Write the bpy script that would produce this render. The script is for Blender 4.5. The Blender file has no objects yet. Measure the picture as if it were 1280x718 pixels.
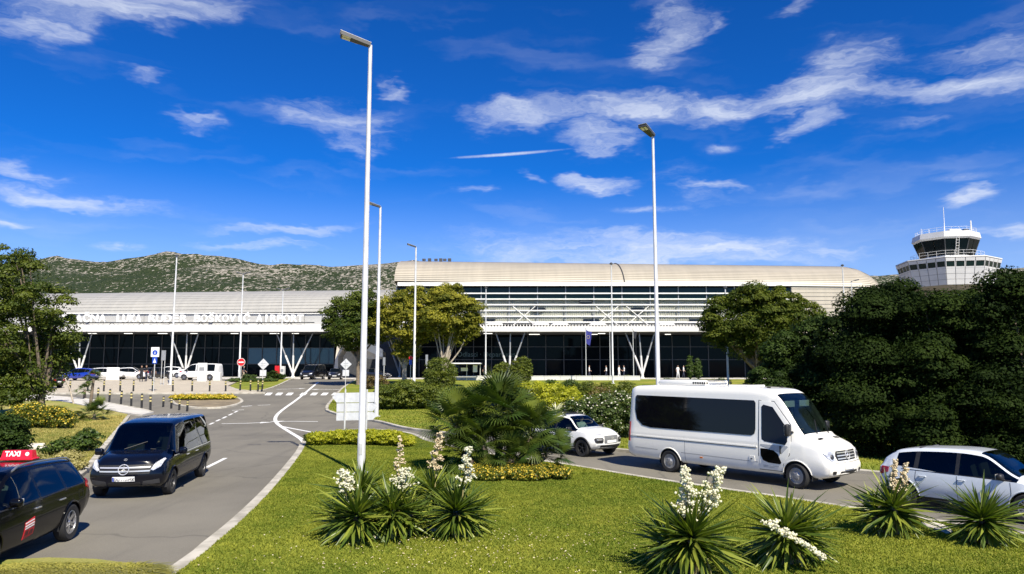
import bpy, bmesh, math, random
import numpy as np
from mathutils import Vector, Matrix
from mathutils.bvhtree import BVHTree
R = math.radians
random.seed(7)
RNG = np.random.default_rng(7)
scene = bpy.context.scene
COL = scene.collection

# ------------------------------------------------------------------ camera
FPX, CX, CY, HORIZON, EYE = 920.0, 640.0, 359.0, 461.0, 3.3
PITCH = math.atan((HORIZON - CY) / FPX)
cam_data = bpy.data.cameras.new('camera')
cam_data.sensor_width = 36.0
cam_data.lens = FPX / 1280.0 * 36.0
cam_data.clip_end = 12000.0
cam = bpy.data.objects.new('camera', cam_data)
COL.objects.link(cam)
cam.location = (0, 0, EYE)
cam.rotation_euler = (R(90) + PITCH, 0, 0)
scene.camera = cam

# ------------------------------------------------------------------ light
SUN_EL = R(48)
SUN_AZ = math.atan2(0.44, -0.90)           # direction to the sun, clockwise from +y
scene.view_settings.view_transform = 'Standard'
scene.view_settings.look = 'None'
scene.view_settings.gamma = 1.0
scene.view_settings.exposure = 0.72
sun_data = bpy.data.lights.new('sun', 'SUN')
sun_data.energy = 5.0
sun_data.angle = R(0.53)
sun_data.color = (1.0, 0.92, 0.77)
sun = bpy.data.objects.new('sun', sun_data)
COL.objects.link(sun)
sun.location = (30, -40, 60)
to_sun = Vector((math.sin(SUN_AZ) * math.cos(SUN_EL), math.cos(SUN_AZ) * math.cos(SUN_EL), math.sin(SUN_EL)))
sun.rotation_euler = to_sun.to_track_quat('Z', 'Y').to_euler()


def ray(px, py):
    u = (px - CX) / FPX
    v = (CY - py) / FPX
    return Vector((u, math.cos(PITCH) - v * math.sin(PITCH), math.sin(PITCH) + v * math.cos(PITCH)))


def azel(px, py):
    d = ray(px, py).normalized()
    return math.atan2(d.x, d.y), math.asin(d.z)


class NT:
    """small helper for node trees"""
    def __init__(self, tree):
        self.t = tree
        self.n = tree.nodes
        self.l = tree.links

    def new(self, kind, **kw):
        nd = self.n.new(kind)
        for k, v in kw.items():
            setattr(nd, k, v)
        return nd

    def link(self, a, b):
        self.l.new(a, b)

    def math(self, op, a, b=None, c=None, clamp=False):
        nd = self.n.new('ShaderNodeMath')
        nd.operation = op
        nd.use_clamp = clamp
        for i, x in enumerate((a, b, c)):
            if x is None:
                continue
            if isinstance(x, (int, float)):
                nd.inputs[i].default_value = x
            else:
                self.l.new(x, nd.inputs[i])
        return nd.outputs[0]

    def mix(self, fac, a, b):
        nd = self.n.new('ShaderNodeMix')
        nd.data_type = 'RGBA'
        for sock, x in ((nd.inputs[0], fac), (nd.inputs[6], a), (nd.inputs[7], b)):
            if isinstance(x, (int, float)):
                sock.default_value = x
            elif isinstance(x, tuple):
                sock.default_value = (*x, 1.0)[:4]
            else:
                self.l.new(x, sock)
        return nd.outputs[2]

    def noise(self, vec, scale, detail=3.0, rough=0.55, dist=0.0):
        nd = self.n.new('ShaderNodeTexNoise')
        nd.inputs['Scale'].default_value = scale
        nd.inputs['Detail'].default_value = detail
        nd.inputs['Roughness'].default_value = rough
        nd.inputs['Distortion'].default_value = dist
        if vec is not None:
            self.l.new(vec, nd.inputs['Vector'])
        return nd.outputs['Fac']

    def ramp(self, fac, lo, hi, a=0.0, b=1.0, smooth=True):
        nd = self.n.new('ShaderNodeMapRange')
        nd.interpolation_type = 'SMOOTHSTEP' if smooth else 'LINEAR'
        nd.clamp = True if not smooth else nd.clamp
        self.l.new(fac, nd.inputs[0])
        nd.inputs[1].default_value = lo
        nd.inputs[2].default_value = hi
        nd.inputs[3].default_value = a
        nd.inputs[4].default_value = b
        return nd.outputs[0]

    def mapping(self, vec, loc=(0, 0, 0), rot=(0, 0, 0), scale=(1, 1, 1), kind='POINT'):
        nd = self.n.new('ShaderNodeMapping')
        nd.vector_type = kind
        nd.inputs['Location'].default_value = loc
        nd.inputs['Rotation'].default_value = rot
        nd.inputs['Scale'].default_value = scale
        self.l.new(vec, nd.inputs['Vector'])
        return nd.outputs[0]


world = bpy.data.worlds.new('World')
scene.world = world
world.use_nodes = True
wt = NT(world.node_tree)
wt.n.clear()
w_out = wt.new('ShaderNodeOutputWorld')
w_bg = wt.new('ShaderNodeBackground')
w_bg.inputs['Strength'].default_value = 0.07
wt.link(w_bg.outputs[0], w_out.inputs[0])
w_sky = wt.new('ShaderNodeTexSky')
w_sky.sky_type = 'NISHITA'
w_sky.sun_disc = False
w_sky.sun_elevation = SUN_EL
w_sky.sun_rotation = SUN_AZ
w_sky.altitude = 100.0
w_sky.air_density = 1.0
w_sky.dust_density = 0.15
w_sky.ozone_density = 3.0
w_tint = wt.new('ShaderNodeMix', data_type='RGBA', blend_type='MULTIPLY')
w_tint.inputs[0].default_value = 1.0
w_tint.clamp_result = False
w_tint.inputs[7].default_value = (0.07 * 6, 0.58 * 6, 1.26 * 6, 1)
w_nrm = wt.new('ShaderNodeVectorMath', operation='SCALE')
w_nrm.inputs['Scale'].default_value = 1 / 6
wt.link(w_sky.outputs[0], w_nrm.inputs[0])
w_gam = wt.new('ShaderNodeGamma')
w_gam.inputs['Gamma'].default_value = 1.22
wt.link(w_nrm.outputs[0], w_gam.inputs[0])
wt.link(w_gam.outputs[0], w_tint.inputs[6])
SKYCOL = w_tint.outputs[2]
world.cycles.sampling_method = 'MANUAL'
world.cycles.sample_map_resolution = 256
w_tc = wt.new('ShaderNodeTexCoord')
w_sep = wt.new('ShaderNodeSeparateXYZ')
wt.link(w_tc.outputs['Generated'], w_sep.inputs[0])
w_az = wt.math('ARCTAN2', w_sep.outputs[0], w_sep.outputs[1])
w_el = wt.math('ARCSINE', w_sep.outputs[2])
w_ae = wt.new('ShaderNodeCombineXYZ')
wt.link(w_az, w_ae.inputs[0])
wt.link(w_el, w_ae.inputs[1])
AE = w_ae.outputs[0]
# wisp warping so that cloud edges fray
w_wn = wt.new('ShaderNodeTexNoise')
w_wn.inputs['Scale'].default_value = 6.0
w_wn.inputs['Detail'].default_value = 5.0
w_wn.inputs['Roughness'].default_value = 0.66
wt.link(wt.mapping(AE, scale=(0.7, 1.8, 1)), w_wn.inputs['Vector'])
w_sub = wt.new('ShaderNodeVectorMath', operation='SUBTRACT')
wt.link(w_wn.outputs['Color'], w_sub.inputs[0])
w_sub.inputs[1].default_value = (0.5, 0.5, 0.5)
w_scl = wt.new('ShaderNodeVectorMath', operation='MULTIPLY')
wt.link(w_sub.outputs[0], w_scl.inputs[0])
w_scl.inputs[1].default_value = (0.22, 0.11, 0.0)
w_add = wt.new('ShaderNodeVectorMath', operation='ADD')
wt.link(AE, w_add.inputs[0])
wt.link(w_scl.outputs[0], w_add.inputs[1])
AEW = w_add.outputs[0]

# cirrus: (end, end, half width, strength) in sky directions read off the photograph
CLOUDS = [
    ((575, 152), (760, 138), 15, 0.9), ((680, 136), (900, 144), 16, 1.05), ((800, 144), (1010, 118), 15, 1.1), ((930, 122), (1130, 98), 18, 1.15),
    ((1050, 110), (1340, 84), 15, 1.05), ((1000, 92), (1130, 62), 20, 0.8), ((690, 168), (800, 170), 18, 0.95), ((985, 165), (1060, 140), 13, 0.8),
    ((1100, 96), (1420, 34), 36, 0.55), ((790, 80), (880, 10), 34, 0.78), ((860, 40), (905, 10), 12, 0.5), ((950, 8), (1010, 4), 14, 0.6),
    ((-140, 6), (340, -10), 20, 1.0), ((0, 28), (125, 48), 16, 0.8), ((-60, 32), (110, 18), 20, 0.85),
    ((330, 138), (510, 150), 19, 0.74), ((400, 165), (480, 182), 14, 0.6), ((215, 133), (300, 148), 9, 0.62),
    ((480, 98), (530, 134), 9, 0.6), ((140, 98), (215, 88), 8, 0.55), ((-60, 185), (105, 222), 9, 0.75),
    ((-60, 215), (215, 268), 10, 0.8), ((535, 199), (735, 184), 2.6, 1.0), ((690, 222), (800, 228), 11, 0.95),
    ((640, 204), (690, 226), 7, 0.6), ((830, 228), (965, 219), 7, 0.85), ((870, 188), (930, 185), 5.5, 0.65),
    ((230, 284), (480, 281), 8, 0.85), ((220, 310), (420, 307), 6, 0.7), ((-40, 284), (90, 288), 6, 0.8), ((100, 306), (200, 310), 5, 0.6),
    ((480, 304), (1170, 302), 20, 0.85), ((640, 286), (1010, 297), 9, 0.7), ((560, 312), (900, 317), 9, 0.75), ((980, 308), (1140, 305), 8, 0.7),
    ((1170, 252), (1250, 244), 11, 0.95), ((1225, 292), (1330, 288), 9, 0.85), ((740, 263), (890, 259), 4, 0.6),
    ((560, 246), (630, 240), 8, 0.5), ((780, 205), (960, 250), 26, 0.34), ((1140, 226), (1270, 216), 4.5, 0.6),
    ((1090, 157), (1170, 145), 7, 0.5),
]
acc = None
for (p0, p1, hw, st) in CLOUDS:
    a0, e0 = azel(*p0)
    a1, e1 = azel(*p1)
    L = math.hypot(a1 - a0, e1 - e0) / 2
    m = wt.mapping(AE if hw < 6 else AEW, ((a0 + a1) / 2, (e0 + e1) / 2, 0), (0, 0, math.atan2(e1 - e0, a1 - a0)),
                   (L * 1.22 + hw * .4 / FPX, hw * (1.9 if hw > 3 else 1.2) / FPX, 1), 'TEXTURE')
    ln = wt.new('ShaderNodeVectorMath', operation='LENGTH')
    wt.link(m, ln.inputs[0])
    d = wt.ramp(ln.outputs['Value'], 1.0, 0.0, 0.0, st)
    acc = d if acc is None else wt.math('MAXIMUM', acc, d)
w_n1 = wt.noise(wt.mapping(AEW, rot=(0, 0, R(-9)), scale=(1.7, 15, 1)), 3.2, 6, 0.70, 0.0)
w_n2 = wt.noise(wt.mapping(AEW, rot=(0, 0, R(28)), scale=(2.6, 13, 1)), 4.6, 4, 0.68, 0.0)
tex = wt.math('SUBTRACT', wt.math('ADD', wt.math('MULTIPLY', w_n1, 0.6), wt.math('MULTIPLY', w_n2, 0.4)), 0.5)
body = wt.ramp(wt.math('ADD', acc, wt.math('MULTIPLY', tex, 2.6)), -0.05, 1.95, 0.0, 1.0)
dens = wt.math('MULTIPLY', body, wt.ramp(acc, 0.0, 0.5))
# thin veil and faint streaks that go on all round the sky
w_n3 = wt.noise(wt.mapping(AEW, rot=(0, 0, R(-6)), scale=(1.2, 7, 1)), 2.0, 3, 0.6, 0.0)
veil = wt.math('MULTIPLY', wt.ramp(w_n3, 0.5, 0.85, 0.0, 0.22), wt.ramp(w_el, 0.9, 0.05, 0.25, 1.0))
low = wt.ramp(w_el, 0.27, 0.04, 0.0, 0.42)
dens = wt.math('MINIMUM', wt.math('ADD', wt.math('ADD', dens, veil), low), 0.96)
w_mix = wt.mix(dens, SKYCOL, (7.6, 8.1, 9.0))
wt.link(w_mix, w_bg.inputs['Color'])

# ------------------------------------------------------------------ geometry helpers
def T(y):
    """height of the ground: it climbs gently towards the terminal"""
    t = min(1.0, max(0.0, (y - 38.0) / 57.0))
    return 1.9 * t * t * (3 - 2 * t)


def gp(px, py, off=0.0):
    """ground point seen at a pixel of the photograph"""
    d = ray(px, py)
    f = lambda y: EYE + d.z * y / d.y - T(y) - off
    y0 = 1.0
    y = 1.0
    while y < 400 and f(y) > 0:
        y0 = y
        y += 0.5
    for _ in range(30):
        m = (y0 + y) / 2
        if f(m) > 0:
            y0 = m
        else:
            y = m
    return Vector((d.x * y / d.y, y, T(y) + off))


def at(px, py, Y):
    """the point at depth Y seen at a pixel"""
    d = ray(px, py)
    return Vector((d.x * Y / d.y, Y, EYE + d.z * Y / d.y))


def gat(px, Y):
    """ground point at depth Y under image column px"""
    return Vector(((px - CX) / FPX * Y, Y, T(Y)))


def link(o, parent=None):
    COL.objects.link(o)
    if parent is not None:
        o.parent = parent
    return o


def tag(o, label=None, cat=None, group=None, kind=None):
    if label:
        o['label'] = label
    if cat:
        o['category'] = cat
    if group:
        o['group'] = group
    if kind:
        o['kind'] = kind
    return o


def thing(name, label, cat, loc=(0, 0, 0), rz=0.0, group=None):
    o = bpy.data.objects.new(name, None)
    o.empty_display_size = 0.2
    COL.objects.link(o)
    o.location = loc
    o.rotation_euler = (0, 0, rz)
    return tag(o, label, cat, group)


def inst(name, me, parent=None, loc=(0, 0, 0), rot=(0, 0, 0), scale=(1, 1, 1)):
    o = bpy.data.objects.new(name, me)
    link(o, parent)
    o.location = loc
    o.rotation_euler = rot
    o.scale = scale
    return o


def copy_tree(o, parent=None):
    c = o.copy()
    COL.objects.link(c)
    c.parent = parent
    for ch in list(o.children):
        copy_tree(ch, c)
    return c


def mesh_np(name, V, F, mats=(), smooth=False, tint=None):
    """mesh from numpy arrays; F is (m,3) or (m,4)"""
    me = bpy.data.meshes.new(name)
    V = np.asarray(V, dtype=np.float32)
    F = np.asarray(F, dtype=np.int32)
    k = F.shape[1]
    me.vertices.add(len(V))
    me.vertices.foreach_set('co', V.ravel())
    me.loops.add(F.size)
    me.loops.foreach_set('vertex_index', F.ravel())
    me.polygons.add(len(F))
    me.polygons.foreach_set('loop_start', np.arange(0, F.size, k, dtype=np.int32))
    me.update(calc_edges=True)
    if smooth:
        me.polygons.foreach_set('use_smooth', np.ones(len(F), dtype=bool))
    for m in mats:
        me.materials.append(m)
    if tint is not None:
        at_ = me.attributes.new('tint', 'FLOAT', 'FACE')
        at_.data.foreach_set('value', np.asarray(tint, dtype=np.float32))
    return me


class MB:
    """collects shapes that become one mesh"""
    def __init__(self):
        self.v = []
        self.f = []
        self.m = []

    def add(self, vs, fs, mi=0, M=None):
        b = len(self.v)
        for p in vs:
            p = Vector(p)
            self.v.append(M @ p if M is not None else p)
        for f in fs:
            self.f.append([b + i for i in f])
            self.m.append(mi)
        return self

    def box(self, c, s, mi=0, M=None, rz=0.0):
        x, y, z = s[0] / 2, s[1] / 2, s[2] / 2
        rot = Matrix.Rotation(rz, 3, 'Z')
        vs = [Vector(c) + rot @ Vector((a * x, b * y, d * z)) for d in (-1, 1) for b in (-1, 1) for a in (-1, 1)]
        return self.add(vs, [(0, 2, 3, 1), (4, 5, 7, 6), (0, 1, 5, 4), (2, 6, 7, 3), (0, 4, 6, 2), (1, 3, 7, 5)], mi, M)

    def cbox(self, c, s, b=0.02, mi=0, M=None, rz=0.0):
        """box with chamfered edges"""
        x, y, z = s[0] / 2, s[1] / 2, s[2] / 2
        b = min(b, x * .9, y * .9, z * .9)
        bm = bmesh.new()
        bmesh.ops.create_cube(bm, size=1)
        for v in bm.verts:
            v.co = Vector((v.co.x * 2 * x, v.co.y * 2 * y, v.co.z * 2 * z))
        bmesh.ops.bevel(bm, geom=bm.edges[:], offset=b, segments=2, affect='EDGES', profile=0.5)
        rot = Matrix.Rotation(rz, 3, 'Z')
        bm.verts.index_update()
        self.add([Vector(c) + rot @ v.co for v in bm.verts], [[v.index for v in f.verts] for f in bm.faces], mi, M)
        bm.free()
        return self

    def tube(self, pts, radii, n=8, mi=0, M=None, cap=True):
        pts = [Vector(p) for p in pts]
        if isinstance(radii, (int, float)):
            radii = [radii] * len(pts)
        vs, fs = [], []
        t0 = (pts[1] - pts[0]).normalized()
        up = Vector((0, 0, 1)) if abs(t0.z) < 0.9 else Vector((1, 0, 0))
        a = t0.cross(up).normalized()
        for i, p in enumerate(pts):
            t = (pts[min(i + 1, len(pts) - 1)] - pts[max(i - 1, 0)]).normalized()
            a = (a - t * a.dot(t))
            a = a.normalized() if a.length > 1e-6 else t.orthogonal().normalized()
            b = t.cross(a)
            for k in range(n):
                an = 2 * math.pi * k / n
                vs.append(p + (a * math.cos(an) + b * math.sin(an)) * radii[i])
        for i in range(len(pts) - 1):
            for k in range(n):
                fs.append((i * n + k, i * n + (k + 1) % n, (i + 1) * n + (k + 1) % n, (i + 1) * n + k))
        if cap:
            fs.append(list(range(n))[::-1])
            fs.append([(len(pts) - 1) * n + k for k in range(n)])
        return self.add(vs, fs, mi, M)

    def lathe(self, prof, n=16, mi=0, M=None):
        """profile of (radius, z) turned about z"""
        vs, fs = [], []
        for r, z in prof:
            for k in range(n):
                an = 2 * math.pi * k / n
                vs.append((r * math.cos(an), r * math.sin(an), z))
        for i in range(len(prof) - 1):
            for k in range(n):
                fs.append((i * n + k, i * n + (k + 1) % n, (i + 1) * n + (k + 1) % n, (i + 1) * n + k))
        if prof[0][0] > 1e-5:
            fs.append(list(range(n))[::-1])
        if prof[-1][0] > 1e-5:
            fs.append([(len(prof) - 1) * n + k for k in range(n)])
        return self.add(vs, fs, mi, M)

    def prism(self, poly, z0, z1, mi=0, M=None):
        n = len(poly)
        vs = [(p[0], p[1], z0) for p in poly] + [(p[0], p[1], z1) for p in poly]
        fs = [list(range(n))[::-1], [n + i for i in range(n)]]
        fs += [(i, (i + 1) % n, n + (i + 1) % n, n + i) for i in range(n)]
        return self.add(vs, fs, mi, M)

    def sweep_x(self, prof, xs, mi=0, dz=None):
        """profile of (y, z) swept along x; dz(x) lifts it"""
        n = len(prof)
        vs, fs = [], []
        for x in xs:
            for (y, z) in prof:
                vs.append((x, y, z + (dz(x) if dz else 0)))
        for i in range(len(xs) - 1):
            for k in range(n - 1):
                fs.append((i * n + k, (i + 1) * n + k, (i + 1) * n + k + 1, i * n + k + 1))
        return self.add(vs, fs, mi)

    def mesh(self, name, mats, smooth=None):
        me = bpy.data.meshes.new(name)
        me.from_pydata([tuple(v) for v in self.v], [], self.f)
        if not isinstance(mats, (list, tuple)):
            mats = [mats]
        for m in mats:
            me.materials.append(m)
        if len(mats) > 1:
            me.polygons.foreach_set('material_index', self.m)
        bm = bmesh.new()
        bm.from_mesh(me)
        bmesh.ops.recalc_face_normals(bm, faces=bm.faces[:])
        bm.to_mesh(me)
        bm.free()
        if smooth is not None:
            me.polygons.foreach_set('use_smooth', [True] * len(me.polygons))
            me.set_sharp_from_angle(angle=R(smooth))
        me.update()
        return me

    def build(self, name, mats, parent=None, smooth=None, world_space=False, loc=(0, 0, 0)):
        if world_space and parent is not None:
            off = parent.matrix_basis.inverted()
            self.v = [off @ v for v in self.v]
        o = bpy.data.objects.new(name, self.mesh(name, mats, smooth))
        link(o, parent)
        o.location = loc
        return o


def poly_sheet(name, pts, mat, off, parent=None, skirt=0.0, step=1.0):
    """a flat sheet with the outline pts (x, y) laid on the ground at height off, with a skirt down at its rim"""
    bm = bmesh.new()
    vs = [bm.verts.new((p[0], p[1], 0)) for p in pts]
    f = bm.faces.new(vs)
    if f.normal.z < 0:
        f.normal_flip()
    f.normal_update()
    if f.normal.z < 0:
        bmesh.ops.reverse_faces(bm, faces=[f])
    bmesh.ops.triangulate(bm, faces=bm.faces[:])
    ys = [p[1] for p in pts]
    y = max(36.0, math.floor(min(ys)))
    while y < min(97.0, max(ys)):
        if y > min(ys):
            bmesh.ops.bisect_plane(bm, geom=bm.verts[:] + bm.edges[:] + bm.faces[:], plane_co=(0, y, 0), plane_no=(0, 1, 0))
        y += step
    for v in bm.verts:
        v.co.z = T(v.co.y) + off
    if skirt > 0:
        edges = [e for e in bm.edges if e.is_boundary]
        r = bmesh.ops.extrude_edge_only(bm, edges=edges)
        for v in r['geom']:
            if isinstance(v, bmesh.types.BMVert):
                v.co.z -= skirt
    bmesh.ops.recalc_face_normals(bm, faces=bm.faces[:])
    up = sum((f.normal.z * f.calc_area() for f in bm.faces))
    if up < 0:
        bmesh.ops.reverse_faces(bm, faces=bm.faces[:])
    me = bpy.data.meshes.new(name)
    bm.to_mesh(me)
    bm.free()
    me.materials.append(mat)
    o = bpy.data.objects.new(name, me)
    link(o, parent)
    return o


def resample(pts, step):
    """Catmull-Rom through pts, about one point each step metres"""
    P = [Vector((p[0], p[1])) for p in pts]
    out = []
    for i in range(len(P) - 1):
        a, b, c, d = P[max(i - 1, 0)], P[i], P[i + 1], P[min(i + 2, len(P) - 1)]
        n = max(1, int((c - b).length / step))
        for k in range(n):
            t = k / n
            out.append(0.5 * ((2 * b) + (c - a) * t + (2 * a - 5 * b + 4 * c - d) * t * t + (3 * b - a - 3 * c + d) * t ** 3))
    out.append(P[-1])
    return out


def ribbon(mb, pts, w, off, step=0.5, h=0.0, side=0.0):
    """strip of width w along pts on the ground; with h > 0 a solid kerb of that height. side shifts it sideways"""
    P = resample(pts, step)
    n = len(P)
    L, Rr = [], []
    for i in range(n):
        t = (P[min(i + 1, n - 1)] - P[max(i - 1, 0)]).normalized()
        nn = Vector((-t.y, t.x))
        L.append(P[i] + nn * (w / 2 + side))
        Rr.append(P[i] + nn * (-w / 2 + side))
    g = lambda p, o: (p.x, p.y, T(p.y) + o)
    if h <= 0:
        vs = [g(p, off) for p in L] + [g(p, off) for p in Rr]
        fs = [(i, i + 1, n + i + 1, n + i) for i in range(n - 1)]
        mb.add(vs, fs)
        return
    b = 0.02
    vs, fs = [], []
    for i in range(n):
        d = (Rr[i] - L[i]).normalized() * b
        vs += [g(L[i], -0.1), g(L[i], h - b), g(L[i] + d, h), g(Rr[i] - d, h), g(Rr[i], h - b), g(Rr[i], -0.1)]
    for i in range(n - 1):
        for k in range(5):
            fs.append((i * 6 + k, i * 6 + k + 1, i * 6 + 7 + k, i * 6 + 6 + k))
    fs.append([0, 1, 2, 3, 4, 5])
    fs.append([(n - 1) * 6 + k for k in range(6)])
    mb.add(vs, fs)


def pip(pts, X, Y):
    """which of the points X, Y lie inside the polygon"""
    inside = np.zeros(len(X), dtype=bool)
    n = len(pts)
    j = n - 1
    for i in range(n):
        xi, yi, xj, yj = pts[i][0], pts[i][1], pts[j][0], pts[j][1]
        if yi != yj:
            c = ((yi > Y) != (yj > Y)) & (X < (xj - xi) * (Y - yi) / (yj - yi) + xi)
            inside ^= c
        j = i
    return inside


# ------------------------------------------------------------------ materials
MATS = {}


def mat(name, color, rough=0.6, metal=0.0, spec=0.5, var=0.0, vscale=4.0, bump=0.0, bscale=30.0, coat=0.0,
        emit=0.0, color2=None, dirt=None):
    if name in MATS:
        return MATS[name]
    m = bpy.data.materials.new(name)
    m.use_nodes = True
    nt = NT(m.node_tree)
    b = nt.n['Principled BSDF']
    b.inputs['Base Color'].default_value = (*color, 1)
    b.inputs['Roughness'].default_value = rough
    b.inputs['Metallic'].default_value = metal
    b.inputs['Specular IOR Level'].default_value = spec
    b.inputs['Coat Weight'].default_value = coat
    b.inputs['Coat Roughness'].default_value = 0.04
    if emit > 0:
        b.inputs['Emission Color'].default_value = (*color, 1)
        b.inputs['Emission Strength'].default_value = emit
    if var > 0 or color2:
        tc = nt.new('ShaderNodeTexCoord')
        n1 = nt.noise(tc.outputs['Object'], vscale, 5, 0.6)
        c2 = color2 or tuple(c * (1 - var) for c in color)
        c1 = color if color2 else tuple(min(1, c * (1 + var)) for c in color)
        nt.link(nt.mix(nt.ramp(n1, 0.3, 0.7), c2, c1), b.inputs['Base Color'])
        if rough > 0.2:
            nt.link(nt.ramp(n1, 0.2, 0.8, rough * 0.85, min(1, rough * 1.15)), b.inputs['Roughness'])
    if bump > 0:
        tc = nt.new('ShaderNodeTexCoord')
        n2 = nt.noise(tc.outputs['Object'], bscale, 4, 0.6)
        bp = nt.new('ShaderNodeBump')
        bp.inputs['Strength'].default_value = bump
        bp.inputs['Distance'].default_value = 0.02
        nt.link(n2, bp.inputs['Height'])
        nt.link(bp.outputs[0], b.inputs['Normal'])
    MATS[name] = m
    return m


def paint(name, color, rough=0.32, dust=.22, coat=.8, spec=.4):
    """car paint: clear coat, a little dust towards the sills"""
    if name in MATS:
        return MATS[name]
    m = mat(name, color, rough, coat=coat, spec=spec)
    nt = NT(m.node_tree)
    b = nt.n['Principled BSDF']
    tc = nt.new('ShaderNodeTexCoord')
    n1 = nt.noise(tc.outputs['Object'], 3.0, 5, 0.65)
    sep = nt.new('ShaderNodeSeparateXYZ')
    nt.link(tc.outputs['Object'], sep.inputs[0])
    low = nt.ramp(sep.outputs[2], 0.75, 0.2, 0.0, dust)
    f = nt.math('MULTIPLY', low, nt.ramp(n1, 0.35, 0.7, 0.15, 1.0))
    nt.link(nt.mix(f, color, (0.22, 0.2, 0.17)), b.inputs['Base Color'])
    nt.link(nt.ramp(n1, 0.3, 0.8, rough * 0.8, rough * 1.3), b.inputs['Roughness'])
    return m


def glass(name, color, trans, refl_rough=0.02, ior=1.5):
    """tinted pane: lets part of the light through, mirrors the surroundings by angle"""
    if name in MATS:
        return MATS[name]
    m = bpy.data.materials.new(name)
    m.use_nodes = True
    nt = NT(m.node_tree)
    nt.n.clear()
    out = nt.new('ShaderNodeOutputMaterial')
    tr = nt.new('ShaderNodeBsdfTransparent')
    tr.inputs[0].default_value = (*[c * trans for c in color], 1)
    gl = nt.new('ShaderNodeBsdfGlossy')
    gl.inputs['Roughness'].default_value = refl_rough
    gl.inputs['Color'].default_value = (0.95, 0.97, 1, 1)
    fr = nt.new('ShaderNodeFresnel')
    fr.inputs[0].default_value = ior
    mx = nt.new('ShaderNodeMixShader')
    nt.link(fr.outputs[0], mx.inputs[0])
    nt.link(tr.outputs[0], mx.inputs[1])
    nt.link(gl.outputs[0], mx.inputs[2])
    nt.link(mx.outputs[0], out.inputs[0])
    MATS[name] = m
    return m


def leaf_mat(name, c1, c2, transl=0.35, rough=0.5, spec=0.3):
    """foliage: each leaf takes its own tone between c1 and c2"""
    if name in MATS:
        return MATS[name]
    m = bpy.data.materials.new(name)
    m.use_nodes = True
    nt = NT(m.node_tree)
    b = nt.n['Principled BSDF']
    out = [n for n in nt.n if n.type == 'OUTPUT_MATERIAL'][0]
    a = nt.new('ShaderNodeAttribute', attribute_name='tint')
    col = nt.mix(a.outputs['Fac'], c1, c2)
    nt.link(col, b.inputs['Base Color'])
    b.inputs['Roughness'].default_value = rough
    b.inputs['Specular IOR Level'].default_value = spec
    if transl > 0:
        t = nt.new('ShaderNodeBsdfTranslucent')
        br = nt.new('ShaderNodeMix', data_type='RGBA', blend_type='MULTIPLY')
        br.inputs[0].default_value = 1.0
        nt.link(col, br.inputs[6])
        br.inputs[7].default_value = (1.3, 1.5, 0.5, 1)
        nt.link(br.outputs[2], t.inputs[0])
        mx = nt.new('ShaderNodeMixShader')
        mx.inputs[0].default_value = transl
        nt.link(b.outputs[0], mx.inputs[1])
        nt.link(t.outputs[0], mx.inputs[2])
        nt.link(mx.outputs[0], out.inputs[0])
    MATS[name] = m
    return m


_dg_col = None


def text_mesh(body, size, extrude, material, align='CENTER', bold=0.0):
    cu = bpy.data.curves.new('text', 'FONT')
    cu.body = body
    cu.size = size
    cu.extrude = extrude
    cu.offset = bold
    cu.align_x = align
    cu.resolution_u = 3
    o = bpy.data.objects.new('text', cu)
    COL.objects.link(o)
    dg = bpy.context.evaluated_depsgraph_get()
    me = bpy.data.meshes.new_from_object(o.evaluated_get(dg))
    bpy.data.objects.remove(o)
    me.materials.clear()
    me.materials.append(material)
    return me

# ================================================================== SETTING: ground, roads, lawns, hills
def asphalt_mat():
    m = mat('asphalt', (0.075, 0.076, 0.078), 0.88, spec=0.25)
    nt = NT(m.node_tree)
    b = nt.n['Principled BSDF']
    tc = nt.new('ShaderNodeTexCoord')
    P = tc.outputs['Object']
    big = nt.noise(P, 0.22, 4, 0.6)
    streak = nt.noise(nt.mapping(P, rot=(0, 0, R(8)), scale=(1.6, 0.12, 1)), 1.0, 5, 0.6)
    fine = nt.noise(P, 34, 3, 0.8)
    mid = nt.noise(P, 3.2, 6, 0.72)
    c = nt.mix(nt.ramp(big, 0.3, 0.7), (0.125, 0.116, 0.096), (0.175, 0.162, 0.132))
    c = nt.mix(nt.ramp(streak, 0.48, 0.72, 0, 0.5), c, (0.10, 0.094, 0.08))
    c = nt.mix(nt.ramp(mid, 0.58, 0.8, 0, 0.4), c, (0.22, 0.205, 0.17))
    c = nt.mix(nt.ramp(fine, 0.35, 0.75, 0, 0.35), c, (0.26, 0.245, 0.21))
    # cracks sealed with tar
    vo = nt.new('ShaderNodeTexVoronoi', feature='DISTANCE_TO_EDGE')
    vo.inputs['Scale'].default_value = 0.16
    wn = nt.new('ShaderNodeTexNoise')
    wn.inputs['Scale'].default_value = 0.8
    nt.link(P, wn.inputs['Vector'])
    va = nt.new('ShaderNodeVectorMath', operation='ADD')
    nt.link(P, va.inputs[0])
    nt.link(wn.outputs['Color'], va.inputs[1])
    nt.link(va.outputs[0], vo.inputs['Vector'])
    c = nt.mix(nt.ramp(vo.outputs['Distance'], 0.010, 0.003, 0, 0.35), c, (0.06, 0.058, 0.054))
    nt.link(c, b.inputs['Base Color'])
    bp = nt.new('ShaderNodeBump')
    bp.inputs['Strength'].default_value = 0.35
    bp.inputs['Distance'].default_value = 0.01
    nt.link(fine, bp.inputs['Height'])
    nt.link(bp.outputs[0], b.inputs['Normal'])
    return m


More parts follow.
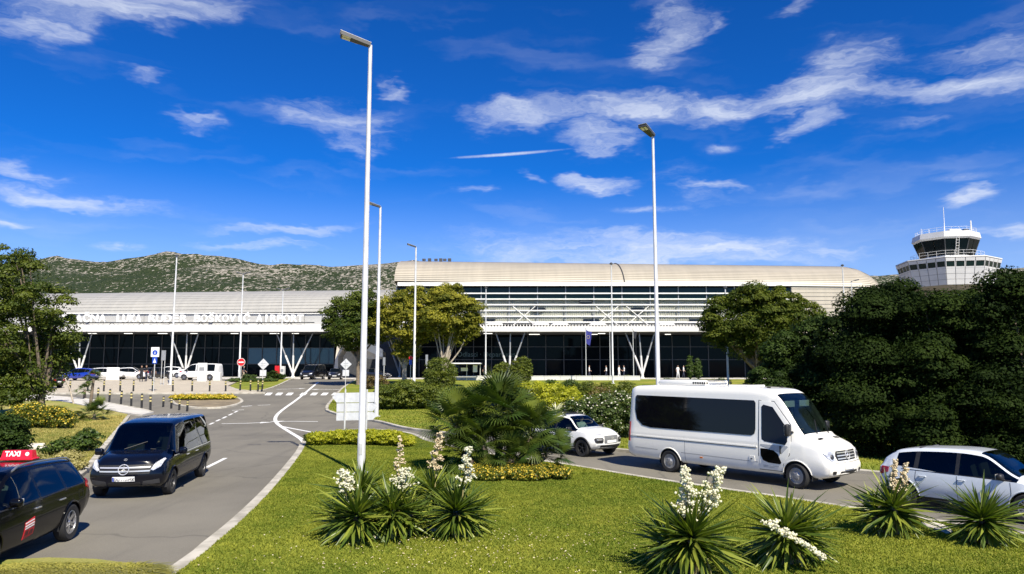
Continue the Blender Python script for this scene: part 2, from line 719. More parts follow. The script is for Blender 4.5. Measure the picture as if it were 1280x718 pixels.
def lawn_mat(name, c_dry, c_green, c_lush):
    m = mat(name, c_green, 0.9, spec=0.1)
    nt = NT(m.node_tree)
    b = nt.n['Principled BSDF']
    tc = nt.new('ShaderNodeTexCoord')
    P = tc.outputs['Object']
    big = nt.noise(P, 0.35, 5, 0.62)
    mid = nt.noise(P, 2.3, 5, 0.65)
    fine = nt.noise(P, 24, 3, 0.7)
    c = nt.mix(nt.ramp(big, 0.35, 0.66), c_green, c_dry)
    c = nt.mix(nt.ramp(mid, 0.5, 0.75, 0, 0.8), c, c_lush)
    c = nt.mix(nt.ramp(fine, 0.45, 0.75, 0, 0.5), c, tuple(x * 0.55 for x in c_lush))
    nt.link(c, b.inputs['Base Color'])
    bp = nt.new('ShaderNodeBump')
    bp.inputs['Strength'].default_value = 0.6
    bp.inputs['Distance'].default_value = 0.03
    nt.link(fine, bp.inputs['Height'])
    nt.link(bp.outputs[0], b.inputs['Normal'])
    return m


def paving_mat():
    m = mat('paving', (0.5, 0.43, 0.33), 0.85, spec=0.25)
    nt = NT(m.node_tree)
    b = nt.n['Principled BSDF']
    tc = nt.new('ShaderNodeTexCoord')
    P = tc.outputs['Object']
    br = nt.new('ShaderNodeTexBrick')
    br.inputs['Scale'].default_value = 1.0
    br.inputs['Brick Width'].default_value = 0.6
    br.inputs['Row Height'].default_value = 0.3
    br.inputs['Mortar Size'].default_value = 0.012
    br.inputs['Color1'].default_value = (0.47, 0.42, 0.33, 1)
    br.inputs['Color2'].default_value = (0.40, 0.355, 0.28, 1)
    br.inputs['Mortar'].default_value = (0.24, 0.21, 0.17, 1)
    nt.link(P, br.inputs['Vector'])
    n1 = nt.noise(P, 0.3, 5, 0.6)
    nt.link(nt.mix(nt.ramp(n1, 0.4, 0.75, 0, 0.35), br.outputs['Color'], (0.3, 0.27, 0.23)), b.inputs['Base Color'])
    return m


ASPHALT = asphalt_mat()
LAWN = lawn_mat('lawn', (0.27, 0.255, 0.045), (0.16, 0.195, 0.026), (0.10, 0.145, 0.018))
LAWN2 = lawn_mat('dry_lawn', (0.36, 0.30, 0.11), (0.24, 0.25, 0.06), (0.14, 0.19, 0.03))
SOIL = mat('soil', (0.2, 0.16, 0.1), 0.95, var=0.3, vscale=0.8)
PAVING = paving_mat()
CONCRETE = mat('concrete', (0.5, 0.48, 0.44), 0.85, var=0.14, vscale=1.5, bump=0.2)
KERB = mat('kerb_concrete', (0.50, 0.47, 0.40), 0.85, color2=(0.27, 0.25, 0.2), vscale=1.6, bump=0.35)


def marking_mat():
    m = mat('road_paint', (0.72, 0.72, 0.7), 0.7)
    nt = NT(m.node_tree)
    b = nt.n['Principled BSDF']
    tc = nt.new('ShaderNodeTexCoord')
    n1 = nt.noise(tc.outputs['Object'], 9, 5, 0.7)
    n2 = nt.noise(tc.outputs['Object'], 1.1, 3, 0.6)
    f = nt.ramp(nt.math('ADD', n1, nt.math('MULTIPLY', n2, 0.5)), 0.78, 0.98, 0.0, 0.75)
    nt.link(nt.mix(f, (0.74, 0.74, 0.72), (0.17, 0.17, 0.165)), b.inputs['Base Color'])
    return m


MARK = marking_mat()

# --- the ground to the horizon
ys = [-400, -60, 0, 20, 36] + list(range(37, 98)) + [110, 140, 200, 400, 800, 1600, 3200, 6000]
xs = [-6000, -2000, -600, -200, -60, 0, 60, 200, 600, 2000, 6000]
gv = [(x, y, T(y)) for y in ys for x in xs]
nx = len(xs)
gf = [(j * nx + i, j * nx + i + 1, (j + 1) * nx + i + 1, (j + 1) * nx + i) for j in range(len(ys) - 1) for i in range(nx - 1)]
ground = inst('ground', mesh_np('ground', gv, gf, [SOIL]))
tag(ground, 'dry earth reaching to the hills', kind='structure')
road = poly_sheet('road', [(-150, -40), (130, -40), (130, 99.5), (-150, 99.5)], ASPHALT, 0.004)
tag(road, 'grey asphalt road forking round the lawns', kind='structure')

G = lambda *px: [gp(a, b).to_2d() for a, b in px]
V2 = lambda x, y: Vector((x, y))
KH = 0.12

# outlines read off the photograph
isl1_left = [V2(-5.0, 6.4)] + G((232, 718), (268, 688), (305, 655), (340, 618), (364, 588), (378, 568))
isl1_tip = G((384, 556), (394, 547), (425, 541), (470, 540), (510, 545), (533, 555))
isl1_right = G((600, 570), (690, 583), (790, 600), (880, 614), (1000, 632), (1130, 653), (1280, 677)) + [V2(13.4, 9.6), V2(16.0, 6.6)]
island1 = resample(isl1_left + isl1_tip + isl1_right, 0.6)
isl1_front = [V2(13, 5.4), V2(6, 5.0), V2(0, 5.0), V2(-3.5, 5.3)]

isl2_near = G((411, 514.5), (424, 519), (450, 524), (478, 529), (517, 538), (600, 547), (690, 556), (790, 566), (900, 576),
              (1071, 591), (1180, 604), (1300, 622)) + [V2(24, 12), V2(34, 4)]
isl2_far = G((447, 475.5), (437, 481), (428, 488), (418, 500), (411, 509))
island2 = resample(isl2_near, 0.8) + [V2(70, 4), V2(80, 90), V2(0, 92)] + resample(isl2_far, 0.8)

lawnL_top = G((-140, 506), (0, 505), (62, 502.5), (108, 510), (154, 519))
lawnL_side = G((158, 522), (147, 536), (127, 560), (102, 590), (58, 616), (0, 642)) + [V2(-13.2, 12), V2(-17, 6), V2(-26, 1)]
lawnL = resample(lawnL_top + lawnL_side, 0.7) + [V2(-60, 1), V2(-70, 50)]

plaza_front = G((332, 492.3), (250, 492.8), (150, 493), (60, 493))
plaza = resample(plaza_front, 1.0) + [V2(-90, 66), V2(-100, 99), V2(-46, 99)] + G((296, 479), (284, 484), (300, 489.5))
side_top = G((58, 495.5), (118, 501), (139, 505.5), (179, 513), (192, 517))
side_bot = G((178, 520.5), (154, 517.8), (108, 509), (61, 501.6), (0, 504), (-140, 505))
sidewalk = resample(side_top, 1.0) + resample(side_bot, 1.0) + [V2(-95, 62)]

green_isl = resample(G((287, 484.5), (300, 488.6), (320, 489.6), (336, 486.5), (352, 480), (366, 474.5)), 0.8) + G((352, 474), (318, 475), (298, 478.5))
flower_isl = resample(G((215, 503), (222, 507.5), (245, 511), (275, 511), (297, 506.5), (302, 502), (290, 497.5), (255, 495.8), (228, 497.5), (215, 503)), 0.6)[:-1]
verge = resample([V2(-12.5, 8.2)] + G((0, 709.5), (60, 706), (120, 708), (165, 714), (186, 724)) + [V2(-5.9, 9.6), V2(-6.4, 7.4)], 0.5) + [V2(-12.5, 5.5)]


def kerb_line(pts, w=0.24, h=KH, label='', closed=False, side=0.0):
    mb = MB()
    p = list(pts) + ([pts[0]] if closed else [])
    ribbon(mb, p, w, 0, 0.6, h + 0.012, side)
    o = mb.build('kerb', KERB)
    return tag(o, label, kind='structure')


tag(poly_sheet('lawn', island1 + isl1_front, LAWN, KH, skirt=0.2), 'mown green lawn with the yuccas and palm', kind='structure')
tag(poly_sheet('lawn', island2, LAWN, KH, skirt=0.2), 'lawn under the hedges and dark trees', kind='structure')
tag(poly_sheet('lawn', lawnL, LAWN2, KH, skirt=0.2), 'dry lawn left of the black van', kind='structure')
tag(poly_sheet('pavement', plaza, PAVING, KH, skirt=0.2), 'beige paved forecourt with the parked cars', kind='structure')
tag(poly_sheet('pavement', sidewalk, CONCRETE, KH - 0.004, skirt=0.2), 'pale footpath lined with striped bollards', kind='structure')
tag(poly_sheet('lawn', green_isl, LAWN, KH + 0.004, skirt=0.2), 'small green island beside the terminal lane', kind='structure')
tag(poly_sheet('soil', flower_isl, SOIL, KH, skirt=0.2), 'bed of the round flower island', kind='structure')
tag(poly_sheet('lawn', verge, LAWN2, KH, skirt=0.2), 'yellowed grass verge at the bottom left corner', kind='structure')
fore = [V2(-110, 99.6), V2(62, 99.6), V2(62, 128), V2(-110, 128)]
tag(poly_sheet('pavement', fore, CONCRETE, 0.1, skirt=0.25), 'concrete pavement in front of the terminal', kind='structure')

kerb_line(isl1_left + isl1_tip, 0.26, KH, 'pale kerb along the left side of the main lawn', side=0.13)
kerb_line(isl1_tip[-1:] + isl1_right, 0.22, KH, 'white kerb along the right side of the main lawn', side=0.11)
kerb_line(isl2_near, 0.22, KH, 'kerb below the hedges and dark trees', side=-0.11)
kerb_line([isl2_near[0]] + isl2_far[::-1], 0.22, KH, 'kerb of the hedge island along the terminal lane', side=0.11)
kerb_line(lawnL_side, 0.22, KH, 'kerb of the dry lawn beside the van', side=0.11)
kerb_line(plaza_front, 0.24, KH, 'pale kerb of the paved forecourt', side=0.12)
kerb_line(side_top, 0.2, KH, 'kerb of the footpath along the bollards', side=-0.1)
kerb_line(flower_isl, 0.24, KH, 'kerb ring of the flower island', closed=True)
kerb_line(green_isl[:-3], 0.2, KH, 'kerb of the small green island', side=-0.1)

# --- road paint, each mark a piece of the road
def mark(pts, w, step=0.4, name='road_line'):
    mb = MB()
    ribbon(mb, pts, w, 0.009, step)
    return mb.build(name, MARK, road)


mark(G((398, 478), (388, 486), (372, 499), (354, 512), (345, 521), (346, 529), (360, 539), (376, 549), (382, 557)), 0.22)
mark(G((350, 533), (368, 536.5), (395, 541.5)), 0.18)
mark(G((258, 585), (282, 573)), 0.15)
for a, b in (((262, 531), (267, 528.7)), ((270, 527), (275, 524.7)), ((278, 523.5), (283, 521)), ((286, 519.5), (290.5, 517.3)), ((293, 516), (297, 514))):
    mark(G(a, b), 0.15)
mark(G((302, 508.5), (315, 507.5)), 0.2)
for a, b in (((322, 507), (338, 506.3)), ((290, 513.4), (305, 512.5))):
    mark(G(a, b), 0.14)


def arrow(px, py, ang, L=2.6, turn=0.0, s=1.0):
    """a lane arrow lying on the road: shaft, bend and head"""
    c = gp(px, py)
    rot = Matrix.Rotation(ang, 2)
    polys = [[(-L / 2, -.09), (L * .2, -.09), (L * .2, .09), (-L / 2, .09)],
             [(L * .2, -.34), (L / 2, 0), (L * .2, .34)]]
    if turn:
        polys = [[(-L / 2, -.09), (0.1, -.09), (.1, .09), (-L / 2, .09)],
                 [(0.1, -.09), (.9, turn * .55 - .1), (.9, turn * .55 + .1), (.1, .09)],
                 [(.85, turn * .55 - .42), (1.55, turn * .75), (.85, turn * .55 + .42)]]
    mb = MB()
    for p in polys:
        w = [c.to_2d() + rot @ (Vector(q) * s) for q in p]
        mb.add([(q.x, q.y, T(q.y) + 0.009) for q in w], [list(range(len(w)))])
    return mb.build('road_arrow', MARK, road)


arrow(306, 529.5, R(12), 2.6, 0.5, 1.0)
arrow(370, 527, R(172), 2.8, 0.45, 1.0)
arrow(363, 486.5, R(20), 2.6, 0.4)
arrow(408, 487, R(170), 2.6, 0.4)
for k in range(8):
    x0 = 334 + k * 13.2 + (4 if k > 2 else 0)
    a, b = gp(x0 + 3.5, 491.2), gp(x0, 494.4)
    mb = MB()
    ww = 0.26
    mb.add([(a.x - ww, a.y, T(a.y) + .009), (a.x + ww, a.y, T(a.y) + .009), (b.x + ww, b.y, T(b.y) + .009), (b.x - ww, b.y, T(b.y) + .009)], [(0, 1, 2, 3)])
    mb.build('crossing_bar', MARK, road)

# --- manhole covers and a road patch
PATCH = mat('asphalt_patch', (0.105, 0.098, 0.085), 0.9, var=0.2, vscale=3)
for (a, b, w, h, ang) in ((318, 556, .28, .28, .2),):
    c = gp(a, b)
    mb = MB()
    q = [c.to_2d() + Matrix.Rotation(ang, 2) @ Vector(p) for p in ((-w, -h), (w, -h), (w * .9, h), (-w, h * .95))]
    mb.add([(p.x, p.y, T(p.y) + .0075) for p in q], [(0, 1, 2, 3)])
    mb.build('road_patch', PATCH, road)

# --- hills behind the airport
RIDGE = [(-900, 300), (-300, 318), (0, 326), (40, 321), (65, 317), (90, 320), (115, 322), (150, 321.5), (175, 318), (200, 314.5), (230, 312.5), (268, 313), (300, 317),
         (325, 322), (360, 326), (395, 326.5), (425, 324), (455, 321.5), (497, 321), (560, 328), (650, 335), (800, 344), (1000, 346), (1090, 338), (1130, 341),
         (1200, 340), (1250, 330), (1300, 328), (1700, 318), (2400, 322)]
RP = np.array(RIDGE)
H_Y0, H_Y1 = 420.0, 1450.0


def vnoise(x, y, seed=0):
    """smooth value noise for numpy arrays"""
    xi, yi = np.floor(x).astype(int), np.floor(y).astype(int)
    xf, yf = x - xi, y - yi
    xf, yf = xf * xf * (3 - 2 * xf), yf * yf * (3 - 2 * yf)
    def h(a, b):
        n = (a * 374761393 + b * 668265263 + seed * 982451653) & 0x7fffffff
        n = ((n ^ (n >> 13)) * 1274126177) & 0x7fffffff
        return ((n ^ (n >> 16)) & 0xffff) / 65535.0
    return (h(xi, yi) * (1 - xf) + h(xi + 1, yi) * xf) * (1 - yf) + (h(xi, yi + 1) * (1 - xf) + h(xi + 1, yi + 1) * xf) * yf


def hill_z(X, Y):
    X = np.asarray(X, float)
    Y = np.asarray(Y, float)
    px = CX + FPX * X / np.maximum(Y, 1)
    row = np.interp(px, RP[:, 0], RP[:, 1])
    zr = EYE + (HORIZON - row - 9) / FPX * H_Y1 * .985
    t = np.clip((Y - H_Y0) / (H_Y1 - H_Y0), 0, 1.6)
    s = np.where(t < 1, 0.25 * t + 0.75 * t * t * (3 - 2 * t), 1 - (t - 1) * 0.9)
    n = (vnoise(X / 90, Y / 90, 1) - .5) * 22 + (vnoise(X / 35, Y / 35, 2) - .5) * 9 + (vnoise(X / 11, Y / 11, 3) - .5) * 3.5
    env = np.clip(t * 3, 0, 1) * np.where(np.abs(t - 1) < .12, 0.35, 1.0)
    return 1.5 + (zr - 1.5) * s + n * env * 0.8


cols = np.linspace(-1500, 2600, 420)
rows_ = np.concatenate([np.linspace(H_Y0, 1000, 30), np.linspace(1010, 1480, 60), np.linspace(1500, 2000, 10)])
HX = np.array([[(c - CX) / FPX * y for c in cols] for y in rows_])
HYg = np.repeat(rows_[:, None], len(cols), 1)
HZ = hill_z(HX, HYg)
hv = np.stack([HX, HYg, HZ], -1).reshape(-1, 3)
nc = len(cols)
ii, jj = np.meshgrid(np.arange(len(rows_) - 1), np.arange(nc - 1), indexing='ij')
b0 = (ii * nc + jj).ravel()
hf = np.stack([b0, b0 + 1, b0 + nc + 1, b0 + nc], -1)


def hill_mat():
    m = mat('scrub_hill', (0.05, 0.07, 0.03), 0.95, spec=0.1)
    nt = NT(m.node_tree)
    b = nt.n['Principled BSDF']
    tc = nt.new('ShaderNodeTexCoord')
    P = nt.mapping(tc.outputs['Object'], scale=(1, 0.45, 1.6))
    big = nt.noise(tc.outputs['Object'], 0.009, 4, 0.6)
    fine = nt.noise(P, 0.11, 4, 0.78)
    fine2 = nt.noise(P, 0.22, 3, 0.7)
    sep = nt.new('ShaderNodeSeparateXYZ')
    nt.link(tc.outputs['Object'], sep.inputs[0])
    bare = nt.ramp(sep.outputs[0], -560, -330, 0.0, 0.055)
    hi = nt.ramp(sep.outputs[2], 110, 235, -0.04, 0.05)
    s = nt.math('ADD', nt.math('ADD', nt.math('MULTIPLY', fine, 0.6), nt.math('MULTIPLY', fine2, 0.4)), nt.math('ADD', bare, hi))
    s = nt.math('ADD', s, nt.ramp(big, 0.3, 0.7, -0.07, 0.06, smooth=False))
    rock = nt.ramp(s, 0.535, 0.60)
    n3 = nt.noise(P, 0.5, 2, 0.6)
    scrub = nt.mix(nt.ramp(n3, 0.35, 0.7), (0.014, 0.026, 0.012), (0.045, 0.058, 0.024))
    stone = nt.mix(nt.ramp(fine2, 0.3, 0.7), (0.17, 0.155, 0.125), (0.36, 0.33, 0.28))
    nt.link(nt.mix(rock, scrub, stone), b.inputs['Base Color'])
    bp = nt.new('ShaderNodeBump')
    bp.inputs['Strength'].default_value = 0.9
    bp.inputs['Distance'].default_value = 5.0
    nt.link(fine2, bp.inputs['Height'])
    nt.link(bp.outputs[0], b.inputs['Normal'])
    return m


hills = inst('hills', mesh_np('hills', hv, hf, [hill_mat()], smooth=True))
tag(hills, 'rocky scrub covered hills behind the airport', kind='structure')

# ================================================================== TERMINAL BUILDING
def clad_mat(name, c1, c2, rough, metal=0.0):
    """sheet cladding: courses a little uneven in tone, streaked by rain"""
    m = mat(name, c1, rough, metal=metal, spec=0.5)
    nt = NT(m.node_tree)
    b = nt.n['Principled BSDF']
    tc = nt.new('ShaderNodeTexCoord')
    P = tc.outputs['Object']
    n1 = nt.noise(nt.mapping(P, scale=(0.05, 1.2, 1.2)), 1.0, 4, 0.6)
    n2 = nt.noise(nt.mapping(P, scale=(1.2, 0.1, 0.1)), 1.0, 4, 0.6)
    f = nt.ramp(nt.math('ADD', nt.math('MULTIPLY', n1, 0.6), nt.math('MULTIPLY', n2, 0.4)), 0.35, 0.65)
    nt.link(nt.mix(f, c2, c1), b.inputs['Base Color'])
    return m


ROOF_R = clad_mat('gold_roof', (0.45, 0.405, 0.325), (0.37, 0.335, 0.27), 0.4)
ROOF_L = clad_mat('grey_roof', (0.36, 0.35, 0.32), (0.29, 0.285, 0.265), 0.55)
WHITE = mat('white_paint', (0.75, 0.74, 0.71), 0.5, var=0.06, vscale=1.0)
WHITE2 = mat('aged_white', (0.62, 0.61, 0.58), 0.6, var=0.1, vscale=0.7)
GREY = mat('grey_metal', (0.3, 0.31, 0.32), 0.45, metal=0.3, var=0.1)
DKGREY = mat('dark_metal', (0.05, 0.052, 0.056), 0.5, var=0.15)
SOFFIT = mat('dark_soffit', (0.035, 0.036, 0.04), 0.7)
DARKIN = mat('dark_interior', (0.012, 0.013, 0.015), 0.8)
PANE_D = mat('dark_pane', (0.003, 0.005, 0.007), 0.04, spec=0.07)
PANE_B = mat('sky_blue_pane', (0.04, 0.07, 0.10), 0.05, metal=0.3, spec=0.5)  # the sky showing in these panes is put into their blue
PANE_G = mat('green_pane', (0.006, 0.02, 0.018), 0.04, spec=0.25)
BLIND = mat('grey_blind', (0.40, 0.39, 0.36), 0.6, var=0.08, vscale=0.4)
TUBE_L = mat('ceiling_lamp', (1.0, 0.97, 0.9), 0.5, emit=0.9)

term = thing('airport_terminal', 'long airport terminal with curved metal roofs, white canopies and dark glass front', 'building', (0, 105, T(105)))
W = dict(parent=term, world_space=True)
YR, YL = 100.0, 112.0
GZ = 1.9 + 0.1

# --- right hall: curved gold roof, built from stepped courses
zE = at(700, 357, 103).z
x_l, x_r = at(494, 350, 103).x, at(1096, 345, 104).x
dzR = lambda x: -0.0125 * (x - x_l)
N = 20
curve = []
for k in range(N + 1):
    a = k / N * R(82)
    curve.append((102.3 + 9.5 * (1 - math.cos(a)) * 1.0, zE + 0.55 + (at(497, 322, 107.5).z - zE - 0.75) * math.sin(a) / math.sin(R(82))))
prof = []
for k in range(N):
    (y0, z0), (y1, z1) = curve[k], curve[k + 1]
    prof += [(y0 - 0.075, z0 + 0.0), (y1 - 0.01, z1 - 0.0)]
prof += [(118, curve[-1][1] + 0.35), (130, curve[-1][1] + 0.1), (150, curve[-1][1] - 3.5), (158, curve[-1][1] - 9), (160, GZ)]
xs_ = list(np.linspace(x_l, x_r - 3.0, 16))
roofm = MB()
n = len(prof)
ends = [(x_r - 3.0, 0.0), (x_r - 1.8, 0.25), (x_r - 0.9, 0.8), (x_r - 0.3, 1.6), (x_r, 2.8)]
rows = [(x, 0.0) for x in xs_[:-1]] + ends
vs, fs = [], []
for (x, drop) in rows:
    for (y, z) in prof:
        k = max(0.0, (z - zE)) / (curve[-1][1] - zE)
        vs.append((x, y + drop * 0.4 * (1 - min(k, 1)), z + dzR(x) * (1 if z > zE else 0) - drop * min(k, 1)))
for i in range(len(rows) - 1):
    for k in range(n - 1):
        fs.append((i * n + k, (i + 1) * n + k, (i + 1) * n + k + 1, i * n + k + 1))
fs.append([k for k in range(n)])
fs.append([(len(rows) - 1) * n + k for k in range(n)][::-1])
roofm.add(vs, fs)
roof_r = roofm.build('roof', ROOF_R, smooth=None, **W)
tag(roof_r, 'tall sand coloured curved roof of stepped metal courses')
mb = MB()
_xf1 = at(988, 380, 103).x
mb.box(((x_l + _xf1) / 2 + 0.2, 102.15, zE + 0.28 - 0.2), (_xf1 - x_l - .6, 0.35, 0.5))
mb.build('roof_fascia', WHITE, **W)
# ridge hatches, a mast and the roof seam
for k, px in enumerate((530, 537, 545, 551, 556, 562)):
    p = at(px, 322, 112)
    MB().cbox((p.x, 112, curve[-1][1] + 0.5), (0.5, 0.4, 0.35 + 0.1 * (k % 2)), .03).build('roof_vent', DKGREY, **W)
# curved roof end seams: dark expansion joint at column 775
xj = at(777, 340, 105).x
mb = MB()
mb.tube([(xj - 0.4 * math.sin(k / N * 1.4), y - 0.09, z + 0.05 + dzR(xj)) for k, (y, z) in enumerate(curve)], 0.07, 6)
mb.build('roof_seam', DKGREY, **W)

# --- right hall: end wall that comes down at the right, clad like the roof
xg1 = at(988, 380, 103).x
wallp = []
for k in range(24):
    z0, z1 = GZ + (zE - GZ) * k / 24, GZ + (zE - GZ) * (k + 1) / 24
    wallp += [(102.36, z0), (102.42, z1)]
mb = MB()
mb.sweep_x(wallp, [xg1, x_r - 0.4])
mb.add([(x_r - 0.4, 102.5, GZ), (x_r - 0.4, 160, GZ), (x_r - 0.4, 160, zE), (x_r - 0.4, 102.5, zE)], [(0, 1, 2, 3)])
mb.build('wall', ROOF_R, **W)

# --- right hall: upper glazing with white bars
zc_top = at(700, 406, 103.2).z
xg0 = x_l + 0.3
colw = 3.72
ncol = int((xg1 - xg0) / colw)
colw = (xg1 - xg0) / ncol
rows_px = [359.5, 367, 374.2, 381.3, 388.5, 395.7, 403]
zrow = [at(700, r, 102.5).z for r in rows_px]
pane_meshes = {}


def pane_mesh(w, h, m, key):
    if key not in pane_meshes:
        b = MB()
        b.box((0, 0, 0), (w, 0.03, h))
        pane_meshes[key] = b.mesh('pane', m)
    return pane_meshes[key]


def wpane(w, h, m, key, p, rot=(0, 0, 0)):
    o = inst('pane', pane_mesh(w, h, m, key), term, Vector(p) - term.location, rot)
    return o


CLEAR = glass('clear_facade_glass', (0.96, 0.97, 0.95), 1.0, ior=1.18)
for c in range(ncol):
    xc = xg0 + (c + .5) * colw
    for r in range(6):
        h = zrow[r] - zrow[r + 1]
        z = (zrow[r] + zrow[r + 1]) / 2
        m = PANE_G if r < 2 else CLEAR
        tilt = (R(random.uniform(-.5, .5)), 0, R(random.uniform(-.5, .5)))
        wpane(colw - 0.08, 0.78, m, ('u', r < 2), (xc, 102.78, z), tilt)
# blind wall of ribbed sheets behind the clear rows
mb = MB()
zb0, zb1 = zrow[6] - .3, zrow[2]
nr = int((xg1 - xg0) / 0.31)
prof2 = []
for k in range(nr):
    x0 = xg0 + k * 0.31
    prof2 += [(x0, 103.28), (x0 + .17, 103.28), (x0 + .19, 103.2), (x0 + .29, 103.2)]
vs = [(x, y, z) for z in (zb0, zb1) for (x, y) in prof2]
m_ = len(prof2)
mb.add(vs, [(i, i + 1, m_ + i + 1, m_ + i) for i in range(m_ - 1)])
mb.build('ribbed_wall', BLIND, **W)
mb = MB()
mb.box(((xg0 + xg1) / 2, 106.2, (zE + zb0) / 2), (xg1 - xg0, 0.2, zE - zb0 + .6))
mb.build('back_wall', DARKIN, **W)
mull = None
for c in range(ncol + 1):
    x = xg0 + c * colw
    if mull is None:
        b = MB()
        b.cbox((0, 0, 0), (0.12, 0.16, zE - zrow[6]), 0.02)
        mull = b.mesh('mullion', GREY)
    inst('mullion', mull, term, Vector((x, 102.7, (zE + zrow[6]) / 2)) - term.location)
barm = None
for k, z in enumerate(zrow[1:]):
    if barm is None:
        b = MB()
        b.cbox((0, 0, 0), (xg1 - xg0 - .4, 0.2, 0.17), 0.03)
        barm = b.mesh('sunshade_bar', WHITE)
    inst('sunshade_bar', barm, term, Vector(((xg0 + xg1) / 2, 102.5, z)) - term.location)
# crossed braces in the bays
for px in (655, 759, 797):
    a0, a1 = at(px - 14, 383, 102.3), at(px + 14, 407, 102.3)
    b0_, b1_ = at(px + 14, 383, 102.3), at(px - 14, 407, 102.3)
    b = MB()
    b.tube([a0, a1], 0.055, 6)
    b.tube([b0_ + Vector((0, .12, 0)), b1_ + Vector((0, .12, 0))], 0.055, 6)
    b.build('cross_brace', WHITE, **W)
# round air outlets behind the glass and white hoods on the canopy
for (px, py, w) in ((672, 387, 1.15), (797, 388, 1.15), (739, 401, 1.2), (611, 399, 1.0), (870, 400, 1.0), (732, 377, 1.0)):
    p = at(px, py, 103.05)
    b = MB()
    b.lathe([(0.0, -.12), (w * .9, -.1), (w, 0), (w * .9, .1), (0.0, .12)], 24, M=Matrix.Translation(p) @ Matrix.Rotation(R(90), 4, 'X') @ Matrix.Diagonal((1, .42, 1, 1)))
    b.build('air_outlet', DKGREY, smooth=40, **W)

# --- right canopy
x0c, x1c = at(420, 410, 100).x, at(952, 410, 100).x
zc0, zc1 = at(700, 415, 100).z, at(700, 408.3, 100).z
mb = MB()
mb.cbox(((x0c + x1c) / 2, 103.6, (zc0 + zc1) / 2), (x1c - x0c, 7.2, zc1 - zc0), 0.05)
can_r = mb.build('canopy', WHITE2, **W)
mb = MB()
k = 0
x = x0c + .3
while x < x1c - .3:
    mb.box((x, 102.0, zc1 + .13), (0.13, 3.6, 0.26))
    x += 0.42
mb.build('canopy_ribs', WHITE2, **W)
xe = at(985, 410, 100.6).x
mb = MB()
mb.cbox(((x1c + xe) / 2 + .02, 104.2, (zc0 + zc1) / 2 - .05), (xe - x1c, 6.8, zc1 - zc0 - .1), 0.05)
mb.build('canopy_end', GREY, **W)  # shade on this end of the canopy is put into its grey
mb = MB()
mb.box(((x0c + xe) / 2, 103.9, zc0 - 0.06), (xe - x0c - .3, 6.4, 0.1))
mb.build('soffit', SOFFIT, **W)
for px in (618, 676, 747, 833, 560, 700):
    p = at(px, 404.8, 101.5)
    b = MB()
    b.lathe([(0, 0), (1.2, 0), (1.15, .22), (.7, .3), (0, .32)], 20, M=Matrix.Translation(Vector((p.x, 101.7, zc1 + .262))) @ Matrix.Diagonal((1, .6, 1, 1)))
    b.build('skylight_dome', WHITE, smooth=40, **W)
# lamps under the canopies
for (px, py, w, Y) in ((752, 420, 1.0, 101.5), (743, 425, .9, 104), (610, 421, 1.2, 101.5), (668, 424, 1.5, 104), (885, 427, 1.2, 104), (835, 424, .8, 104), (900, 427.5, .8, 104),
                       (115, 425.5, 1.2, 114), (160, 423.5, 1.2, 114), (203, 421.5, 1.4, 114), (242, 425.5, 1.0, 114), (293, 423, 1.1, 114), (343, 421, 1.4, 114), (369, 425, 1.0, 114)):
    zz = (zc0 if Y < 108 else at(300, 415, YL).z) - .16
    p = at(px, py, Y)
    b = MB()
    b.cbox((p.x, Y, zz), (w, 0.35, 0.09), 0.02)
    b.build('ceiling_lamp', TUBE_L, **W)


def ground_glazing(xa, xb, Y, z0, z1, cw, rows, matf, key):
    """storey-high glass front: panes between posts and transoms, dark hall behind"""
    nc_ = int(round((xb - xa) / cw))
    cw = (xb - xa) / nc_
    hs = [z0 + (z1 - z0) * r for r in rows]
    post = MB().cbox((0, 0, 0), (0.1, 0.18, z1 - z0), 0.01).mesh('mullion', DKGREY)
    for c in range(nc_ + 1):
        inst('mullion', post, term, Vector((xa + c * cw, Y - .06, (z0 + z1) / 2)) - term.location)
    for r in range(len(hs) - 1):
        h = hs[r + 1] - hs[r]
        for c in range(nc_):
            m, k = matf(r, c, xa + (c + .5) * cw)
            wpane(cw - .06, h - .08, m, (key, r, k), (xa + (c + .5) * cw, Y, (hs[r] + hs[r + 1]) / 2), (R(random.uniform(-.6, .6)), 0, R(random.uniform(-.6, .6))))
    for z in hs[1:-1]:
        MB().box(((xa + xb) / 2, Y - .05, z), (xb - xa, .12, .08)).build('transom', DKGREY, **W)
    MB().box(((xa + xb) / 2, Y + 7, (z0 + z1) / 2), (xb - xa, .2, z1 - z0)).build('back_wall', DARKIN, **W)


ground_glazing(x_l + .5, at(1000, 440, 106).x, 106.6, GZ, zc0 - .12, 2.6, (0, .42, .72, 1), lambda r, c, x: (PANE_D, 'd'), 'r')

# --- V columns under both canopies
def vcolumn(base, tops, r, Y):
    b = gp(*base) if False else at(base[0], base[1], Y)
    b.z = GZ - .02
    t = MB()
    t.lathe([(r * 2.6, 0), (r * 2.6, .12), (r * 1.6, .2), (r * 1.5, .55), (0, .56)], 12, M=Matrix.Translation(b))
    root = t.build('column_base', WHITE2, smooth=40, **W)
    for k, (px, py) in enumerate(tops):
        e = at(px, py, Y)
        s0 = b + Vector((0, 0, .45))
        mid = s0 + (e - s0) * .46  # one leg, two tones: shade on its upper half put into the grey
        MB().tube([s0, mid], [r * 1.15, r * 1.15], 10).build('column_lower', WHITE2, smooth=40, **W)
        MB().tube([mid, e], [r * .85, r * .75], 10).build('column', GREY, smooth=40, **W)


vcolumn((637, 471), ((620, 416.5), (638, 416.5), (656, 416.5)), 0.125, 101.2)
vcolumn((803, 472), ((782, 416.5), (799, 416.5), (818, 416.5)), 0.125, 101.2)
vcolumn((970, 472), ((951, 416.5), (969, 416.5), (987, 417)), 0.125, 101.4)

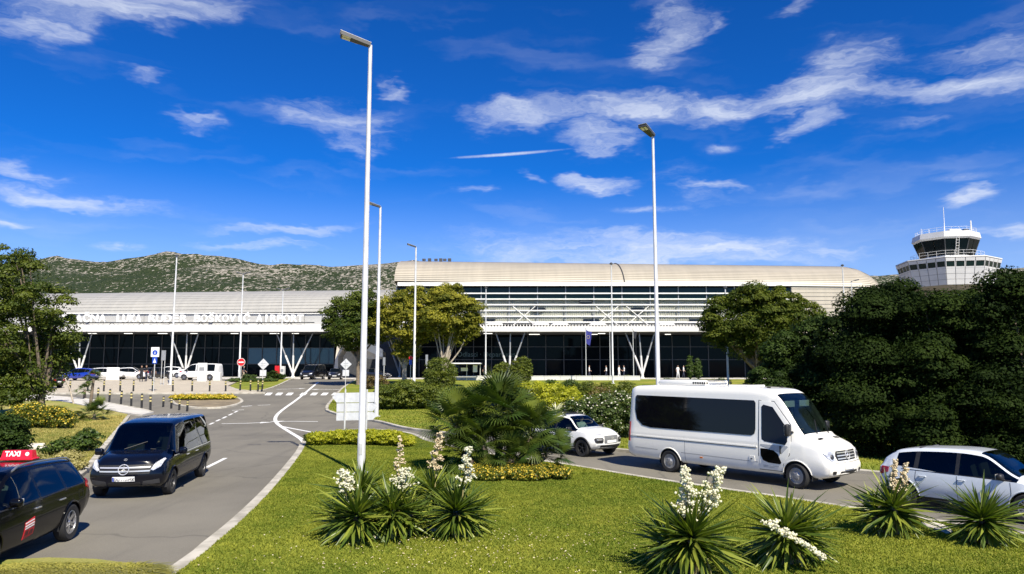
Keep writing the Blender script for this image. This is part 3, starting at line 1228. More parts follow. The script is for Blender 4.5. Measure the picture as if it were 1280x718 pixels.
# --- left hall
zl0, zl1 = at(200, 415, YL).z, at(200, 406, YL).z
xa, xb = at(-260, 410, YL).x, at(455, 410, YL).x
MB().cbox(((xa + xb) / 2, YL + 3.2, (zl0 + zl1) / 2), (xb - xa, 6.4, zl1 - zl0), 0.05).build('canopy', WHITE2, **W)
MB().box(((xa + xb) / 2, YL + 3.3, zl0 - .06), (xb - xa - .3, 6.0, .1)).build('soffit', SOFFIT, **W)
zp = at(200, 392.5, YL + 1.6).z
pw = 3.1
npn = int((xb - xa) / pw)
pm = MB().cbox((0, 0, 0), (pw - .05, .12, zp - zl1), .015).mesh('parapet_panel', mat('parapet_grey', (0.40, 0.40, 0.39), 0.6, var=0.08, vscale=0.3))
for k in range(npn):
    inst('parapet_panel', pm, term, Vector((xa + (k + .5) * pw, YL + 1.6, (zp + zl1) / 2)) - term.location)
MB().box(((xa + xb) / 2, YL + 1.5, zp + .05), (xb - xa, .4, .12)).build('parapet_cap', WHITE, **W)
# rail and brackets that carry the letters
zt = at(200, 403.4, YL + .5).z
MB().cbox(((at(60, 400, YL).x + at(392, 400, YL).x) / 2, YL + .5, zt), (at(392, 400, YL).x - at(60, 400, YL).x, .12, .16), .02).build('letter_rail', DKGREY, **W)
for px in range(66, 392, 37):
    p = at(px, 403, YL + .5)
    MB().tube([(p.x, YL + .5, zt), (p.x - .5, YL + .5, zl1 - .01)], .06, 5).tube([(p.x, YL + .5, zt), (p.x + .5, YL + .5, zl1 - .01)], .06, 5).build('rail_bracket', DKGREY, **W)
NL = 12
lcurve = []
for k in range(NL + 1):
    a = k / NL * R(80)
    lcurve.append((YL + 1.9 + 14 * (1 - math.cos(a)), zp + .1 + (at(250, 364.5, 124).z - zp - .1) * math.sin(a) / math.sin(R(80))))
lp = []
for k in range(NL):
    (y0, z0), (y1, z1) = lcurve[k], lcurve[k + 1]
    lp += [(y0 - .07, z0), (y1 - .01, z1)]
lp += [(136, lcurve[-1][1] + .3), (150, lcurve[-1][1] - 1), (165, GZ)]
dzl = lambda x: 0.011 * (x - at(200, 400, YL).x)
mb = MB()
mb.sweep_x(lp, list(np.linspace(xa, at(500, 400, YL).x, 14)), dz=dzl)
tag(mb.build('roof', ROOF_L, **W), 'lower grey curved roof of the left hall')
MB().box((xa + .1, 138, (GZ + zp) / 2), (.3, 48, zp - GZ)).build('wall', WHITE2, **W)
blue_lo, blue_hi = at(302, 440, 118).x, at(412, 440, 118).x
ground_glazing(xa + .5, at(418, 440, 118.5).x, 118.4, GZ, zl0 - .1, 2.3, (0, .3, .68, 1),
               lambda r, c, x: (PANE_B, 'b') if (r == 1 and blue_lo < x < blue_hi) else (PANE_D, 'd'), 'l')
vcolumn((232, 462), ((213, 417), (234, 417), (248, 417)), 0.125, YL + 1.5)
vcolumn((366, 474), ((346, 417), (367, 417), (391, 417)), 0.125, YL + 1.5)
vcolumn((99, 464), ((80, 417), (100, 417), (115, 417)), 0.125, YL + 1.5)
vcolumn((500, 464), ((482, 417), (500, 417), (517, 417)), 0.125, YL + 1.5)

# --- pale stair block between the halls
STAIR = mat('pale_render', (0.55, 0.5, 0.42), 0.85, var=0.12, vscale=0.8)
q = [at(px, py, 108) for px, py in ((424, 424), (437, 424), (478, 440), (478, 449), (462, 449), (432, 434), (424, 446), (424, 470), (418, 470))]
mb = MB()
nq = len(q)
vs = [(p.x, 107.2, p.z) for p in q] + [(p.x, 110.5, p.z) for p in q]
bmv = [list(range(nq)), [nq + i for i in range(nq)]] + [(i, (i + 1) % nq, nq + (i + 1) % nq, nq + i) for i in range(nq)]
mb.add(vs, bmv)
mb.build('stair_block', STAIR, **W)
q = [at(px, py, 106) for px, py in ((430, 426), (452, 421), (478, 437), (478, 447))]
mb = MB()
vs = [(p.x, 106.1, p.z) for p in q] + [(p.x, 106.6, p.z) for p in q]
mb.add(vs, [(0, 1, 2, 3), (7, 6, 5, 4), (0, 4, 5, 1), (1, 5, 6, 2), (2, 6, 7, 3), (3, 7, 4, 0)])
mb.build('stair_balustrade', WHITE, **W)
MB().box((at(470, 440, 112).x, 114.5, (GZ + zl1) / 2), (11, .3, zl1 - GZ)).build('wall', DKGREY, **W)

# --- the name on the roof edge, each letter a piece
SIGNW = mat('letter_white', (0.88, 0.88, 0.87), 0.4)
sign = thing('roof_sign', 'white block letters of the airport name standing on the left canopy', 'sign', (at(220, 400, YL).x, YL + .3, zl1))
words = ((74, 'ZRAČNA', 133), (145, 'LUKA', 177), (185, 'RUĐER', 234), (242, 'BOŠKOVIĆ', 313), (320, 'AIRPORT', 380))
lm = {}
lh = at(200, 393.5, YL + .3).z - zt - .1
for (p0, w, p1) in words:
    xa_, xb_ = at(p0, 400, YL + .3).x, at(p1, 400, YL + .3).x
    adv = (xb_ - xa_) / len(w)
    for k, ch in enumerate(w):
        if ch not in lm:
            lm[ch] = text_mesh('D' if ch == 'Đ' else ch, lh / 0.70, 0.1, SIGNW, 'CENTER', 0.03)
        o = inst('letter', lm[ch], sign)
        o.location = Vector((xa_ + (k + .5) * adv, YL + .3, zt + .09)) - sign.location
        o.rotation_euler = (R(90), 0, 0)
        o.scale = (min(1.25, adv * .92 / max(0.3, o.dimensions.x)) if o.dimensions.x > 0 else 1, 1, 1)
        if ch == 'Đ':
            wd = o.dimensions.x * .3
            MB().box((-wd * 1.0, lh * .48, 0), (wd * 1.3, lh * .14, .22)).build('letter_bar', SIGNW, o)
# faint lettering on the glass
fm = mat('etched_letter', (0.05, 0.09, 0.09), 0.5)
tm = text_mesh('Odlasci · Departures', 1.0, 0.01, fm, 'LEFT')
p = at(571, 446, 106.5)
inst('glass_lettering', tm, term, Vector((p.x, 106.45, p.z)) - term.location, (R(90), 0, 0))

# ================================================================== CONTROL TOWER
def tower():
    Y = 130.0
    c = at(1184, 330, Y + 8.5)
    root = thing('control_tower', 'white eight sided airport control tower rising behind the dark trees', 'tower', (c.x, Y + 8.5, T(Y)))
    L = lambda px, py: at(px, py, Y)
    zf = lambda py: at(1184, py, Y).z - root.location.z
    m2 = lambda p: p * Y / FPX
    seg = 8
    a0 = math.atan2(-Y, -c.x)                   # a corner faces the camera
    ring = lambda r, z, ph=0.0: [Vector((r * math.cos(a0 + ph + k * 2 * math.pi / seg), r * math.sin(a0 + ph + k * 2 * math.pi / seg), z)) for k in range(seg)]
    TW = mat('tower_white', (0.6, 0.6, 0.585), 0.45, var=0.05, vscale=0.5)
    TG = mat('tower_dark_glass', (0.003, 0.008, 0.010), 0.04, spec=0.12)

    def shell(name, rings, m, cap=True, off=0):
        b = MB()
        vs = [v for r in rings for v in r]
        fs = []
        for i in range(len(rings) - 1):
            for k in range(seg):
                fs.append((i * seg + k, i * seg + (k + 1) % seg, (i + 1) * seg + (k + 1) % seg, (i + 1) * seg + k))
        if cap:
            fs.append(list(range(seg))[::-1])
            fs.append([(len(rings) - 1) * seg + k for k in range(seg)])
        b.add(vs, fs)
        return b.build(name, m, root)
    rT, rB = m2(62), m2(54)
    zt_, zb_ = zf(320.5), zf(354.5)
    shell('shaft', [ring(m2(28), -.2), ring(m2(28), zf(364))], TW)
    shell('underside', [ring(m2(28), zf(364) + .002), ring(rB * .98, zb_ + .02)], mat('tower_under', (0.3, 0.29, 0.26), 0.7))
    shell('core', [ring(rB * .985, zb_), ring(rT * .985, zt_)], mat('tower_joint', (0.25, 0.25, 0.25), 0.7))
    # cladding panels and window band, piece by piece
    for k in range(seg):
        for i in range(4):
            for j in range(4):
                lo = 0.0
                A, B = ring(rB, zb_), ring(rT, zt_)
                def P(u, v):
                    return (A[k].lerp(A[(k + 1) % seg], u)).lerp(B[k].lerp(B[(k + 1) % seg], u), v)
                v0, v1 = (0, .2, .4, .6)[j], (.195, .395, .595, .98)[j]
                u0, u1 = i / 4 + .008, (i + 1) / 4 - .008
                nrm = (P(.9, .5) - P(.1, .5)).cross(P(.5, .9) - P(.5, .1)).normalized()
                if j == 3:
                    # panel with a window in it: lintel, sill strip and a recessed pane
                    b = MB()
                    qa, qb = [P(u0 + .012, .66), P(u1 - .012, .66), P(u1 - .012, .86), P(u0 + .012, .86)], [P(u0, v0), P(u1, v0), P(u1, v1), P(u0, v1)]
                    b.add(qb + qa, [(0, 1, 5, 4), (1, 2, 6, 5), (2, 3, 7, 6), (3, 0, 4, 7)])
                    o = b.build('window', TW, root)
                    b = MB()
                    e = .012
                    q = [P(u0 + e, .655) - nrm * .08, P(u1 - e, .655) - nrm * .08, P(u1 - e, .865) - nrm * .08, P(u0 + e, .865) - nrm * .08]
                    b.add(q, [(0, 1, 2, 3)])
                    b.build('pane', PANE_G, o)
                else:
                    b = MB()
                    q = [P(u0, v0 + .006), P(u1, v0 + .006), P(u1, v1), P(u0, v1)]
                    q2 = [p - nrm * .06 for p in q]
                    b.add(q + q2, [(0, 1, 2, 3), (0, 4, 5, 1), (1, 5, 6, 2), (2, 6, 7, 3), (3, 7, 4, 0)])
                    b.build('panel', TW, root)
    shell('deck', [ring(rT * 1.005, zt_ + .01), ring(rT * 1.0, zt_ + .2), ring(m2(36), zf(316))], TW)
    # cab
    rb, rt = m2(31), m2(38.5)
    z0, z1 = zf(314), zf(293.5)
    shell('cab_base', [ring(rb * 1.0, zf(317)), ring(rb * 1.0, z0)], TW)
    A, B = ring(rb, z0), ring(rt, z1)
    for k in range(seg):
        for i in range(2):
            P = lambda u, v: (A[k].lerp(A[(k + 1) % seg], u)).lerp(B[k].lerp(B[(k + 1) % seg], u), v)
            u0, u1 = i / 2 + .02, (i + 1) / 2 - .02
            b = MB()
            q = [P(u0, 0), P(u1, 0), P(u1, 1), P(u0, 1)]
            nrm = (q[1] - q[0]).cross(q[3] - q[0]).normalized()
            q2 = [p - nrm * .04 for p in q]
            b.add(q + q2, [(0, 1, 2, 3), (7, 6, 5, 4), (0, 4, 5, 1), (1, 5, 6, 2), (2, 6, 7, 3), (3, 7, 4, 0)])
            b.build('pane', TG, root)
        MB().tube([A[k], B[k]], .09, 6).build('cab_post', DKGREY, root)
    shell('cab_roof', [ring(rt * 1.0, z1 + .004), ring(rt * 1.06, z1 + .35), ring(rt * 1.02, zf(284)), ring(rt * .7, zf(282.5))], TW)
    shell('cab_console', [ring(rb * .8, z0 + .01), ring(rb * .8, z0 + 1.0)], DARKIN)
    shell('cab_core', [ring(m2(6), z0 + .02), ring(m2(6), z1)], DARKIN)
    # railings
    for (r, z, h, nm) in ((m2(43), zf(316.5), 1.05, 'deck_railing'), (rt * .93, zf(283.6), .8, 'roof_railing')):
        b = MB()
        rr = ring(r, z)
        for k in range(seg):
            p, q = rr[k], rr[(k + 1) % seg]
            for hh in (h, h * .5):
                b.tube([p + Vector((0, 0, hh)), q + Vector((0, 0, hh))], .022, 5)
            for t in range(3):
                s = p.lerp(q, t / 3)
                b.tube([s + Vector((0, 0, -.3)), s + Vector((0, 0, h))], .022, 5)
        b.build(nm, WHITE, root)
    # ladder, antennas, boxes on the roof
    b = MB()
    pc = (A[0] + A[1]) * .5
    nrm = Vector((pc.x, pc.y, 0)).normalized()
    for s in (-.25, .25):
        t = Vector((-nrm.y, nrm.x, 0)) * s
        b.tube([pc + nrm * .5 + t + Vector((0, 0, -.4)), pc + nrm * 1.6 + t + Vector((0, 0, z1 - z0 + .6))], .04, 5)
    for i in range(8):
        f = i / 8
        o = pc + nrm * (.5 + 1.1 * f) + Vector((0, 0, -.4 + f * (z1 - z0 + 1.0)))
        t = Vector((-nrm.y, nrm.x, 0)) * .25
        b.tube([o - t, o + t], .03, 4)
    b.build('ladder', WHITE, root)
    for (px, y0, y1, r) in ((1176.5, 283, 247, .06), (1210, 283, 265, .16), (1148.5, 284, 276, .06), (1173, 283, 270, .04), (1190, 283, 276, .06), (1155, 283, 277, .04), (1200, 283, 278, .08)):
        x = at(px, y1, Y + 8.5).x - c.x
        yy = random.uniform(-2, 1)
        MB().tube([(x, yy, zf(y0) - .4), (x, yy, zf(y1))], [r, r * .7], 6).build('antenna', WHITE, root)
    MB().cbox((.5, -2, zf(281.5)), (2.2, 1, .8), .05).build('roof_unit', WHITE2, root)
    MB().cbox((2.9, -1.5, zf(281.2)), (.9, .9, 1.0), .05).build('roof_unit', DKGREY, root)


tower()

# ================================================================== VEGETATION
def rand_dir(n):
    v = RNG.normal(size=(n, 3))
    return v / np.linalg.norm(v, axis=1, keepdims=True)


def leaf_quads(C, Nrm, size, aspect=1.8, droop=0.0):
    """one pointed leaf face per centre, lying across its normal"""
    n = len(C)
    t = np.cross(Nrm, rand_dir(n))
    t /= np.linalg.norm(t, axis=1, keepdims=True) + 1e-9
    b = np.cross(Nrm, t)
    s = (size * RNG.uniform(.65, 1.3, n))[:, None]
    V = np.empty((n, 4, 3))
    V[:, 0] = C - t * s * .5
    V[:, 1] = C + b * s * .5 / aspect + Nrm * s * .08
    V[:, 2] = C + t * s * .5
    V[:, 3] = C - b * s * .5 / aspect + Nrm * s * .08
    return V.reshape(-1, 3), np.arange(4 * n).reshape(-1, 4)


def clump_cloud(lobes, n_leaf, clump_r, shell=.55, flat=.8, up=.35, solid=.0, fray=.0):
    """leaf centres and normals: leaves sit on clumps, clumps sit on the outer part of each lobe"""
    vol = np.array([l[3] * l[4] * l[5] for l in lobes]) ** .67
    vol /= vol.sum()
    Cs, Ns, Tn = [], [], []
    for l, f in zip(lobes, vol):
        c = np.array(l[:3])
        r = np.array(l[3:6])
        nl = int(n_leaf * f)
        area = r.mean() ** 2 / clump_r ** 2
        nc = max(6, int(area * 5.0))
        d = rand_dir(nc)
        rad = RNG.uniform(shell, 1.0, nc) ** .6
        cc = c + d * r * rad[:, None] * (1 - clump_r / r.mean() * .55)
        cr = clump_r * RNG.uniform(.45, 1.45, nc)
        # some clumps stick out of the lobe so that the outline is uneven
        far = RNG.uniform(0, 1, nc) < fray
        cc[far] += d[far] * clump_r * RNG.uniform(.15, .6, (int(far.sum()), 1))
        cr[far] *= .6
        tint = RNG.uniform(0, 1, nc)
        k = RNG.integers(0, nc, nl)
        dd = rand_dir(nl)
        dd[:, 2] = np.abs(dd[:, 2]) * .75 + dd[:, 2] * .25
        dd /= np.linalg.norm(dd, axis=1, keepdims=True)
        rr = RNG.uniform(.35, 1.0, nl) ** .5
        P = cc[k] + dd * (cr[k] * rr)[:, None] * np.array([1, 1, flat])
        N = dd + rand_dir(nl) * .55
        N[:, 2] += up
        N /= np.linalg.norm(N, axis=1, keepdims=True)
        Cs.append(P)
        Ns.append(N)
        Tn.append(np.clip(tint[k] * .65 + RNG.uniform(0, .5, nl) - .08, 0, 1))
        if solid > 0:
            m = int(nl * solid)
            P2 = c + rand_dir(m) * r * (RNG.uniform(0, .85, m) ** .4)[:, None]
            Cs.append(P2)
            Ns.append(rand_dir(m))
            Tn.append(RNG.uniform(0, .6, m))
    return np.concatenate(Cs), np.concatenate(Ns), np.concatenate(Tn)


BARK = mat('bark', (0.16, 0.125, 0.09), 0.9, var=0.35, vscale=6, bump=0.6, bscale=14)
BARKP = mat('pale_bark', (0.36, 0.31, 0.25), 0.9, var=0.3, vscale=5, bump=0.5, bscale=14)


def foliage(name, C, N, Tn, size, m, parent, origin, aspect=1.8):
    V, F = leaf_quads(C - np.array(origin), N, size, aspect)
    me = mesh_np(name, V, F, [m], tint=Tn)
    return inst(name, me, parent)


def tree(name, label, base, lobes, n_leaf, leaf, m, clump=.8, trunk_r=.18, bark=BARK, forks=None, group=None, solid=.25, trunk_h=None, aspect=1.8):
    """lobes are (dx, dy, z, rx, ry, rz) from the base"""
    base = Vector(base)
    root = thing(name, label, 'tree', base, 0, group)
    lobes = [tuple(l) for l in lobes]
    C, N, Tn = clump_cloud(lobes, n_leaf, clump, solid=solid, fray=.22)
    V, F = leaf_quads(C, N, leaf, aspect)
    inst('crown', mesh_np('crown', V, F, [m], tint=Tn), root)
    h = trunk_h or min(l[2] - l[5] for l in lobes) + .3
    h = max(h, .5)
    mb = MB()
    mb.tube([(0, 0, -.25), (.02, 0, .1), (random.uniform(-.1, .1), random.uniform(-.1, .1), h)], [trunk_r * 1.5, trunk_r * 1.1, trunk_r * .85], 9)
    for l in lobes:
        for q in range(3):
            e = Vector((l[0] + random.uniform(-.5, .5) * l[3], l[1] + random.uniform(-.5, .5) * l[4], l[2] + random.uniform(-.1, .55) * l[5]))
            s = Vector((0, 0, h * random.uniform(.82, 1.0)))
            mid = s.lerp(e, .45) + Vector((random.uniform(-.3, .3), random.uniform(-.3, .3), -.1 * l[5]))
            mb.tube([s, mid, e], [trunk_r * .6, trunk_r * .38, trunk_r * .1], 6)
    mb.build('trunk', bark, root, 60)
    return root


def shrub(name, label, base, r, n_leaf, leaf, m, clump=.25, lobes=None, group=None, cat='shrub', solid=.5, flower=None, aspect=1.8, stems=True):
    base = Vector(base)
    root = thing(name, label, cat, base, 0, group)
    lb = lobes or [(0, 0, r[2] * .82, r[0], r[1], r[2])]
    C, N, Tn = clump_cloud(lb, n_leaf, clump, shell=.8, solid=solid)
    keep = C[:, 2] > .01
    C, N, Tn = C[keep], N[keep], Tn[keep]
    V, F = leaf_quads(C, N, leaf, aspect)
    inst('foliage', mesh_np('foliage', V, F, [m], tint=Tn), root)
    if stems:
        mb = MB()
        for l in lb:
            for k in range(3):
                a = random.uniform(0, 6.3)
                mb.tube([(l[0] + .1 * math.cos(a), l[1] + .1 * math.sin(a), -.1), (l[0] + .45 * l[3] * math.cos(a), l[1] + .45 * l[4] * math.sin(a), l[2] * .9)], [.035, .015], 5)
        o = mb.build('stems', BARK, root)
        o['kind'] = 'stuff'
    if flower:
        fm, nf, fs = flower
        k = RNG.choice(len(C), min(nf, len(C)), replace=False)
        ctr = np.array([lb[0][0], lb[0][1], 0])
        out = N[k].copy()
        out[:, 2] = np.abs(out[:, 2]) + .4
        out /= np.linalg.norm(out, axis=1, keepdims=True)
        Vf, Ff = leaf_quads(C[k] + out * leaf * .7, out, fs, 1.1)
        o = inst('flowers', mesh_np('flowers', Vf, Ff, [fm], tint=RNG.uniform(0, 1, len(k))), root)
        o['kind'] = 'stuff'
    return root


L_DARK = leaf_mat('leaf_dark', (0.012, 0.026, 0.005), (0.045, 0.075, 0.012), .18, .6, .12)
L_BLACK = leaf_mat('leaf_holm', (0.006, 0.014, 0.003), (0.026, 0.044, 0.007), .12, .7, .06)
L_MID = leaf_mat('leaf_mid', (0.03, 0.06, 0.010), (0.085, 0.13, 0.018), .28)
L_YEL = leaf_mat('leaf_yellow_green', (0.05, 0.07, 0.008), (0.34, 0.31, 0.035), .3, .6, .15)
L_GOLD = leaf_mat('leaf_gold', (0.16, 0.17, 0.015), (0.42, 0.40, 0.03), .35)
L_LIME = leaf_mat('leaf_lime', (0.20, 0.23, 0.012), (0.50, 0.48, 0.03), .35)
L_HEDGE = leaf_mat('leaf_hedge', (0.05, 0.08, 0.010), (0.17, 0.19, 0.02), .28)
L_OLEA = leaf_mat('leaf_oleander', (0.03, 0.055, 0.012), (0.10, 0.14, 0.03), .25)
L_RED = leaf_mat('leaf_bronze', (0.07, 0.05, 0.02), (0.18, 0.13, 0.04), .25)
F_WHITE = leaf_mat('petal_white', (0.62, 0.58, 0.46), (0.85, 0.82, 0.72), .3)
F_YELLOW = leaf_mat('petal_yellow', (0.42, 0.30, 0.03), (0.66, 0.50, 0.06), .25)
F_PINK = leaf_mat('petal_cream', (0.55, 0.42, 0.26), (0.75, 0.66, 0.48), .25)

# ------------------------------------------------ trees
def on(px, Y, off=KH):
    p = gat(px, Y)
    p.z += off
    return p


def tlobes(base, items, Y):
    """lobes given by pixel centre and half sizes at depth Y (+dy)"""
    out = []
    for (px, py, hw, hh, dy) in items:
        p = at(px, py, Y + dy)
        k = (Y + dy) / FPX
        out.append((p.x - base.x, dy, p.z - base.z, hw * k, (hw + hh) / 2 * k, hh * k))
    return out


# left tree
b = on(58, 44)
tree('leafy_tree', 'green tree at the left edge in front of the terminal', b,
     tlobes(b, [(15, 350, 45, 46, 0), (55, 380, 34, 38, -1), (20, 420, 52, 48, -.5), (66, 440, 30, 40, 1), (40, 470, 46, 30, 0), (-30, 390, 50, 70, .5), (-10, 470, 48, 30, 0), (30, 328, 20, 22, 0), (30, 492, 40, 20, -1), (-10, 500, 40, 16, -1), (75, 415, 24, 30, 0), (76, 445, 16, 22, .5)], 44),
     60000, .16, leaf_mat('leaf_left', (0.022, 0.045, 0.006), (0.12, 0.145, 0.018), .28, .5, .2), .75, .2, solid=.12, trunk_h=2.0)
# trees in front of the halls
GT = 'round crowned trees in front of the terminal'
b = on(449, 78)
tree('round_tree', 'dark green round tree between the two halls, leftmost of three', b,
     tlobes(b, [(425, 402, 24, 34, 0), (455, 388, 28, 28, 0), (440, 418, 30, 24, -1), (470, 405, 22, 30, 1)], 78), 26000, .26, leaf_mat('leaf_carob', (0.022, 0.045, 0.007), (0.11, 0.135, 0.018), .25, .55, .15), .9, .2, BARK, group=GT, solid=.25, trunk_h=3.0)
b = on(506, 76)
tree('round_tree', 'olive yellow round tree with pale forked trunk, middle of three', b,
     tlobes(b, [(495, 385, 26, 26, 0), (525, 378, 30, 22, .5), (510, 410, 34, 24, -1), (480, 405, 18, 24, 0), (535, 405, 20, 26, .5), (510, 438, 20, 18, 0)], 76), 30000, .25, L_YEL, .85, .26, BARKP, group=GT, solid=.2, trunk_h=2.2)
b = on(555, 72)
tree('round_tree', 'olive yellow round tree with slender stems, rightmost of three', b,
     tlobes(b, [(560, 375, 30, 20, 0), (580, 395, 22, 26, 0), (550, 400, 26, 24, -1), (568, 418, 26, 18, .5), (588, 410, 14, 18, 0)], 72), 28000, .25, L_YEL, .8, .16, BARKP, group=GT, solid=.2, trunk_h=1.8)
# right of the flag poles
b = on(945, 56)
tree('round_tree', 'broad olive green tree behind the minibus roof', b,
     tlobes(b, [(905, 400, 30, 34, 0), (935, 378, 34, 24, 0), (970, 385, 34, 26, 0), (955, 410, 40, 30, -1), (1000, 405, 34, 34, 0), (895, 415, 20, 24, 0), (925, 432, 26, 20, 0), (975, 440, 36, 28, 0)], 56), 62000, .2, leaf_mat('leaf_olive', (0.024, 0.045, 0.006), (0.12, 0.14, 0.016), .25, .6, .12), .75, .22, BARK, solid=.2, trunk_h=3.0)
b = on(1010, 38)
tree('bushy_tree', 'dark green bushy tree rising behind the minibus bonnet', b,
     tlobes(b, [(985, 450, 34, 40, 0), (1020, 440, 34, 50, 0), (960, 485, 34, 26, -1), (1010, 490, 40, 40, -1), (1050, 470, 30, 50, 0), (1040, 520, 40, 40, -1)], 38), 56000, .15, L_DARK, .7, .16, solid=.3, trunk_h=1.2)
GD = 'dark evergreen trees along the right road'
b = on(1090, 28.5)
tree('evergreen_tree', 'dark evergreen tree in front of the terminal end, tallest left of the tower', b,
     tlobes(b, [(1085, 400, 34, 46, 0), (1110, 390, 34, 40, .5), (1075, 450, 44, 44, -.5), (1120, 440, 46, 50, 0), (1085, 510, 48, 50, -1), (1130, 500, 46, 60, -.5), (1100, 545, 50, 34, -1)], 28.5), 76000, .12, L_BLACK, .85, .2, group=GD, solid=.45, trunk_h=1.2)
b = on(1175, 27)
tree('evergreen_tree', 'dark evergreen tree below the control tower', b,
     tlobes(b, [(1160, 400, 40, 40, 0), (1200, 405, 40, 40, .3), (1150, 460, 46, 50, -.5), (1205, 470, 50, 56, 0), (1165, 530, 56, 44, -1), (1215, 530, 50, 44, -1), (1180, 560, 60, 30, -1.2)], 27), 80000, .12, leaf_mat('leaf_laurel', (0.006, 0.015, 0.003), (0.028, 0.046, 0.007), .13, .7, .06), .8, .2, group=GD, solid=.45, trunk_h=1.0)
b = on(1262, 25.5)
tree('evergreen_tree', 'dark evergreen tree at the right edge, highest of the right row', b,
     tlobes(b, [(1262, 365, 26, 36, 0), (1285, 380, 40, 46, 0), (1240, 410, 36, 46, .3), (1270, 450, 50, 60, 0), (1240, 510, 50, 60, -.5), (1290, 530, 50, 60, -1), (1330, 450, 60, 90, 0), (1270, 570, 60, 34, -1)], 25.5), 84000, .115, L_BLACK, .62, .22, group=GD, solid=.5, trunk_h=1.0)
b = on(1130, 35)
tree('evergreen_tree', 'dark evergreen tree in the second row behind the others', b,
     tlobes(b, [(1060, 430, 40, 50, 0), (1120, 395, 46, 40, 0), (1190, 400, 50, 40, 0), (1240, 400, 40, 50, 0), (1130, 460, 70, 70, 0), (1210, 460, 60, 70, 0), (1140, 520, 90, 50, -1)], 35), 60000, .17, L_BLACK, .9, .24, group=GD, solid=.6, trunk_h=1.0)
# slender cypresses at the terminal
GC = 'small cypresses in front of the terminal'
for (px, top, hw, lab) in ((861, 445, 5, 'taller left cypress beside the terminal door'), (871, 449, 6, 'shorter right cypress beside the terminal door')):
    b = on(px, 92)
    k = 92 / FPX
    h = at(px, top, 92).z - b.z
    tree('cypress_tree', lab, b, [(0, 0, h * (.2 + .17 * i), hw * k * (1.0 - .2 * abs(i - 1.4)), hw * k * (1.0 - .2 * abs(i - 1.4)), h * .2) for i in range(5)], 3500, .16, L_MID, .25, .05, group=GC, solid=.6, trunk_h=.4)

# ------------------------------------------------ hedges and shrubs on the middle island
def gb(px, py):
    p = gp(px, py)
    p.z = T(p.y) + KH
    return p


def hedge(label, boxes, Y, leaf, m, n, clump=.3, name='clipped_hedge', group=None, cat='hedge', flower=None, dense=.4):
    """boxes: (px centre, top row, half width px, depth offset m, half depth m)"""
    base = on(boxes[0][0], Y)
    lb = []
    for (px, top, hw, dy, hd) in boxes:
        y = Y + dy
        g = gat(px, y)
        h = max(.28, at(px, top, y).z - g.z - KH)
        lb.append((g.x - base.x, dy, h * .48, hw * y / FPX, hd, h * .55))
    return shrub(name, label, base, (1, 1, 1), n, leaf, m, clump, lb, group, cat, dense, flower)


hedge('large rounded clipped hedge behind the arrow signboards', [(490, 480, 24, 0, 1.4), (515, 478, 30, .5, 1.5), (540, 482, 26, .8, 1.4), (478, 486, 14, -.3, 1.0), (565, 487, 24, 1, 1.2)], 53, .12, L_HEDGE, 42000, .3)
shrub('ball_shrub', 'round clipped shrub standing over the large hedge', on(551, 62), (1.5, 1.4, 1.25), 16000, .11, L_HEDGE, .25, [(0, 0, 1.9, 1.45, 1.4, 1.6), (0, 0, 1.2, 1.4, 1.3, 1.1)], cat='shrub')
shrub('ball_shrub', 'small round shrub behind the palm, left of a pair', on(629, 74), (1, 1, 1), 7000, .12, L_HEDGE, .25, [(0, 0, 1.3, 1.2, 1.1, 1.3)], 'pair of round shrubs behind the palm')
shrub('ball_shrub', 'round shrub behind the palm, right and taller of a pair', on(652, 72), (1, 1, 1), 9000, .12, L_HEDGE, .25, [(0, 0, 1.7, 1.15, 1.1, 1.5)], 'pair of round shrubs behind the palm')
hedge('golden green spreading shrub right of the palm top', [(665, 476, 26, 0, 1.2), (690, 478, 26, .3, 1.2), (712, 484, 18, .2, 1.0), (645, 480, 18, .5, 1.0)], 47, .12, L_LIME, 18000, .3, 'spreading_shrub', cat='shrub')
hedge('white flowering oleander shrub between the two white vehicles', [(755, 492, 24, 0, 1.0), (775, 488, 22, .8, 1.0), (735, 496, 20, .3, .9), (795, 492, 22, 1.2, 1.0), (715, 500, 18, 1.0, .8)], 34, .11, L_OLEA, 22000, .28, 'oleander_shrub', cat='shrub', flower=(F_WHITE, 1500, .09))
hedge('straw coloured twiggy shrub above the oleander', [(745, 478, 14, 0, .6), (760, 482, 12, .4, .6)], 44, .1, L_RED, 2600, .35, 'twiggy_shrub', cat='shrub', dense=.1)
hedge('bronze leaved shrub behind the left lamp posts', [(462, 470, 10, 0, .8), (476, 468, 12, .4, .8)], 72, .14, L_RED, 4500, .3, 'bronze_shrub', cat='shrub', dense=.15)
hedge('low dark clipped shrub at the foot of the pale trunk', [(508, 475, 16, 0, .8)], 70, .12, L_HEDGE, 3500, .2, 'low_shrub', cat='shrub')
hedge('low green hedge in front of the bus shelter', [(600, 484, 34, 0, 1), (570, 485, 24, .5, 1)], 60, .12, L_MID, 9000, .25, 'low_hedge')
hedge('olive green shrubs in front of the low white wall, left of the tall lamp post', [(735, 477, 16, 0, .9), (758, 478, 14, .4, .9), (782, 477, 14, .2, .9)], 62, .13, L_HEDGE, 6000, .3, 'spreading_shrub', cat='shrub')
hedge('olive green shrubs in front of the low white wall, right of the palm', [(690, 476, 14, 0, .9), (712, 475.5, 14, .4, .9)], 68, .13, L_MID, 4500, .3, 'spreading_shrub', cat='shrub')
hedge('olive green shrubs seen over the minibus roof', [(835, 474, 18, 0, .9), (870, 474.5, 18, .4, .9), (900, 474, 14, 0, .9)], 76, .14, L_MID, 5000, .3, 'spreading_shrub', cat='shrub')
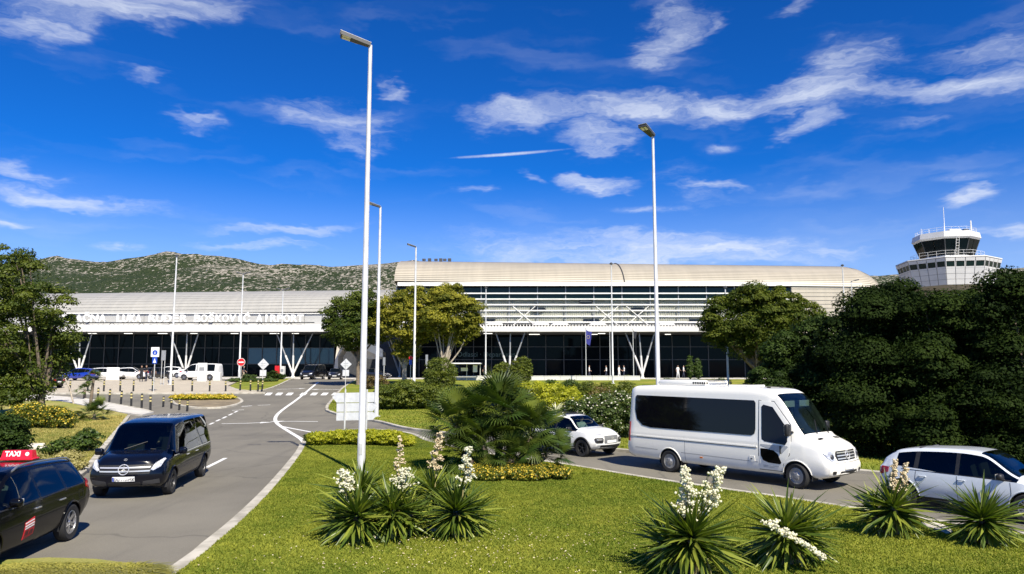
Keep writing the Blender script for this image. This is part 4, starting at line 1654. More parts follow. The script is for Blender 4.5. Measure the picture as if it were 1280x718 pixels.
# reddish low planting along the terminal kerb
for k, (a, lab) in enumerate(((655, 'long low bed of olive plants along the terminal kerb, left half'), (745, 'long low bed of olive plants along the terminal kerb, right half'))):
    hedge(lab, [(a - 30, 470.5, 26, 0, .5), (a + 2, 470.8, 26, 0, .5), (a + 30, 470.4, 24, 0, .5)], 96, .16, L_HEDGE, 3000, .2, 'low_planting', 'low beds by the terminal', 'planting')
# green island on the left
hedge('low green ground shrub on the small island by the no entry sign', [(310, 476, 20, 0, 1.2), (335, 474, 16, .4, 1.2), (296, 480, 10, -.5, .9)], 84, .14, L_MID, 6000, .25, 'ground_shrub', cat='shrub')
hedge('taller dark shrub on the small island in front of the red bin', [(343, 464, 10, 0, .7), (352, 468, 8, .3, .6)], 90, .14, L_DARK, 3500, .25, 'ground_shrub', cat='shrub')
hedge('pale leaved little shrub on the small island', [(314, 468, 9, 0, .6)], 88, .14, L_OLEA, 2200, .25, 'ground_shrub', cat='shrub')
# yellow flower island
hedge('mound of yellow flowers on the round traffic island', [(238, 499.5, 22, 0, 1.0), (262, 497.5, 24, .3, 1.2), (284, 500, 16, .2, .9), (225, 502, 9, -.3, .7)], 61, .1, L_LIME, 9000, .2, 'flower_mound', cat='flower bed', flower=(F_YELLOW, 3500, .13))
# lime hedge on the tip of the main lawn
hedge('low lime green hedge on the tip of the main lawn', [(402, 541, 18, 0, .7), (430, 538, 22, .3, .8), (460, 537.5, 24, .2, .8), (490, 539, 22, 0, .8), (508, 544, 14, -.6, .6)], 31.5, .075, L_LIME, 26000, .14, 'lime_hedge')
# flower bed below the palm
hedge('flat bed of yellow and orange flowers below the fan palm', [(600, 590, 22, .2, .7), (640, 588, 30, .4, .9), (680, 590, 26, .1, .8), (702, 594, 14, -.4, .5), (615, 597, 26, -.6, .5), (660, 597, 30, -.6, .5)], 22.3, .06, L_HEDGE, 16000, .1, 'flower_bed', cat='flower bed', flower=(F_YELLOW, 4500, .05))

# ------------------------------------------------ left lawn planting
hedge('dark glossy round shrub above the taxi roof', [(12, 516, 26, 0, 1.0), (-18, 514, 26, .3, 1.1), (28, 524, 14, -.4, .7)], 25, .1, L_DARK, 16000, .22, 'round_shrub', cat='shrub')
hedge('shrub with yellow leaves on the dry lawn under the left tree', [(50, 504, 22, .2, .8), (75, 508, 20, 0, .8), (30, 506, 14, .4, .7), (92, 514, 10, -.4, .6)], 40, .1, L_HEDGE, 9000, .22, 'yellow_shrub', cat='shrub', flower=(F_YELLOW, 1300, .11))
hedge('leafy green perennial beside the black van', [(120, 536, 14, 0, .5), (108, 542, 12, -.3, .4)], 29, .12, L_MID, 2600, .2, 'leafy_perennial', cat='plant', dense=.2)


def blade_mound(name, label, base, r, h, n, m, cat='grass', L=.5, group=None):
    """mound of fine arching blades"""
    root = thing(name, label, cat, base, 0, group)
    a = RNG.uniform(0, 2 * math.pi, n)
    rr = np.sqrt(RNG.uniform(0, 1, n)) * .6
    P0 = np.stack([np.cos(a) * rr * r[0], np.sin(a) * rr * r[1], np.zeros(n)], 1)
    out = np.stack([np.cos(a) * r[0], np.sin(a) * r[1], np.zeros(n)], 1) * (rr[:, None] * .9 + RNG.uniform(.0, .4, (n, 1)))
    hh = h * RNG.uniform(.6, 1.05, n)
    P1 = P0 + out * .45 + np.stack([np.zeros(n), np.zeros(n), hh], 1)
    P2 = P0 + out + np.stack([RNG.normal(0, .05, n), RNG.normal(0, .05, n), hh * RNG.uniform(.45, .9, n)], 1)
    side = np.stack([-np.sin(a), np.cos(a), np.zeros(n)], 1) * .012
    V = np.stack([P0 - side, P0 + side, P1 + side, P1 - side, P2 + side * .2, P2 - side * .2], 1).reshape(-1, 3)
    i = np.arange(n)[:, None] * 6
    F = np.concatenate([i + np.array([0, 1, 2, 3]), i + np.array([3, 2, 4, 5])])
    t = RNG.uniform(0, 1, n)
    o = inst('blades', mesh_np('blades', V, F, [m], tint=np.concatenate([t, t])), root)
    o['kind'] = 'stuff'
    return root


L_STRAW = leaf_mat('blade_straw', (0.22, 0.20, 0.06), (0.48, 0.42, 0.18), .3)
hedge('straw coloured dry groundcover between taxi roof and black van', [(98, 566, 16, 0, .6), (82, 572, 14, -.4, .5), (108, 578, 10, -.8, .4)], 24.5, .09, L_STRAW, 2600, .2, 'dry_groundcover', cat='groundcover', dense=.15)
hedge('straw coloured dry groundcover behind the taxi sign', [(52, 566, 18, 0, .6), (30, 572, 16, -.2, .5)], 24, .09, L_STRAW, 2000, .2, 'dry_groundcover', cat='groundcover', dense=.15)
hedge('low green perennials between the dry groundcover and the dwarf palm', [(92, 548, 16, 0, .5), (75, 552, 12, .3, .5)], 27.5, .12, L_MID, 1500, .2, 'low_perennial', cat='plant', dense=.1)
L_VERGE = leaf_mat('blade_verge', (0.20, 0.2, 0.04), (0.40, 0.36, 0.08), .3)
for k, px in enumerate((15, 60, 105, 150)):
    p = gb(px, 733)
    blade_mound('verge_grass', ('leftmost', 'second from left', 'third from left', 'rightmost')[k] + ' tuft of yellowed verge grass in the bottom left corner', p, (.6, .45), .13, 2600, L_VERGE, group='tufts on the corner verge')

# ------------------------------------------------ rosette plants: yuccas and palms, leaf by leaf
L_YUC = leaf_mat('yucca_leaf', (0.075, 0.115, 0.012), (0.24, 0.27, 0.04), .2, .38, .4)
L_YUCD = leaf_mat('yucca_leaf_dark', (0.045, 0.08, 0.010), (0.09, 0.13, 0.02), .18, .4, .4)
L_YUCY = leaf_mat('yucca_leaf_dry', (0.33, 0.29, 0.11), (0.42, 0.36, 0.15), .2, .6, .2)


def sword_leaf(L, w, bend, m, tint, seg=5):
    """one stiff leaf along +x, keeled, curving down towards its tip"""
    V, F = [], []
    for i in range(seg + 1):
        t = i / seg
        ww = w * (.55 + 1.2 * t * (1 - t) * 1.6) * (1 - t ** 3) + .001
        x = L * (t - bend * .18 * t ** 3)
        z = -bend * L * t ** 2.2 * .6
        V += [(x, -ww / 2, z + ww * .22), (x, 0, z), (x, ww / 2, z + ww * .22)]
    for i in range(seg):
        a = 3 * i
        F += [(a, a + 3, a + 4, a + 1), (a + 1, a + 4, a + 5, a + 2)]
    return mesh_np('leaf', V, F, [m], smooth=True, tint=[tint] * len(F))


YL = [sword_leaf(random.uniform(.84, 1.12), random.uniform(.052, .07), bd, m, random.uniform(0, 1)) for bd in (.04, .12, .24, .4) for m in (L_YUC, L_YUC, L_YUCD)]
YDRY = [sword_leaf(random.uniform(.6, .85), .05, .7, L_YUCY, random.uniform(0, 1)) for k in range(3)]


def bell_cluster(pts, wid, m, stem_m, t0=.5, nb=22, per=9, seed=0):
    """flower spike along pts: a stem, short side branches and many small hanging bells"""
    rs = random.Random(seed)
    pts = [Vector(p) for p in pts]
    n = len(pts) - 1
    at_ = lambda t: pts[min(n - 1, int(t * n))].lerp(pts[min(n, int(t * n) + 1)], t * n - min(n - 1, int(t * n)))
    st = MB()
    st.tube(pts, [.018 - .014 * i / n for i in range(n + 1)], 6)
    C = []
    for i in range(nb):
        t = t0 + (1 - t0) * (i + rs.random()) / nb
        p = at_(min(t, .999))
        k = (t - t0) / (1 - t0)
        w = wid * (1.05 - .8 * k) * min(1, .5 + k * 4) * rs.uniform(.65, 1.25)
        a = rs.uniform(0, 6.3)
        e = p + Vector((math.cos(a) * w, math.sin(a) * w, w * rs.uniform(-.1, .55)))
        st.tube([p, e], [.006, .003], 4)
        for q in range(per):
            u = rs.uniform(.25, 1.05)
            C.append(p.lerp(e, u) + Vector((rs.uniform(-.03, .03), rs.uniform(-.03, .03), rs.uniform(-.055, .01))))
    V, F, T_ = [], [], []
    for c in C:
        s = rs.uniform(.024, .040)
        ax = (Vector((rs.uniform(-.7, .7), rs.uniform(-.7, .7), -1))).normalized()
        o = ax.orthogonal().normalized()
        q = ax.cross(o)
        b = len(V)
        V.append(c - ax * s * .8)
        for k in range(5):
            an = 2 * math.pi * k / 5
            V.append(c + (o * math.cos(an) + q * math.sin(an)) * s * .72)
        V.append(c + ax * s * .85)
        tt = rs.uniform(0, 1)
        for k in range(5):
            F.append((b, b + 1 + k, b + 1 + (k + 1) % 5))
            F.append((b + 6, b + 1 + (k + 1) % 5, b + 1 + k))
            T_ += [tt, tt]
    return st.mesh('flower_stalk', stem_m, 50), mesh_np('flowers', [tuple(v) for v in V], F, [m], tint=T_)


STALK = mat('flower_stalk', (0.28, 0.24, 0.10), 0.7, var=0.2)


def upright(dx, dy, lx, ly, L):
    return [(dx + lx * t * t * L, dy + ly * t * t * L, .25 + L * t) for t in np.linspace(0, 1, 7)]


def yucca(label, px, py, s, heads, stalks=(), group='yuccas on the main lawn', seed=0, squash=.9):
    """heads: (dx, dy, height of the heart, leaves, size)"""
    rs = random.Random(seed + 11)
    p = gb(px, py)
    root = thing('yucca_plant', label, 'yucca', p, rs.uniform(0, 6), group)
    root.rotation_euler[2] = 0
    root.scale = (s, s, s * squash)
    for (hx, hy, hz, n, hs) in heads:
        MB().tube([(hx * .5, hy * .5, -.1), (hx, hy, hz), (hx, hy, hz + .12)], [.10, .09, .05], 8).build('stem', BARK, root, 60)
        tilt = (rs.uniform(-.18, .18), rs.uniform(-.18, .18))
        n = int(n * 1.3)
        for i in range(n):
            t = i / n
            el = math.asin(max(-.7, .97 - 1.52 * t ** .95))
            me = rs.choice(YL[:6] if t < .4 else YL[3:])
            o = inst('leaf', me, root, (hx + rs.uniform(-.03, .03), hy + rs.uniform(-.03, .03), hz + .12 - .2 * t))
            az = i * 2.39996 + rs.uniform(-.45, .45)
            e2 = el + rs.gauss(0, .16) + tilt[0] * math.cos(az) + tilt[1] * math.sin(az)
            o.rotation_euler = (rs.uniform(-.7, .7), -e2, az)
            k = hs * rs.uniform(.62, 1.12) * (1.0 if t > .12 else .8)
            o.scale = (k, hs * rs.uniform(.8, 1.2), k)
        for i in range(max(8, n // 9)):
            o = inst('dry_leaf', rs.choice(YDRY), root, (hx, hy, hz - .04), (0, R(25) + rs.uniform(0, .7), rs.uniform(0, 6.3)))
            o.scale = (hs * rs.uniform(.6, 1), hs, hs)
    for k, (pts, wid, mm, t0, nb) in enumerate(stalks):
        sm, fm = bell_cluster(pts, wid, mm, STALK, t0, int(nb * 1.35), 11, seed * 7 + k)
        so = inst('flower_stalk', sm, root)
        fo = inst('flowers', fm, so)
        fo['kind'] = 'stuff'
    return root


yucca('yucca on the left of the clump, with a white flower head', 446, 684, 1.0, [(0, 0, .42, 150, 1.0), (-.35, .25, .3, 70, .8)], ((upright(-.2, .05, -.1, 0, 1.18), .27, F_WHITE, .66, 20),), seed=1)
yucca('yucca in the front middle of the left clump, with a white flower head', 490, 680, 1.0, [(0, 0, .45, 150, 1.0), (.3, .2, .35, 60, .85)], ((upright(.1, .1, .1, 0, 1.16), .26, F_WHITE, .66, 18),), seed=2)
yucca('yucca at the back of the left clump below the lamp post', 450, 656, 1.0, [(0, 0, .55, 140, 1.0)], seed=3)
yucca('yucca on the right of the left clump, with a tall white flower spike', 570, 677, 1.0, [(0, 0, .42, 160, 1.0), (.25, .3, .3, 60, .85)], ((upright(.1, .1, .08, 0, 1.6), .2, F_WHITE, .5, 26),), seed=4)
yucca('yucca at the back right of the left clump, with a cream flower spike', 540, 654, 1.0, [(0, 0, .5, 140, .95)], ((upright(.05, 0, .06, 0, 1.75), .19, F_PINK, .5, 22),), seed=5)
yucca('yucca behind the left clump, with a thin faded flower spike', 500, 660, .9, [(0, 0, .4, 110, .95)], ((upright(-.02, 0, 0, 0, 1.95), .15, F_PINK, .45, 15),), seed=6)
yucca('large yucca in front of the minibus, with two tall white flower spikes', 866, 728, 1.0, [(0, 0, .55, 190, 1.05), (-.3, .2, .4, 80, .9)], ((upright(-.02, .05, -.03, 0, 1.55), .23, F_WHITE, .46, 36), (upright(.12, .1, .26, 0, 1.55), .25, F_WHITE, .46, 38)), seed=7)
yucca('yucca right of the largest one, with a drooping white flower head', 985, 714, 1.0, [(0, 0, .5, 160, 1.0), (.35, .25, .4, 80, .9)],
      (([(-.05, -.1, .5), (-.3, -.4, .8), (-.5, -.55, .86), (-.3, -.62, .74), (-.05, -.66, .6), (.18, -.68, .44), (.32, -.68, .3)], .13, F_WHITE, .32, 34),), seed=8)
yucca('yucca in front of the silver car, with two slender flower spikes', 1119, 676, .95, [(0, 0, .5, 165, 1.0), (-.28, .2, .35, 60, .85)], ((upright(.05, .05, .03, 0, 1.4), .11, F_PINK, .5, 20), (upright(.22, .1, .1, 0, 1.32), .12, F_PINK, .5, 20)), seed=9)
yucca('flowerless yucca nearest the right edge', 1231, 688, .92, [(0, 0, .45, 170, 1.0), (.2, .2, .4, 50, .9)], seed=10)


def fan_frond(R_, n=26, spread=R(300), droop=.25, seed=0):
    """fan leaf at the end of a stalk along +x"""
    rs = random.Random(seed)
    V, F = [], []
    Lp = R_ * rs.uniform(1.0, 1.4)
    # stalk
    w = .014
    V += [(0, -w, 0), (0, w, 0), (Lp, w * .7, 0), (Lp, -w * .7, 0), (0, 0, -w * 1.4), (Lp, 0, -w)]
    F += [(0, 1, 2, 3), (0, 3, 5, 4), (1, 4, 5, 2)]
    for i in range(n):
        a = -spread / 2 + spread * i / (n - 1)
        L = R_ * (1 - .28 * abs(a / (spread / 2)) ** 2) * rs.uniform(.9, 1.05)
        d = Vector((math.cos(a), math.sin(a), 0))
        q = Vector((-math.sin(a), math.cos(a), 0))
        w0, w1 = .006, .0215 * R_ / .6
        dz = [0, .06 * R_, -.02 * R_, -droop * R_ * rs.uniform(.5, 1.3)]
        b = len(V)
        for t, ww, z in ((0.02, w0, dz[0]), (.40, w1, dz[1]), (.72, w1 * .8, dz[2]), (1.0, .001, dz[3])):
            c = Vector((Lp, 0, 0)) + d * L * t + Vector((0, 0, z))
            V += [tuple(c + q * ww), tuple(c - q * ww + Vector((0, 0, -ww * .5)))]
        for k in range(3):
            F.append((b + 2 * k, b + 2 * k + 1, b + 2 * k + 3, b + 2 * k + 2))
    m = (L_PALM, L_PALM2)[seed % 2]
    return mesh_np('frond', V, F, [m], tint=[rs.uniform(0, 1)] * len(F))


L_PALM = leaf_mat('palm_leaf', (0.03, 0.055, 0.007), (0.15, 0.18, 0.025), .22, .4, .4)
L_PALM2 = leaf_mat('palm_leaf_b', (0.03, 0.06, 0.010), (0.09, 0.13, 0.022), .22, .4, .4)
FR = [fan_frond(.66, 22, R(225), .03 + .025 * k, k) for k in range(8)]


def palm_crown(root, c, n, s, rs, lo=-35, hi=82):
    n = int(n * 1.35)
    for i in range(n):
        t = i / n
        el = R(hi) - (R(hi) - R(lo)) * t ** .9 + rs.uniform(-.12, .12)
        o = inst('frond', rs.choice(FR), root, c)
        o.rotation_euler = (rs.uniform(-.5, .5), -el, i * 2.39996 + rs.uniform(-.3, .3))
        k = s * rs.uniform(.8, 1.1)
        o.scale = (k, k, k)


def fan_palm(label, px, py, crowns, s=1.0, name='fan_palm', seed=0, group=None):
    """crowns: (px, py, depth offset, fronds, scale) with a stem to each"""
    rs = random.Random(seed)
    base = gb(px, py)
    root = thing(name, label, 'palm', base, 0, group)
    for (cx, cy, dy, n, sc) in crowns:
        c = at(cx, cy, base.y + dy) - base
        foot = Vector((c.x * .55, c.y * .7, -.1))
        MB().tube([foot, foot.lerp(c, .5) + Vector((0, 0, .05)), c], [.13, .11, .09], 8).build('stem', BARK, root, 60)
        palm_crown(root, c, n, sc, rs)
    return root


fan_palm('large clump of fan palms in the middle of the lawn', 622, 592,
         [(624, 516, .3, 34, 1.12), (570, 532, .2, 26, .95), (664, 546, -.2, 28, .95), (604, 556, -.5, 24, .85), (640, 574, -.8, 22, .72), (578, 568, -.4, 18, .72), (682, 570, -.3, 20, .72), (642, 530, .8, 22, .95), (596, 520, .6, 20, .9)], seed=3)
fan_palm('small dwarf palm on the dry lawn beside the black van', 119, 528, [(118, 518, 0, 20, .8)], name='dwarf_palm', seed=4)
fan_palm('thin stemmed young palm standing over the dry lawn', 110, 510, [(117, 474, 0, 14, .62)], name='young_palm', seed=5)
fan_palm('tiny young palm beside the thin stemmed one', 106, 500, [(106, 488, 0, 14, .6)], name='young_palm', seed=6)

# agave with pale striped leaves
L_AGV = leaf_mat('agave_stripe', (0.5, 0.5, 0.36), (0.72, 0.70, 0.5), .2)
AGV = [sword_leaf(.9, .075, .15 + .1 * k, L_AGV, .5 * k) for k in range(3)]
p = on(694, 38)
root = thing('agave_plant', 'pale striped agave above the white crossover roof', 'agave', p)
rs = random.Random(4)
for i in range(46):
    o = inst('leaf', rs.choice(AGV), root, (0, 0, .95), (rs.uniform(-.2, .2), -R(rs.uniform(-5, 65)), i * 2.39996))
    o.scale = (.8, .8, .8)
MB().tube([(0, 0, -.1), (0, 0, .95)], [.14, .1], 8).build('stem', BARK, root)

# young stake-thin trunk on the left lawn
p = gb(92, 506)
root = thing('young_tree', 'bare thin leaning trunk under the left tree', 'tree', p)
e = at(80, 470, p.y) - p
MB().tube([(0, 0, -.1), e * .5 + Vector((.1, 0, 0)), e], [.07, .06, .05], 7).build('trunk', BARKP, root, 60)
C, N, Tn = clump_cloud([(e.x - .4, e.y, e.z + .7, .7, .6, .6)], 900, .3)
V_, F_ = leaf_quads(C, N, .14)
inst('crown', mesh_np('crown', V_, F_, [L_MID], tint=Tn), root)

# rocks in the dry lawn and below the yuccas
ROCK = mat('limestone', (0.5, 0.46, 0.38), 0.9, var=0.3, vscale=4, bump=0.6, bscale=8)


def rock(label, px, py, s):
    bm = bmesh.new()
    bmesh.ops.create_icosphere(bm, subdivisions=2, radius=1)
    rs = random.Random(int(px * 7 + py))
    for v in bm.verts:
        v.co *= rs.uniform(.75, 1.15)
        v.co = Vector((v.co.x * s[0], v.co.y * s[1], v.co.z * s[2]))
    me = bpy.data.meshes.new('rock')
    bm.to_mesh(me)
    bm.free()
    me.materials.append(ROCK)
    p = gb(px, py)
    p.z += s[2] * .3
    tag(inst('rock', me, None, p, (0, 0, rs.uniform(0, 3))), label, 'rock', 'limestone rocks')


rock('pale rock at the foot of the front middle yucca', 470, 682, (.16, .12, .12))
rock('pale rock between the yuccas of the left clump', 538, 672, (.14, .1, .09))
rock('flat pale stone slab between the silver car and its yuccas', 1172, 668, (.6, .2, .05))
rock('pale stone on the dry lawn behind the taxi sign', 45, 566, (.5, .35, .2))

# ------------------------------------------------ lawn grass
def grass(name, label, poly, n, h, m, off=KH, ymax=40.0, near_pow=1.6):
    P = np.array([(p[0], p[1]) for p in poly])
    lo, hi = P.min(0), P.max(0)
    hi[1] = min(hi[1], ymax)
    Xs, Ys = [], []
    got = 0
    while got < n:
        k = n * 2
        x = RNG.uniform(lo[0], hi[0], k)
        y = lo[1] + (hi[1] - lo[1]) * RNG.uniform(0, 1, k) ** near_pow
        px = CX + FPX * x / np.maximum(y, .5)
        ok = pip(poly, x, y) & (px > -80) & (px < 1360) & (y > 9)
        Xs.append(x[ok])
        Ys.append(y[ok])
        got += ok.sum()
    x, y = np.concatenate(Xs)[:n], np.concatenate(Ys)[:n]
    t = np.clip((y - 38) / 57, 0, 1)
    z = 1.9 * t * t * (3 - 2 * t) + off
    a = RNG.uniform(0, 2 * math.pi, n)
    patch = vnoise(x * .28, y * .28, 5) * .45 + vnoise(x * 1.1, y * 1.1, 8) * .3 + vnoise(x * 3.7, y * 3.7, 6) * .25
    hh = h * RNG.uniform(.5, 1.25, n) * (.55 + patch)
    w = .011 + y * .00055
    dx, dy = np.cos(a) * w, np.sin(a) * w
    lx, ly = RNG.normal(0, .55, n) * hh, RNG.normal(0, .55, n) * hh
    V = np.empty((n, 3, 3))
    V[:, 0] = np.stack([x - dx, y - dy, z - .005], 1)
    V[:, 1] = np.stack([x + dx, y + dy, z - .005], 1)
    V[:, 2] = np.stack([x + lx, y + ly, z + hh], 1)
    tint = np.clip((patch - .5) * 1.8 + .5 + RNG.uniform(-.35, .35, n), 0, 1)
    o = inst(name, mesh_np(name, V.reshape(-1, 3), np.arange(3 * n).reshape(-1, 3), [m], tint=tint))
    return tag(o, label, 'grass', kind='stuff')


L_GRASS = leaf_mat('grass_blade', (0.10, 0.145, 0.016), (0.30, 0.31, 0.045), .3, .7, .1)
L_GRASS2 = leaf_mat('grass_blade_dry', (0.2, 0.22, 0.05), (0.46, 0.38, 0.13), .3, .6, .15)
grass('lawn_grass', 'short mown grass of the main lawn', island1 + isl1_front, 470000, .028, L_GRASS)
grass('lawn_grass', 'short grass on the verge below the dark trees', island2, 120000, .06, L_GRASS, ymax=60, near_pow=1.0)
grass('lawn_grass', 'short dry grass of the left lawn', lawnL, 90000, .06, L_GRASS2, ymax=48)
# pale clover heads and fallen petals in the mown grass
n = 420
cx_, cy_ = RNG.normal(-.9, 2.0, n), RNG.normal(13.3, 1.4, n)
ok = pip(island1 + isl1_front, cx_, cy_) & (cy_ > 10)
cx_, cy_ = cx_[ok], cy_[ok]
C = np.stack([cx_, cy_, np.full(len(cx_), KH + .04)], 1)
V_, F_ = leaf_quads(C, np.tile([0, -.3, .95], (len(C), 1)) + rand_dir(len(C)) * .2, .028, 1.1)
tag(inst('clover_heads', mesh_np('clover_heads', V_, F_, [F_PINK], tint=RNG.uniform(0, 1, len(C)))), 'pale clover heads scattered in the mown lawn', 'flowers', kind='stuff')

# ================================================================== VEHICLES
def pchip(x, y, xq):
    """monotone cubic through (x, y); y may have several columns"""
    x = np.asarray(x, float)
    y = np.asarray(y, float)
    h = np.diff(x)
    d = np.diff(y, axis=0) / h.reshape(-1, *([1] * (y.ndim - 1)))
    m = np.zeros_like(y)
    m[0], m[-1] = d[0], d[-1]
    for i in range(1, len(x) - 1):
        w1, w2 = 2 * h[i] + h[i - 1], h[i] + 2 * h[i - 1]
        with np.errstate(divide='ignore', invalid='ignore'):
            hm = (w1 + w2) / (w1 / d[i - 1] + w2 / d[i])
        m[i] = np.where(d[i - 1] * d[i] > 0, hm, 0.0)
    k = np.clip(np.searchsorted(x, xq, side='right') - 1, 0, len(x) - 2)
    t = ((xq - x[k]) / h[k])
    sh = (-1,) + (1,) * (y.ndim - 1)
    t = t.reshape(sh)
    hh = h[k].reshape(sh)
    return ((1 + 2 * t) * (1 - t) ** 2) * y[k] + (t * (1 - t) ** 2) * hh * m[k] + (t * t * (3 - 2 * t)) * y[k + 1] + (t * t * (t - 1)) * hh * m[k + 1]


def section(zs, zb, zr, ws, wm, wb, wr):
    h = zr - zb
    e = min(.07, .45 * h)
    return [(0, zs), (ws * .92, zs), (ws, zs + .06), (wm, zs + .5 * (zb - zs)), (wb + .006, zb - .05), (wb - .004, zb),
            (wr + (wb - wr) * .1, zr - e * 1.25), (wr - .025, zr - e * .62), (wr * .82, zr - e * .2), (wr * .42, zr - e * .03), (0, zr)]


def smooth01(a, b, x):
    t = np.clip((x - a) / (b - a), 0, 1)
    return t * t * (3 - 2 * t)


BLACKPL = mat('black_plastic', (0.012, 0.012, 0.013), 0.55, var=0.2, vscale=20)
TYRE = mat('tyre_rubber', (0.016, 0.016, 0.017), 0.85, bump=0.2, bscale=60)
ALLOY = mat('alloy', (0.5, 0.5, 0.52), 0.35, metal=0.9)
DKALLOY = mat('dark_alloy', (0.09, 0.09, 0.095), 0.4, metal=0.7)
CHROME = mat('chrome', (0.72, 0.71, 0.68), 0.28, metal=0.55)
LENS = mat('lamp_lens', (0.55, 0.56, 0.58), 0.12, metal=0.3, spec=0.8, var=0.35, vscale=14)
REDLENS = mat('red_lens', (0.35, 0.012, 0.01), 0.15, spec=0.7)
ORANGE = mat('orange_lens', (0.6, 0.18, 0.02), 0.2)
CARGLASS = glass('car_glass', (0.45, 0.6, 0.55), 0.34, ior=1.5)
WSGLASS = glass('windscreen_glass', (0.55, 0.72, 0.66), 0.55, ior=1.5)
PRIVACY = glass('privacy_glass', (0.2, 0.25, 0.25), 0.2, ior=1.5)
CABIN = mat('cabin_trim', (0.02, 0.02, 0.022), 0.8)
SEAT = mat('seat_cloth', (0.035, 0.036, 0.04), 0.9)
PLATE = mat('plate_white', (0.78, 0.78, 0.76), 0.4)
INK = mat('ink_black', (0.01, 0.01, 0.012), 0.5)


